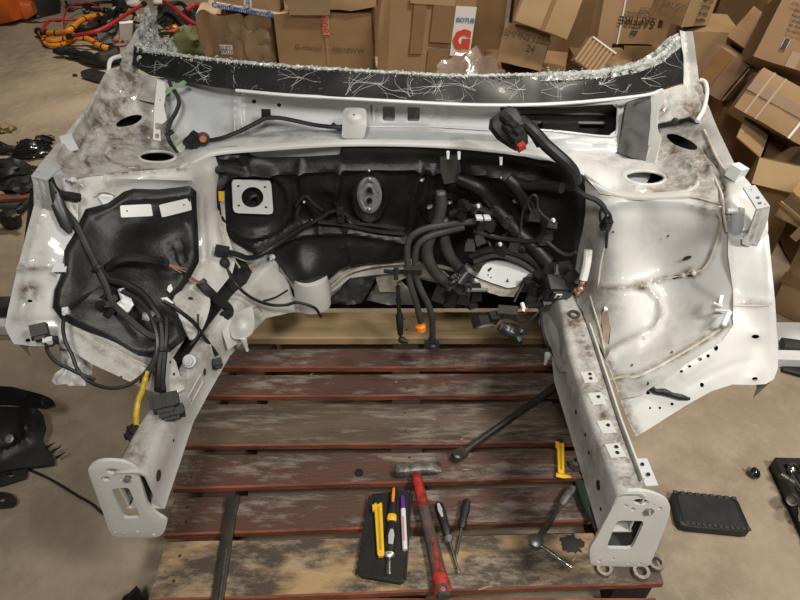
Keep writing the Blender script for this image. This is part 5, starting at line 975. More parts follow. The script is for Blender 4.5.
b = MB(); b.loft(h0+d*.87, h0+d*1.03, [(0, .036, .032), (.4, .042, .034), (.85, .044, .034), (1, .030, .024)], n=14, sq=.3); b.build('handle_butt', RED, hm)
b = MB(); b.ring(h0+d*1.0+V3(0, 0, .014), (0, -.15, 1), .013, .007, .006, 16); b.loft(h0+d*.99, h0+d*1.04, [(0, .040, .034), (1, .034, .028)], n=12); b.build('butt_cap', DUSTY, hm)
# tool tray (black case lid) holding knife, chisel and marker
tr_ = thing('tool_tray', 'small black ribbed plastic tray lying on the front pallet boards under a knife', 'tray', on(383, 560))
P = [on(371, 498), on(411, 494), on(405, 586), on(357, 578)]
def slab(mb, P, z0, z1, ins=.004, mi=0):
    n = len(P); c = sum(P, V3(0, 0, 0))/n; V = []
    for z, k in ((z0, 0), (z1-.003, 0), (z1, ins)):
        for p in P: q = p+(c-p).normalized()*k; V.append(V3(q.x, q.y, PT+z))
    mb.add(V, [tuple(range(n))[::-1], tuple(range(2*n, 3*n))]+[(r*n+i, r*n+(i+1) % n, (r+1)*n+(i+1) % n, (r+1)*n+i) for r in range(2) for i in range(n)], mi)
PR = [Vector(tuple(p)) for p in rrect([tuple(p) for p in P], .1)]
b = MB(); slab(b, PR, .001, .016); b.build('tray_body', RUBBER, tr_, sharp=30)
b = MB()
for i in range(4):
    a, c = P[i], P[(i+1) % 4]; b.tube([a*.97+c*.03+V3(0, 0, .0155), a*.03+c*.97+V3(0, 0, .0155)], .003, 6)
b.build('tray_rim', PLASTIC, tr_)
for k in range(11):
    t = (k+.5)/11; a = P[0]+(P[3]-P[0])*t; b = MB(); b.box(a+V3(-.003, 0, .008), (.005, .008, .014), Euler((0, 0, .15)).to_matrix()); b.build('rib', PLASTIC, tr_, smooth=False)
def knife(name, label, p0, p1, z, standing=False):
    t = thing(name, label, 'knife', (p0+p1)/2); d = p1-p0; L = d.length; ax = d/L; sd = ax.cross(V3(0, 0, 1)).normalized()
    up = V3(0, 0, 1)
    b = MB(); b.loft(p0, p1, [(0, .019, .010), (.03, .022, .013), (.3, .021, .014), (.75, .019, .013), (.96, .018, .012), (1, .012, .009)], n=12, sq=.8, up=up); b.build('knife_body', YELLOW, t)
    b = MB(); b.loft(p0+d*.1+up*.0062, p0+d*.9+up*.0062, [(0, .006, .002), (1, .006, .002)], n=8, up=up); b.build('blade_slot', mat('knife_slot', (.45, .26, .01), .6) if 'knife_slot' not in MATS else MATS['knife_slot'], t)
    b = MB(); b.loft(p0-d*.10, p0+d*.05, [(0, .012, .010), (.3, .018, .013), (1, .020, .0135)], n=10, sq=.6, up=up); b.build('end_cap', PLASTIC, t)
    b = MB(); b.box(p0+d*.13+up*.008+sd*.010, (.010, .016, .010), d.to_track_quat('Y', 'Z').to_matrix()); b.build('slider', YELLOW, t, smooth=False)
    return t
knife('utility_knife', 'yellow snap-off knife lying on the black tool tray', on(378, 503, .024), on(381, 557, .024), .02)
# chisel with black and yellow handle
t = thing('flat_chisel', 'short chisel with black handle and yellow collar, middle tool on the tray', 'chisel', on(391, 540))
p0, p1 = on(394, 488, .026), on(388, 574, .024); d = p1-p0
b = MB(); b.loft(p0, p0+d*.36, [(0, .012, .012), (.1, .018, .016), (.6, .020, .018), (1, .021, .018)], n=12, sq=.3); b.build('chisel_grip', RUBBER, t)
b = MB(); b.loft(p0+d*.02+V3(0, 0, .007), p0+d*.2+V3(0, 0, .008), [(0, .006, .004), (.5, .009, .004), (1, .006, .004)], n=8); b.build('grip_inlay', ORANGE, t)
b = MB(); b.loft(p0+d*.34, p0+d*.42, [(0, .022, .018), (.3, .026, .021), (.7, .026, .021), (1, .02, .017)], n=12); b.build('yellow_collar', YELLOW, t)
b = MB(); b.loft(p0+d*.41, p0+d*.80, [(0, .017, .016), (.3, .024, .020), (.75, .026, .022), (1, .022, .018)], n=12, sq=.3); b.build('chisel_grip', RUBBER, t)
b = MB(); b.loft(p0+d*.53+V3(.002, 0, .0095), p0+d*.70+V3(.002, 0, .010), [(0, .008, .003), (.4, .016, .004), (1, .012, .003)], n=10); b.build('grip_inlay', mat('grey_inlay', (.45, .45, .46), .4), t)
b = MB(); b.loft(p0+d*.78, p0+d*.83, [(0, .026, .02), (.5, .028, .016), (1, .016, .01)], n=12); b.build('chisel_collar', GREYM, t)
b = MB(); b.loft(p0+d*.82, p1, [(0, .008, .006), (.6, .010, .005), (1, .013, .002)], n=8, sq=.5); b.build('chisel_blade', STEEL, t)
# marker pen
t = thing('marker_pen', 'white marker pen with purple cap beside the hammer handle', 'pen', on(404, 525))
p0, p1 = on(402.5, 496, .024), on(405, 550, .022); d = p1-p0; PURPLE = mat('purple_plastic', (.13, .035, .28), .35)
b = MB(); b.tube([p0, p0+d*.04, p0+d*.27], [.004, .0062, .0066], 12); b.build('pen_cap', PURPLE, t)
b = MB(); b.tube([p0+d*.26, p0+d*.94, p1], [.0068, .0068, .0062], 12); b.build('barrel', PAPER, t)
b = MB(); b.loft(p0+d*.42+V3(-.001, 0, .0062), p0+d*.86+V3(-.001, 0, .0062), [(0, .005, .0018), (1, .005, .0018)], n=8); b.build('barrel_print', mat('pink_print', (.6, .25, .28), .5), t)
# two screwdrivers
def driver(lab, p0, p1, grip, r, inlay):
    t = thing('screwdriver', lab, 'screwdriver', (p0+p1)/2); d = p1-p0
    b = MB(); b.loft(p0, p0+d*grip, [(0, r*1.1, r*1.1), (.06, r*1.8, r*1.8), (.35, r*2.1, r*2.1), (.65, r*1.7, r*1.7), (.9, r*2.0, r*2.0), (1, r*1.3, r*1.3)], n=12, sq=.25); b.build('handle', RUBBER, t)
    if inlay:
        b = MB(); b.loft(p0+d*.04+V3(-.002, 0, r*.85), p0+d*grip*.5+V3(-.002, 0, r*.95), [(0, .007, .003), (.5, .013, .004), (1, .005, .003)], n=8); b.build('grip_inlay', mat('pale_grip_inlay', (.42, .42, .42), .4), t)
        b = MB(); b.loft(p0+d*grip, p0+d*(grip+.08), [(0, r*1.7, r*1.6), (.6, r*1.9, r*1.7), (1, r*.9, r*.9)], n=12); b.build('bolster', GREYM, t)
    b = MB(); b.loft(p0+d*(grip-.01), p1, [(0, .008, .008), (.9, .0075, .0075), (.95, .009, .005), (1, .008, .002)], n=8); b.build('shaft', DARKSTEEL, t)
    return t
driver('black screwdriver with grey grip inlay, just right of the hammer', on(438, 503, .02), on(459, 573, .008), .50, .0125, True)
driver('stubby black screwdriver farthest right of the hammer, its shaft under the other', on(467, 500, .018), on(456, 557, .006), .52, .0118, False)
# ratchet with extension
t = thing('ratchet_wrench', 'dusty steel ratchet with a socket extension bent off it on the front board', 'ratchet', on(545, 520))
p0, p1 = on(573, 487, .016), on(536, 542, .016); d = p1-p0
b = MB(); b.loft(p0, p0+d*.34, [(0, .018, .016), (.1, .022, .019), (.9, .022, .019), (1, .016, .014)], n=12, sq=.3); b.build('handle_grip', HAMSTEEL, t)
b = MB(); b.loft(p0+d*.33, p0+d*.98, [(0, .013, .012), (.5, .014, .012), (.55, .017, .014), (.9, .017, .014), (1, .015, .013)], n=12, sq=.3); b.build('shank', STEEL, t)
b = MB(); b.lathe(p1+V3(0, 0, -.012), (0, 0, 1), [(0, .016), (.004, .018), (.022, .018), (.026, .013), (.028, .006)], 18); b.build('ratchet_head', GREYM, t)
p2 = on(572, 568, .012); e = p2-p1
b = MB(); b.loft(p1+e*.1, p2, [(0, .011, .011), (.35, .011, .011), (.36, .014, .014), (.5, .014, .014), (.51, .010, .010), (.66, .010, .010), (.67, .015, .015), (.82, .016, .016), (.83, .012, .012), (.88, .012, .012), (.89, .016, .016), (1, .016, .016)], n=12, sq=.1); b.build('extension_bar', CHROME, t)
# flat bar at left and pry bar at right
t = thing('flat_bar', 'dark flat steel bar standing out over the front edge of the pallet, left part', 'bar', on(225, 560))
b = MB(); b.loft(on(233, 497, .006), on(217, 604, .008), [(0, .036, .012), (.12, .036, .012), (.16, .030, .012), (1, .028, .012)], n=8, sq=.95); b.build('bar_blade', DARKSTEEL, t)
b = MB(); b.loft(on(226, 548, .013), on(219, 600, .0145), [(0, .006, .003), (1, .006, .003)], n=8); b.build('bar_rib', STEEL, t)
t = thing('pry_bar', 'long dark pry bar slanting from the right rail down to the pallet', 'pry bar', on(455, 460))
p0, p1 = on(456, 457, .012), Vector(U(566, 378, 1.28))
p1 = on(563, 381, .035); d = p1-p0
b = MB(); b.loft(p0+d*.05, p1, [(0, .020, .018), (.04, .024, .022), (.06, .019, .019), (.9, .022, .022), (1, .020, .02)], n=10, sq=.1); b.build('bar', DARKSTEEL, t)
b = MB(); b.lathe(p0+V3(0, 0, -.008), (.2, .1, 1), [(0, .014), (.004, .017), (.022, .017), (.026, .012)], 14); b.box(p0+d*.04, (.03, .03, .02), Euler((0, 0, .7)).to_matrix()); b.build('bar_head', DARKSTEEL, t)
# yellow knife and wrenches by the right rail
knife('utility_knife', 'yellow knife lying across two boards beside the right rail', on(560, 443, .012), on(561, 474, .012), .01)
b = MB(); b.loft(on(556, 475, .008), on(571, 477, .006), [(0, .012, .006), (.5, .016, .006), (1, .005, .004)], n=8); o = b.build('knife_blade_clip', YELLOW, [x for x in C.objects if x.name.startswith('utility_knife')][-1])
def spanner(lab, p0, p1, w, ring0=False, m_=STEEL, grp=None):
    """combination spanner: open jaw at p0, ring at p1"""
    t = thing('spanner', lab, 'spanner', (p0+p1)/2); d = p1-p0; ax = d.normalized(); sd = ax.cross(V3(0, 0, 1)).normalized()
    b = MB(); b.loft(p0+ax*w*.8, p1-ax*w*.7, [(0, w*.8, .007), (.1, w*.55, .006), (.9, w*.5, .006), (1, w*.7, .007)], n=10, sq=.5); b.build('shank', m_, t)
    b = MB(); V = []; n = 20
    for k in range(n+1):
        a = .55+(2*math.pi-1.1)*k/n; o_ = -ax*math.cos(a)+sd*math.sin(a)
        for r, z in ((w*.55, -.005), (w, -.005), (w, .005), (w*.55, .005)): V.append(p0+o_*r+V3(0, 0, z))
    b.add(V, [(k*4+q, k*4+(q+1) % 4, k*4+4+(q+1) % 4, k*4+4+q) for k in range(n) for q in range(4)]+[(0, 1, 2, 3), (n*4, n*4+3, n*4+2, n*4+1)]); b.build('open_jaw', m_, t)
    b = MB(); b.ring(p1+V3(0, 0, -.006), (0, 0, 1), w*.95, w*.58, .013, 22); b.build('ring_end', m_, t)
    return t
spanner('steel spanner with its open jaw showing between the yellow knife and right rail', on(577, 464, .008), on(606, 500, .008), .021)
spanner('spanner whose ring shows under the left of the right end plate', on(596, 486, .007), on(604, 569, .007), .020)
spanner('spanner whose ring shows under the middle of the right end plate', on(624, 500, .007), on(641, 572, .009), .021)
spanner('spanner whose shiny ring sticks out past the right of the right end plate', on(640, 500, .010), on(656, 563, .012), .021)
t = thing('green_handle_tool', 'tool with a dark green handle lying half under the right rail', 'screwdriver', on(584, 500))
b = MB(); b.loft(on(578, 480, .016), on(593, 520, .016), [(0, .016, .014), (.15, .028, .026), (.7, .030, .028), (1, .018, .018)], n=12, sq=.2); b.build('handle', mat('dark_green_plastic', (.03, .06, .04), .4), t)
b = MB(); b.loft(on(592, 518, .014), on(602, 545, .010), [(0, .008, .008), (1, .007, .007)], n=8); b.build('shaft', STEEL, t)
for k, (x, y, s) in enumerate(((622, 579, .010), (634, 577, .009), (645, 575, .008))):
    pass
# wood splinters on the boards
for k, (x, y, L, a, lb) in enumerate(((463, 470, .02, .1, 'pale wood splinter beside the head of the long pry bar'), (478, 590, .035, .3, 'longest pale splinter at the front edge of the pallet'), (460, 440, .012, .5, 'tiny pale splinter under the middle of the long pry bar'), (310, 376, .014, 1, 'tiny pale splinter on the third board from the back'), (432, 420, .012, .2, 'pale chip on the wide grey-brown board'), (395, 383, .012, .9, 'tiny pale splinter on the third board, below the pipes'), (572, 562, .018, .8, 'pale splinter below the tar spot'))):
    b = MB(); p = on(x, y, .003); b.loft(p, p+V3(L*math.cos(a), L*math.sin(a), .001), [(0, .002, .001), (.4, .004, .002), (1, .001, .001)], n=6); o = b.build('wood_splinter', MATS['pale_new_wood']); tag(o, lb, 'splinter', 'wood splinters on the pallet')

# ------------------------------------------------------------------ things on the floor near the pallet
def onf(px, py, dz=0.0): return Vector(G(px, py, dz))
t = thing('case_lid', 'flat black plastic case lying on the concrete to the right of the pallet', 'case', onf(705, 520))
P = [onf(664, 494, .0), onf(727, 499, .0), onf(750, 536, .0), onf(749, 541, 0), onf(744, 542, 0), onf(680, 532, .0)]
P = [onf(668, 496), onf(733, 503), onf(748, 538), onf(676, 531)]
PR = [Vector(tuple(p)) for p in rrect([tuple(p) for p in P], .12)]
b = MB(); PTs = PT; PT = 0.0; slab(b, PR, .001, .032, .006); b.build('case_shell', RUBBER, t, sharp=30)
b = MB(); cc = sum(P, V3(0, 0, 0))/4
slab(b, [p+(cc-p)*.12 for p in PR], .030, .0335, .004); b.build('lid_panel', PLASTIC, t, sharp=30); PT = PTs
for i in range(13):
    s = (i+.5)/13; p = P[3]+(P[2]-P[3])*s; b = MB(); b.box(p+(P[0]-P[3])*.06+V3(0, 0, .0335), (.010, .008, .004), Euler((0, 0, -.1)).to_matrix()); b.build('rib', DUSTY, t, smooth=False)
for i in range(9):
    s = (i+.5)/9; p = P[0]+(P[1]-P[0])*s; b = MB(); b.box(p-(P[0]-P[3])*.06+V3(0, 0, .0335), (.012, .010, .004), Euler((0, 0, -.1)).to_matrix()); b.build('rib', DUSTY, t, smooth=False)
t = thing('screw_cap', 'small shiny black cap lying on bare concrete right of the car', 'cap', onf(751, 474))
b = MB(); b.lathe(onf(751, 474), (.3, -.4, 1), [(0, .014), (.006, .018), (.02, .017), (.026, .010), (.03, .004)], 16); b.build('cap_body', mat('gloss_black', (.012, .012, .012), .15, coat=1), t)
b = MB(); b.lathe(onf(749, 470, .02), (-.2, .2, 1), [(0, .004), (.012, .003)], 8); b.build('cap_stem', GREYM, t)
# socket case at the right edge
t = thing('socket_case', 'open black socket case at the right edge holding chrome sockets', 'tool case', onf(800, 500))
P = [onf(768, 468), onf(850, 470), onf(900, 600), onf(822, 586)]
def wallbox(P, h, th, name, m_, par):
    b = MB(); n = 4; cc = sum(P, V3(0, 0, 0))/4
    for i in range(4):
        a, c = P[i], P[(i+1) % 4]; ai, ci = a+(cc-a).normalized()*th*1.4, c+(cc-c).normalized()*th*1.4
        V = [a, c, ci, ai]; V = [V3(p.x, p.y, z) for z in (.001, h) for p in V]
        b.add(V, [(3, 2, 1, 0), (4, 5, 6, 7), (0, 1, 5, 4), (1, 2, 6, 5), (2, 3, 7, 6), (3, 0, 4, 7)])
    b.add([V3(p.x, p.y, z) for z in (.001, .02) for p in P], [(3, 2, 1, 0), (4, 5, 6, 7), (0, 1, 5, 4), (1, 2, 6, 5), (2, 3, 7, 6), (3, 0, 4, 7)]); return b.build(name, m_, par, smooth=False)
wallbox(P, .055, .02, 'case_shell', RUBBER, t)
b = MB(); P2 = [p+(sum(P, V3(0, 0, 0))/4-p).normalized()*.035+V3(0, 0, .035) for p in P]; b.tube(P2+[P2[0]], .006, 6); b.build('tray_rim', PLASTIC, t)
for k, (x, y) in enumerate(((794, 486), (799, 502), (806, 516), (812, 530), (818, 546), (823, 560), (806, 490), (812, 505))):
    b = MB(); b.box(onf(x, y, .03), (.045, .03, .02), Euler((0, 0, -.9)).to_matrix()); b.build('foam_divider', DUSTY, t, smooth=False)
def socket(lab, c, ax, r, L, m_, grp):
    b = MB(); b.lathe(c, ax, [(0, r*.62), (.001, r*.95), (.004, r), (L*.45, r), (L*.5, r*.85), (L, r*.85), (L-.001, r*.55), (L*.7, r*.5)], 16)
    o = b.build('socket', m_); tag(o, lab, 'socket', grp); return o
socket('large dark socket lying open end up in the socket case', onf(792, 499, .05), (-.4, -.4, .5), .017, .045, DARKSTEEL, 'sockets in the case')
socket('dark socket lying behind the large one in the socket case', onf(795, 484, .05), (-.6, .5, .15), .013, .045, DARKSTEEL, 'sockets in the case')
socket('small chrome socket at the far edge of the case interior', onf(803, 522, .05), (.2, .7, .2), .010, .04, CHROME, 'sockets in the case')
t = thing('socket_ratchet', 'chrome ratchet handle lying along the far side of the socket case', 'ratchet', onf(796, 480, .05))
b = MB(); b.loft(onf(790, 471, .065), onf(806, 496, .06), [(0, .014, .012), (.2, .018, .014), (.5, .012, .010), (1, .012, .010)], n=10); b.build('handle', CHROME, t)
b = MB(); b.lathe(onf(791, 471, .055), (0, 0, 1), [(0, .014), (.02, .015), (.024, .008)], 14); b.build('ratchet_head', CHROME, t)

# black wing part lower left (cut-off bumper bracket) and thin wire
t = thing('black_bumper_bracket', 'dark plastic and steel car bracket lying at the left edge below the apron', 'car part', onf(20, 450))
S_bb = Surf([(0, 385, 'z', .12), (55, 400, 'z', .10), (50, 440, 'z', .05), (0, 440, 'z', .06), (40, 460, 'z', .03), (0, 480, 'z', .03), (-60, 420, 'z', .08)])
sheet('upper_lip', catmull([(-60, 392), (0, 386), (25, 390), (48, 397), (55, 404), (48, 408), (30, 407), (0, 404), (-60, 408)], 3, True), S_bb, [mat('gloss_black_paint', (.008, .008, .009), .18, coat=.8)], t, lift=.06, step=5, thick=.01, bumps=[('ridge', [(-20, 392), (40, 400)], 4, .02)])
sheet('side_plate', [(-60, 405), (0, 406), (36, 408), (42, 414), (46, 428), (42, 440), (50, 452), (54, 464), (40, 466), (25, 468), (0, 472), (-60, 476)], S_bb, [RUBBER], t, lift=.01, step=4, thick=.012, bumps=[('ridge', [(26, 410), (28, 440), (0, 455)], 4, .02), ('dome', 10, 440, 0, 12, 9, -.02), ('noise', 12, .012)])
sheet('lower_tab', [(-40, 470), (0, 474), (28, 464), (26, 478), (0, 486), (-40, 486)], S_bb, [RUBBER], t, lift=.0, step=4, thick=.008, holes=[ell(10, 475, 4, 2)])
sheet('lower_tab', catmull([(-40, 492), (4, 492), (14, 497), (15, 503), (6, 508), (-40, 508)], 3, True), Surf([(-40, 490, 'z', .04), (15, 500, 'z', .03), (0, 510, 'z', .02), (-40, 510, 'z', .02)]), [RUBBER], t, step=4, thick=.008, holes=[ell(1, 500, 4, 2)])
for x, y in ((46, 448), (52, 452), (56, 458)):
    b = MB(); p = S_bb.P3(x, y, .02); b.loft(p, p+np.array([.03, .01, .015]), [(0, .012, .006), (1, .002, .002)], n=6); b.build('torn_spike', RUBBER, t)
b = MB(); b.lathe(S_bb.P3(10, 439, .03), (.1, -.5, .8), [(0, .013), (.006, .013), (.007, .007), (.012, .006)], 12); b.build('bolt', GREYM, t)
b = MB(); b.tube([onf(*p, .006) for p in catmull([(30, 470), (48, 478), (62, 486), (78, 496), (92, 504), (104, 514), (120, 520)], 5)], .004, 6); o = b.build('floor_wire', RUBBER); tag(o, 'thin black wire running on the floor towards the left rail end plate', 'wire')
# black bags at the bottom left
def blob(name, lab, cat, c, r, m_, seed=0, amp=.3, freq=3, flat=True, sub=3):
    bm = bmesh.new(); bmesh.ops.create_icosphere(bm, subdivisions=sub, radius=1)
    V = []
    for v in bm.verts:
        p = v.co*(1+amp*noise.noise(v.co*freq+Vector((seed, 0, 0)))+amp*.5*noise.noise(v.co*freq*3+Vector((0, seed, 0))))
        p = Vector((p.x*r[0], p.y*r[1], p.z*r[2]))
        if flat: p.z = max(p.z, -r[2]*.7)
        V.append(p+Vector(c))
    F = [tuple(v.index for v in f.verts) for f in bm.faces]; bm.free(); b = MB(); b.add(V, F); o = b.build(name, m_, sharp=50); tag(o, lab, cat); return o
blob('rubbish_bag', 'crumpled shiny black plastic bag on the floor before the left end of pallet', 'bag', (-.76, .50, .07), (.06, .05, .09), BAG, 3, .45, 2.2)
blob('rubber_scrap', 'dull black rubber lump squeezed beside the pallet corner, bottom left', 'scrap', (-.655, .60, .06), (.03, .08, .08), RUBBER, 8, .2, 2)
# suspension arm and rod at far left floor
t = thing('floor_rod', 'long pale steel rod on the floor at the left behind the apron corner', 'rod', onf(8, 207))
b = MB(); b.loft(onf(-30, 206, .03), onf(24, 207, .03), [(0, .03, .03), (1, .03, .03)], n=8); b.build('rod', DUSTY, t)
t = thing('ball_joint_arm', 'small black arm with a shiny stud on the floor behind the left apron', 'car part', onf(14, 214))
b = MB(); b.lathe(onf(10, 218, .05), (0, 0, 1), [(-.04, .04), (0, .05), (.03, .04), (.04, .02)], 14); b.build('joint_cup', RUBBER, t)
b = MB(); b.tube([onf(12, 216, .07), onf(19, 212, .10)], [.016, .012], 10); b.build('stud', CHROME, t)
b = MB(); b.loft(onf(8, 218, .03), onf(30, 200, .03), [(0, .05, .03), (1, .03, .03)], n=8); b.build('arm', RUBBER, t)
# white bars on the floor sticking out past both aprons
t = thing('white_crossbar', 'white painted square bar on the floor poking out left of the left apron', 'bar', onf(2, 326))
b = MB(); b.loft(onf(-70, 328, .025), onf(40, 326, .025), [(0, .05, .05), (1, .05, .05)], n=8, sq=.95); b.build('bar_body', WHITEPL, t)
b = MB(); b.loft(onf(-70, 308, .03), onf(30, 306, .03), [(0, .07, .06), (1, .07, .06)], n=8, sq=.95); b.build('grey_channel', DUSTY, t)
t = thing('white_crossbar', 'white painted square bar on the floor poking out right of the right apron', 'bar', onf(800, 358))
b = MB(); b.loft(onf(760, 358, .025), onf(860, 361, .025), [(0, .05, .05), (1, .05, .05)], n=8, sq=.95); b.build('bar_body', WHITEPL, t)
t = thing('pale_panel', 'dirty pale sheet panel on the floor under the boxes at the right edge', 'panel', onf(800, 338))
b = MB(); P = [onf(765, 352), onf(850, 352), onf(850, 328), onf(765, 328)]; slabz = [V3(p.x, p.y, z) for z in (.002, .03) for p in P]
b.add(slabz, [(3, 2, 1, 0), (4, 5, 6, 7), (0, 1, 5, 4), (1, 2, 6, 5), (2, 3, 7, 6), (3, 0, 4, 7)]); b.build('panel_face', WHITEPL, t, smooth=False)
b = MB(); b.loft(onf(782, 344, .05), onf(830, 350, .05), [(0, .05, .04), (.5, .045, .04), (1, .04, .04)], n=10); b.build('pipe_piece', DUSTY, t)
b = MB(); q = onf(800, 372, .0); b.loft(onf(782, 369, .012), onf(840, 378, .012), [(0, .02, .02), (.5, .06, .024), (1, .05, .02)], n=8); o = b.build('black_strip', RUBBER); tag(o, 'black rubber strip on the concrete below the white bar at right', 'strip')
# ------------------------------------------------------------------ cardboard boxes behind and to the right
INKS = {}
def text_mesh(b, s, size, M, mi=0, thick=.0006, bold=0.0):
    cu = bpy.data.curves.new('t', 'FONT'); cu.body = s; cu.size = size; cu.align_x = 'CENTER'; cu.align_y = 'CENTER'; cu.extrude = thick; cu.offset = bold; cu.resolution_u = 2
    ob = bpy.data.objects.new('t', cu); me = ob.to_mesh()
    V = [M @ v.co for v in me.vertices]; F = [tuple(p.vertices) for p in me.polygons]
    if F: b.add(V, F, mi)
    ob.to_mesh_clear(); bpy.data.objects.remove(ob); bpy.data.curves.remove(cu)
class Box:
    """a carton: local x across the front, y into depth, z up; origin at the middle of the front face's foot"""
    def __init__(s, label, px, Y, z0, w, h, d, rz=0, ry=0, rx=0, m=None, crumple=.006, open_top=False, group='cardboard boxes piled behind the car', lab=None, xw=None, seed=0, name='cardboard_box', fit=None):
        zc = z0+h/2; D = Y*cp+(CAMZ-zc)*sp; X = (px-400)/FPX*D if xw is None else xw
        s.R = (Matrix.Rotation(rz, 4, 'Z') @ Matrix.Rotation(ry, 4, 'Y') @ Matrix.Rotation(rx, 4, 'X'))
        s.M = Matrix.Translation((X, Y, z0+h/2)) @ s.R @ Matrix.Translation((0, 0, -h/2))
        if fit:      # the front face from three of its corners: foot left, foot right, top left
            A, Bq, T = [Vector(U(*p)) for p in fit]; ux = (Bq-A); w = ux.length; ux /= w; uz = (T-A)-ux*(T-A).dot(ux); h = uz.length; uz /= h; uy = uz.cross(ux)
            s.R = Matrix((ux, uy, uz)).transposed().to_4x4(); s.M = Matrix.Translation((A+Bq)/2) @ s.R
        s.w, s.h, s.d = w, h, d
        s.m = m or CARD
        n = 18 if crumple > .04 else 7; V = {}; b = MB(); VV = []; F = []
        def put(x, y, z):
            k = (round(x, 5), round(y, 5), round(z, 5))
            if k in V: return V[k]
            p = Vector((x*w/2, (y+1)*d/2, (z+1)*h/2)); q = p+Vector((seed*3.1, 0, 0))
            nz = Vector([noise.noise(q*5+Vector((i*9, 0, 0)))+(.5 if crumple < .04 else .9)*noise.noise(q*13+Vector((i*9, 4, 0))) for i in range(3)])*crumple
            e = sum(1 for c in (x, y, z) if abs(c) > .999)
            if e >= 2: p = p*1.0-Vector((x*(abs(x) > .999), y*(abs(y) > .999), z*(abs(z) > .999)))*.003
            VV.append(s.M @ (p+nz)); V[k] = len(VV)-1; return V[k]
        g = [-1+2*i/n for i in range(n+1)]; g[0], g[-1] = -1., 1.
        for i in range(n):
            for j in range(n):
                a, c, e, f = g[i], g[i+1], g[j], g[j+1]
                F += [(put(a, -1, e), put(c, -1, e), put(c, -1, f), put(a, -1, f)), (put(a, 1, e), put(a, 1, f), put(c, 1, f), put(c, 1, e)),
                      (put(-1, a, e), put(-1, a, f), put(-1, c, f), put(-1, c, e)), (put(1, a, e), put(1, c, e), put(1, c, f), put(1, a, f)), (put(a, e, -1), put(a, f, -1), put(c, f, -1), put(c, e, -1))]
                if not open_top: F.append((put(a, e, 1), put(c, e, 1), put(c, f, 1), put(a, f, 1)))
        b.add(VV, F)
        s.root = thing(name, label, 'box', s.M @ Vector((0, d/2, 0)), group); s.body = b.build('carton', s.m, s.root, sharp=40)
        if open_top:
            b = MB(); t = .012
            VV = [s.M @ Vector((x, y, z)) for z in (.02, h) for x, y in ((-w/2+t, t), (w/2-t, t), (w/2-t, d-t), (-w/2+t, d-t))]
            b.add(VV, [(0, 3, 2, 1)] and [(0, 1, 2, 3), (0, 4, 5, 1), (1, 5, 6, 2), (2, 6, 7, 3), (3, 7, 4, 0)]); b.build('inside', s.m, s.root, smooth=False)
    def face(s, f, u, v, lift=.004):
        """point on a face: f front/left/right/top, (u,v) in -1..1"""
        w, h, d = s.w, s.h, s.d
        p = {'front': (u*w/2, -lift, (v+1)*h/2), 'right': (w/2+lift, (u+1)*d/2, (v+1)*h/2), 'left': (-w/2-lift, (1-u)*d/2, (v+1)*h/2), 'top': (u*w/2, (v+1)*d/2, h+lift)}[f]
        return s.M @ Vector(p)
    def patch(s, name, f, u0, v0, u1, v1, m, lift=.005):
        n = 6; b = MB(); V = []
        for i in range(n+1):
            for j in range(n+1):
                u, v = u0+(u1-u0)*i/n, v0+(v1-v0)*j/n; V += [s.face(f, u, v, lift), s.face(f, u, v, lift-.006)]
        k = lambda i, j: 2*(i*(n+1)+j)
        F = [(k(i, j), k(i+1, j), k(i+1, j+1), k(i, j+1)) for i in range(n) for j in range(n)]
        F += [(k(i, j)+1, k(i, j+1)+1, k(i+1, j+1)+1, k(i+1, j)+1) for i in range(n) for j in range(n)]
        for i in range(n): F += [(k(i, 0), k(i, 0)+1, k(i+1, 0)+1, k(i+1, 0)), (k(i, n), k(i+1, n), k(i+1, n)+1, k(i, n)+1), (k(0, i), k(0, i+1), k(0, i+1)+1, k(0, i)+1), (k(n, i), k(n, i)+1, k(n, i+1)+1, k(n, i+1))]
        b.add(V, F); return b.build(name, m, s.root)
    def text(s, st, f, u, v, size, m=None, rot=0, name='printed_lettering', lift=.006, bold=0, par=None):
        lift += .004; c = s.face(f, u, v, lift); ux = (s.face(f, u+.1, v, lift)-c).normalized(); uy = (s.face(f, u, v+.1, lift)-c).normalized(); uz = ux.cross(uy).normalized()
        B = Matrix((ux, uy, uz)).transposed().to_4x4(); M = Matrix.Translation(c) @ B @ Matrix.Rotation(rot, 4, 'Z')
        b = MB(); text_mesh(b, st, size, M, bold=bold); return b.build(name, m or INKF, par or s.root, smooth=False)
    def flap(s, edge, ang, ln, m=None):
        """an opened lid flap: edge front/back/left/right"""
        w, h, d = s.w, s.h, s.d; t = .005
        a, c, o = {'front': ((-w/2, 0, h), (w/2, 0, h), (0, -1, 0)), 'back': ((-w/2, d, h), (w/2, d, h), (0, 1, 0)), 'left': ((-w/2, 0, h), (-w/2, d, h), (-1, 0, 0)), 'right': ((w/2, 0, h), (w/2, d, h), (1, 0, 0))}[edge]
        a, c, o = Vector(a), Vector(c), Vector(o); dr = o*math.cos(ang)+Vector((0, 0, 1))*math.sin(ang); nn = -o*math.sin(ang)+Vector((0, 0, 1))*math.cos(ang)
        P = [a, c, c+dr*ln+(a-c)*.04, a+dr*ln+(c-a)*.04]; V = [s.M @ p for p in P]+[s.M @ (p+nn*t) for p in P]
        b = MB(); b.add(V, [(3, 2, 1, 0), (4, 5, 6, 7), (0, 1, 5, 4), (1, 2, 6, 5), (2, 3, 7, 6), (3, 0, 4, 7)]); return b.build('box_flap', m or s.m, s.root, smooth=False)

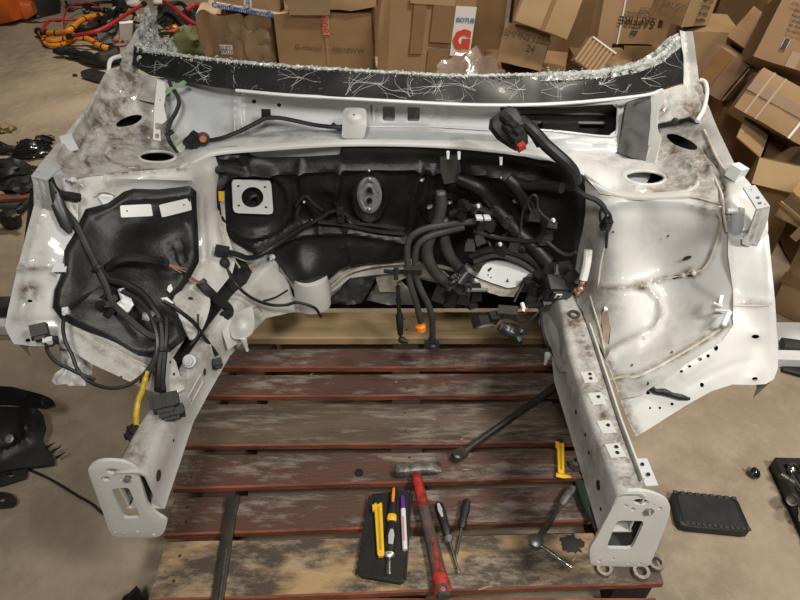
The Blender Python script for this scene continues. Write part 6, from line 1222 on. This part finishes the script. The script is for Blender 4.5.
# row behind the windscreen, left to right
def BX(lab, fit, d, **k): return Box(lab, 0, 0, 0, 1, 1, d, fit=fit, **k)
def foot(px, py, Y): return (px, 300+600*math.tan(math.atan((CAMZ-.001)/Y)-PITCH), Y)
x = BX('crumpled brown paper-wrapped box with a small white label, leftmost of the row', (foot(210, 0, 4.25), foot(279, 0, 4.22), (211, 13, 4.25)), .42, m=KRAFT, crumple=.05, seed=1)
x.patch('shipping_label', 'front', -.42, .02, -.08, .26, PAPER, .05); x.text('SLET', 'front', -.25, .19, .04, INKF, lift=.054); x.text('40020', 'front', -.25, .09, .04, INKF, lift=.054)
x.text('KITAMIOLOEH', 'front', .40, -.22, .05, INKF, lift=.04); x.text('IM BOMBALI', 'front', .40, -.36, .05, INKF, lift=.04)
x = BX('carton banded with blue-lettered white tape, on top of the crumpled paper box', ((213, 7, 4.2), (280, 18.5, 4.18), (212, -34, 4.2)), .4, m=CARD3, crumple=.004, seed=2)
x.patch('white_tape', 'front', -1, -1, 1, -.72, PAPER, .006); x.patch('white_tape', 'front', -.08, -.72, .16, 1, PAPER, .006)
for u in (-.6, -.1, .4, .8): x.text('Cammex' if u < .6 else 'Cam', 'front', u, -.86, .05, BLUEINK, lift=.009, bold=.001)
x.text('Cam', 'front', .04, -.45, .05, BLUEINK, rot=1.57, lift=.009)
x = BX('large square tan carton with pink tape and a dotted stamp, second from left', (foot(283, 0, 4.15), foot(374, 0, 4.15), (286, 13, 4.15)), .5, m=CARD, crumple=.010, seed=3)
x.patch('pink_tape', 'front', -.02, .50, .12, 1, PINK, .007); x.text('18081', 'front', .05, .74, .07, REDINK, rot=1.57, lift=.010)
x.text('G-rmnald - - 000+8WW', 'front', .10, .16, .046, INKF, lift=.009, rot=-.07); x.patch('clear_tape', 'front', .02, -.95, .09, .48, CLEARTAPE, .006)
x = BX('crushed carton with loose wrapping on top of the large square tan carton', ((284, 10, 4.1), (377, 10, 4.1), (284, -34, 4.12)), .5, m=CARD3, crumple=.025, seed=4)
x.patch('loose_wrap', 'front', -.88, -1.2, .0, -.2, KRAFT, .03)
x = BX('tall battered carton with a torn front and a white panel with a red mark', ((383, 118, 3.72), (459, 120, 3.82), (404, -8, 3.80)), .36, m=CARD, crumple=.02, seed=5)
x.patch('white_panel', 'front', .50, .1, 1, .86, PAPER, .014); x.text('ISOTUB', 'front', .76, .66, .034, BLUEINK, lift=.018, bold=.001); x.text('G', 'front', .74, .34, .15, REDINK, lift=.018, bold=.010)
x.patch('torn_flap', 'front', -.05, -.3, .45, .2, CARD2, .024); x.patch('torn_flap', 'front', -.5, .1, -.2, .85, CARD2, .022); x.patch('torn_flap', 'front', -.05, .3, .48, .90, CARD2, .028); x.patch('torn_edge', 'front', -.6, .86, .45, .97, CARD3, .03); x.patch('torn_flap', 'front', -.62, -.5, -.1, -.2, CARD3, .022)
o = blob('plastic_wrapped_bundle', 'lump wrapped in shiny clear plastic before the battered carton', 'bundle', (.37, 3.30, .25), (.24, .16, .30), FOIL, 5, .22, 2.8, True, 4)
x = BX('stout low carton under the tilted carton with handwriting', (foot(480, 0, 3.55), foot(565, 0, 3.50), (480, 72, 3.55)), .42, m=CARD2, crumple=.01, seed=7)
x = BX('tilted carton with handwritten letters in the middle of the row', ((496, 61, 3.40), (541, 72, 3.34), (511, 23, 3.44)), .34, m=CARD, crumple=.006, seed=8)
x.text('BMMNS 15BD', 'front', .02, .50, .044, INKF, lift=.010); x.text('24', 'front', .3, 0, .05, INKF, lift=.010); x.patch('side_tape', 'left', -.3, -.9, .1, .9, CLEARTAPE, .008)
x = BX('big tilted carton lying on the carton with handwriting', ((514, 21, 3.30), (567, 40, 3.24), (529, -22, 3.34)), .40, m=CARD3, crumple=.006, seed=9); x.patch('wide_tape', 'front', -.02, -.98, .14, .98, CARD2, .006)
x = BX('open carton with ribbed flaps right behind the broken glass', ((573, 60, 3.05), (598, 78, 3.0), (589, 33, 3.08)), .20, m=CARD2, crumple=.008, seed=11)
x.patch('white_tape', 'front', -.85, .90, 1, 1, PAPER, .008)
for k in range(7): x.patch('corrugation', 'front', -.95+k*.27, -.9, -.80+k*.27, .86, CARD3, .006)
b = MB()
for k in range(5): b.loft(Vector(x.face('right', rng.uniform(-.6, .6), rng.uniform(-.6, .6), .0)), Vector(x.face('right', rng.uniform(-.8, .8), rng.uniform(-.8, .8), .06)), [(0, .03, .02), (1, .06, .02)], n=8)
o = b.build('packing_paper', mat('olive_packing', (.24, .22, .13), .7), x.root); o['kind'] = 'stuff'
x = BX('low brown carton under the open carton with ribbed flaps', (foot(562, 0, 3.06), foot(612, 0, 3.06), (562, 66, 3.06)), .30, m=CARD2, crumple=.008, seed=12)
x = BX('carton lettered upside down with a bird emblem, strapped by a white band', ((596, 43, 3.45), (654, 46, 3.40), (604, -14, 3.5)), .36, m=CARD, crumple=.005, seed=12)
x.text('SAPFIRE', 'front', .24, -.12, .056, INK, rot=math.pi, lift=.009, bold=.0008); x.text('PROFESSIONAL', 'front', .24, .14, .020, INK, rot=math.pi, lift=.009); x.text('FRAGILE', 'front', .52, .30, .022, INKF, rot=math.pi, lift=.009)
b = MB(); c = x.face('front', .22, -.52, .009)
for k in range(5): a = math.pi*(.15+.175*k); b.box(c+x.R.to_3x3() @ Vector((.012*math.cos(a), 0, -.008*math.sin(a)+.004)), (.005, .001, .014), x.R.to_3x3() @ Euler((0, a-math.pi/2, 0)).to_matrix())
b.ring(c, x.R.to_3x3() @ Vector((0, -1, 0)), .018, .0155, .001, 20); b.build('bird_emblem', INK, x.root, smooth=False)
x.patch('white_strap', 'front', -.30, -1, -.25, 1, PAPER, .010)
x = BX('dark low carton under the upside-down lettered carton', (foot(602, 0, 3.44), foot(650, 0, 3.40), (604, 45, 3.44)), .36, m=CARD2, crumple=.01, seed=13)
x = BX('carton with a column of printed lines leaning behind the right pillar stump', ((647, 17, 3.05), (681, 27, 2.90), (655, -36, 3.10)), .22, m=CARD2, crumple=.005, seed=14)
for k, st in enumerate(('BARISTA', 'PO 4421', 'QTY 24', 'NW 12.4')): x.text(st, 'right', .15, -.78+.26*k, x.h*.11, INK, rot=-.1, lift=.009)
x.patch('lit_side', 'right', -1, -1, 1, 1, CARD3, .004); x.text('ZJ BALGO', 'front', .1, -.3, .04, INKF, lift=.009)  # paler patch paints the lit side of the brown carton
x = BX('plain carton behind the right pillar stump, under the printed one', (foot(642, 0, 3.0), foot(692, 0, 2.96), (648, 29, 3.0)), .30, m=CARD, crumple=.006, seed=15)
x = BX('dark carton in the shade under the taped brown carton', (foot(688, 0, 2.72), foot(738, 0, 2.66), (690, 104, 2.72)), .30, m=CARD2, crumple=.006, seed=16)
x = BX('carton wrapped in glossy brown tape, tilted, right of the pillar stump', ((688, 79, 2.66), (720, 102, 2.54), (697, 30, 2.72)), .26, m=mat('taped_carton', (.20, .12, .07), .3, var=(.27, .17, .1), vscale=9, coat=.5), crumple=.008, seed=17)
x.patch('frayed_edge', 'right', -.95, -.9, -.2, .9, CARD3, .006); x.patch('tape_strip', 'front', -.6, -.98, .1, .98, TAPE, .006)
x = BX('narrow dark carton wedged upright in the right-hand pile', ((726, 36, 2.74), (750, 53, 2.66), (741, -4, 2.80)), .22, m=CARD2, crumple=.006, seed=18); x.patch('tape_patch', 'front', -.95, -.98, .9, -.40, TAPE, .006)
x = BX('carton with six printed lines and a barcode label, top of the right pile', ((752, 57, 2.40), (832, 82, 2.28), (774, -18, 2.50)), .34, m=CARD2, crumple=.005, seed=19)
for k, st in enumerate(('MADE IN CHINA', 'Boutique Sin', 'Condition set', '20 KPIECES', 'N. 1270 PCS', 'Gross Fee 17')): x.text(st, 'front', -.36+.015*k, .60-.135*k, x.h*.058, INK, lift=.009)
x.patch('barcode_label', 'front', -.50, -.56, -.36, -.28, PAPER, .008)
b = MB(); R3 = x.R.to_3x3()
for k in range(8): b.box(x.face('front', -.485+k*.0155, -.42, .0095), (.0022, .001, .036), R3)
o = b.build('barcode_bars', INK, x.root, smooth=False); o['kind'] = 'stuff'
x.patch('clear_tape', 'front', -.2, -.98, .05, -.55, TAPE, .006)
x = BX('wide carton with a brown tape band and white strap in the right pile', ((733, 107, 2.28), (805, 148, 2.12), (752, 60, 2.34)), .34, m=CARD, crumple=.008, seed=20)
x.patch('tape_band', 'front', -1, -.10, 1, .35, TAPE, .006); x.patch('tape_strip', 'front', -.72, -.98, -.66, .98, CLEARTAPE, .008); x.patch('tape_strip', 'front', -.42, -.98, -.36, .98, CLEARTAPE, .008); x.patch('white_strap', 'front', .50, -1, .56, 1, PAPER, .011)
x = BX('open carton with its flap folded out, below the strapped carton', (foot(718, 0, 2.22), foot(764, 0, 2.12), (724, 150, 2.22)), .30, m=CARD, crumple=.010, open_top=True, seed=21)
x.flap('left', .5, .12); x.flap('front', -.9, .10, CARD3)
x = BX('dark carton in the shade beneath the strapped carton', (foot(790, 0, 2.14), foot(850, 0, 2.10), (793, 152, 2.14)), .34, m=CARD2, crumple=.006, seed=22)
x = BX('big bulging carton sealed with tape beside the right apron bracket', ((771, 214, 1.74), (826, 262, 1.56), (763, 163, 1.80)), .40, m=mat('bulging_cardboard', (.36, .23, .11), .45, var=(.28, .17, .08), vscale=5, coat=.3), crumple=.03, seed=23)
x.patch('seal_tape', 'front', -1, .05, 1, .22, CLEARTAPE, .02); x.patch('seal_tape', 'top', -.15, -1, .08, .98, CLEARTAPE, .021); x.patch('seal_tape', 'front', -.15, -1, .08, .98, CLEARTAPE, .021)
x = BX('low carton at the right edge on the floor below the bulging carton', (foot(768, 0, 1.84), foot(835, 0, 1.66), (768, 224, 1.86)), .34, m=CARD, crumple=.012, seed=24); x.patch('seal_tape', 'front', -1, -.1, 1, .15, TAPE, .012)
o = blob('blue_rag', 'scrap of blue cloth on the floor between apron and carton', 'rag', (1.06, 1.62, .03), (.05, .04, .03), mat('blue_cloth', (.04, .09, .25), .8), 2, .3, 2)
# cartons at the back, glimpsed in the gaps
for k, (px, Y, z0, w, h, rz, lab) in enumerate(((470, 4.45, 0, .5, .75, .1, 'plain carton glimpsed in the gap left of the tilted cartons'), (566, 4.2, 0, .55, .95, .1, 'dark carton behind the tilted ones, in shadow'), (700, 3.75, 0, .5, 1.05, .1, 'tall plain carton at the back of the right-hand pile'), (800, 3.2, 0, .55, 1.2, .1, 'tallest dark carton at the back behind the barcode carton'), (388, 4.95, 0, .45, .95, 0, 'dark carton at the back behind the battered carton'))):
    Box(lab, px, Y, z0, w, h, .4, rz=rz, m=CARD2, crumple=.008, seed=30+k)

# ------------------------------------------------------------------ cable heap and scraps, far left
def F3(px, py, z): return Vector(G(px, py, z))
def cable(lab, pts, r, m, grp='orange and red cables in the heap', nm='power_cable', ends=None):
    r *= .52 if m is REDCABLE else .72; P = catmull([F3(*p) for p in pts], 6); t = thing(nm, lab, 'cable', P[0], grp); b = MB(); b.tube(P, r, 10); b.build('cable', m, t)
    if m is ORCABLE:
        for k in range(4, len(P)-4, 9):
            b = MB(); b.tube([P[k], P[k]+(P[k+1]-P[k])*.7], r*1.06, 10); b.build('tape_band', RUBBER, t)
    for e in (0, -1):
        if ends: b = MB(); q = P[e]; d = P[0]-P[1] if e == 0 else P[-1]-P[-2]; b.lathe(q, d, [(-.02, r*1.05), (0, r*1.35), (.05, r*1.5), (.06, r*.9)], 10); b.build('cable_end', ends, t)
    return t
BL = RUBBER
cable('fat orange cable looping nearest at the left of the heap', [(40, 33, .04), (50, 41, .04), (62, 40, .05), (75, 38, .07), (88, 39, .06), (100, 46, .04), (112, 49, .03)], .032, ORCABLE, ends=BL)
cable('orange cable with black bands bending up to the right in the heap', [(47, 33, .07), (60, 33, .09), (70, 30, .12), (78, 23, .12), (86, 18, .12), (96, 16, .1), (104, 16, .08)], .032, ORCABLE, ends=BL)
cable('orange cable under the looped one at the left end', [(42, 35, .03), (46, 44, .03), (58, 45, .03), (70, 42, .03)], .022, ORCABLE)
cable('dark red cable arched over the left of the heap', [(42, 31, .1), (48, 22, .12), (58, 19.5, .12), (72, 20, .1), (86, 20, .1), (97, 21, .1)], .024, REDCABLE)
cable('thick red cable running up right across the heap to the windscreen corner', [(72, 36, .1), (90, 33, .14), (104, 28, .16), (118, 20, .18), (130, 12, .18), (142, 5, .18)], .030, REDCABLE, ends=BL)
cable('thin red cable standing in a tall loop above the heap', [(64, 28, .05), (64, 18, .1), (68, 8, .12), (78, 4, .1), (90, 3, .1), (100, 8, .08), (108, 13, .06)], .014, REDCABLE)
cable('dull red cable low in the heap by the grey box', [(92, 40, .05), (104, 36, .07), (112, 40, .05), (124, 42, .04)], .02, REDCABLE)
cable('red cable laid across the right of the heap before the green cloth', [(168, 33, .12), (180, 29, .14), (192, 26, .14), (204, 22, .12)], .034, REDCABLE)
cable('red cable slanting down behind the windscreen corner', [(164, 2, .25), (174, 8, .25), (184, 17, .22), (196, 25, .18)], .026, mat('deep_red_cable', (.22, .02, .02), .4))
cable('red cable bundle at the top of the heap', [(186, 10, .2), (194, 5, .22), (202, 6, .22), (206, 12, .18)], .032, REDCABLE)
for k, (pts, r, lab) in enumerate((([(70, 30, .06), (82, 28, .1), (94, 26, .1), (106, 18, .12), (118, 12, .12), (124, 8, .12)], .03, 'black cable threading the middle of the heap'), ([(100, 34, .06), (110, 27, .1), (116, 17, .12), (120, 7, .14)], .028, 'black cable rising beside the thick red one'),
     ([(66, 2, .05), (69, 6, .06), (74, 5, .05), (84, 4, .04), (98, 5, .05)], .02, 'black lead at the top of the heap'), ([(155, 20, .1), (166, 14, .14), (176, 20, .14), (186, 28, .1)], .03, 'black cable coiled behind the glass corner'), ([(160, 8, .15), (170, 4, .15), (182, 4, .15), (190, 14, .15)], .028, 'black cable at the top behind the glass corner'), ([(176, 36, .08), (186, 30, .08), (200, 30, .08)], .03, 'black cable beside the green cloth'))):
    cable(lab, pts, r, BL, 'black cables in the heap')
for k in range(12):
    x0, y0 = rng.uniform(66, 205), rng.uniform(4, 40)
    if x0 > 125: y0 = min(y0, 34)
    pts = [(x0, y0, .05)]; a = rng.uniform(-.5, .5)
    for q in range(3): a += rng.uniform(-.9, .9); pts.append((pts[-1][0]+13*math.cos(a), min(44, max(2, pts[-1][1]+6*math.sin(a))), rng.uniform(.04, .2)))
    cable('thin black cable tangled in the heap of cables', pts, rng.uniform(.010, .02), BL, 'thin black cables tangled in the heap', 'thin_cable')
for k, (x_, y_) in enumerate(((56, 43), (66, 40), (70, 29), (80, 22), (90, 17), (60, 33))):
    pass
for k, (x_, y_, r, lab) in enumerate(((97, 27, .09, 'black connector housing amid the orange cables'), (84, 31, .07, 'small black connector housing low amid the cables'), (168, 18, .12, 'round black motor part behind the glass corner'), (186, 20, .11, 'black plug cluster right of the round motor part'), (104, 39, .07, 'black ring-shaped grommet before the thick red cable'), (178, 36, .09, 'black lump under the red cable by the green cloth'), (196, 16, .10, 'black plug beside the red cable bundle'), (120, 4, .08, 'black plug at the very top of the heap'), (70, 5, .05, 'little black clamp on the standing red loop'), (152, 30, .1, 'black lump against the crazed glass'))):
    c = F3(x_, y_, .06); t = thing('connector_housing', lab, 'connector', c, 'black connectors in the heap'); b = MB(); R = Euler((rng.uniform(-.5, .5), rng.uniform(-.5, .5), rng.uniform(0, 3))).to_matrix()
    b.box(c, (r*1.6, r*1.1, r*1.2), R, taper=.8); b.build('housing', PLASTIC, t, smooth=False)
    b = MB(); b.lathe(c, R @ Vector((1, 0, .2)), [(r*.6, r*.5), (r*.9, r*.55), (r*1.0, r*.4)], 12); b.build('socket_mouth', RUBBER, t)
b = MB(); p = [F3(54, 51, .05), F3(68, 52, .05), F3(84, 56, .05), F3(100, 60, .06), F3(118, 55, .07)]
b.tube(catmull(p, 6), [.02, .035, .025, .04, .03, .05, .04, .065, .05, .06], 10); o = b.build('black_seal_strip', RUBBER); tag(o, 'long lumpy black rubber seal lying before the cable heap', 'seal strip')
b = MB(); b.loft(F3(86, 73, .03), F3(112, 80, .03), [(0, .09, .05), (.2, .10, .06), (1, .11, .05)], n=8, sq=.7); o = b.build('black_block', PLASTIC); tag(o, 'flat black bar end on the floor left of the pillar stump', 'bar')
b = MB(); b.tube(catmull([F3(0, 20, .012), F3(20, 21, .012), F3(36, 22, .012), F3(50, 20, .012), F3(60, 21, .012)], 6), .008, 6); o = b.build('thin_floor_cable', DARKSTEEL); tag(o, 'thin dark cable lying straight on the floor left of the heap', 'cable')
sheet_s = Surf([(118, 24, 'z', .20), (132, 20, 'z', .22), (118, 40, 'z', .06), (132, 38, 'z', .06)])
o = sheet('grey_panel', [(120, 25), (133, 22), (132, 40), (119, 42)], sheet_s, [WHITEPL], None, step=4, thick=.02, bumps=[('noise', 8, .03)]); tag(o, 'small pale grey panel leaning in the heap beside the pillar stump', 'panel')
o = blob('green_cloth', 'crumpled olive green cloth between the cable heap and the paper box', 'cloth', tuple(F3(193, 46, .11)), (.16, .10, .14), OLIVE, 4, .4, 2.6)
# orange machine and black wheel, top left corner
t = thing('orange_machine', 'orange plastic power tool lying in the top left corner', 'machine', F3(12, 12, 0))
b = MB(); b.loft(F3(-16, 8, .12), F3(16, 10, .12), [(0, .24, .22), (.5, .26, .24), (.8, .22, .2), (1, .18, .16)], n=12, sq=.7); b.build('housing', mat('orange_red_plastic', (.60, .12, .02), .4), t)
b = MB(); b.loft(F3(12, 9, .1), F3(34, 8, .1), [(0, .16, .16), (.6, .2, .18), (1, .12, .1)], n=12, sq=.6); b.build('gear_head', MATS['orange_red_plastic'], t)
for x_ in (2, 10, 26):
    b = MB(); b.box(F3(x_, 12.5, .04), (.06, .03, .08)); b.build('clip', PLASTIC, t, smooth=False)
b = MB(); c = F3(40, 1, .12); b.lathe(c, (.6, -.5, .2), [(-.06, .10), (-.04, .17), (.04, .17), (.06, .10)], 18); o = b.build('rubber_roller', RUBBER); tag(o, 'black round rubber roller at the top edge beside the orange tool', 'roller')
# bits at the top between heap and boxes
for k, (x_, y_, s, m_, lab) in enumerate(((134, 3, .08, PAPER, 'white plastic scrap at the top edge left of the glass spike'), (158, 2, .06, PAPER, 'pale scrap at the top behind the glass spike'), (172, 28, .05, YELLOW, 'small yellow plug glowing in the cable heap'), (178, 25, .04, ORANGE, 'small orange plug beside the yellow plug'), (118, 10, .06, PAPER, 'white paper scrap behind the thick red cable'), (36, 16, .04, RUBBER, 'black bolt-like scrap alone on the concrete left of heap'), (75, 75, .02, RUBBER, 'tiny dark crumb on the concrete left of pillar stump'))):
    o = blob('floor_scrap', lab, 'scrap', tuple(F3(x_, y_, s*.5)), (s, s*.7, s*.5), m_, 20+k, .4, 2, True, 2)
# dark greasy scraps in the shade left of the apron
for k, (x_, y_, r, lab) in enumerate(((30, 150, .10, 'largest dark greasy scrap in the shade left of the apron'), (10, 172, .12, 'flat dark scrap under the largest greasy scrap'), (44, 140, .06, 'dark scrap touching the apron edge in the shade'), (22, 188, .09, 'dark rubber scrap just above the ball joint arm'), (6, 150, .05, 'dark crumb at the left edge'), (4, 128, .06, 'dull yellowish stone-like lump at the left edge'))):
    o = blob('greasy_scrap', lab, 'scrap', tuple(F3(x_, y_, r*.3)), (r, r*.8, r*.45), mat('stone_ochre', (.28, .2, .1), .8) if k == 5 else DARKSTEEL if k == 2 else BAG if k == 0 else RUBBER, 40+k, .6, 2.4, True, 3)
b = MB(); b.loft(F3(42, 137, .05), F3(54, 142, .06), [(0, .06, .02), (.5, .05, .03), (1, .02, .01)], n=8); o = b.build('bright_metal_scrap', CHROME); tag(o, 'bright metal scrap glinting left of the apron edge', 'scrap')
b = MB(); b.tube(catmull([F3(-10, 139, .02), F3(4, 145, .02), F3(12, 150, .02), F3(18, 157, .02)], 5), .012, 8); o = b.build('scrap_wire', RUBBER); tag(o, 'short dark wire on the floor near the greasy scraps', 'wire')
b = MB(); b.loft(F3(-30, 200, .02), F3(34, 196, .02), [(0, .08, .02), (1, .05, .02)], n=8, sq=.8); o = b.build('brown_board', REDEDGE); tag(o, 'dark reddish board on the floor in the shade left of the apron', 'board')
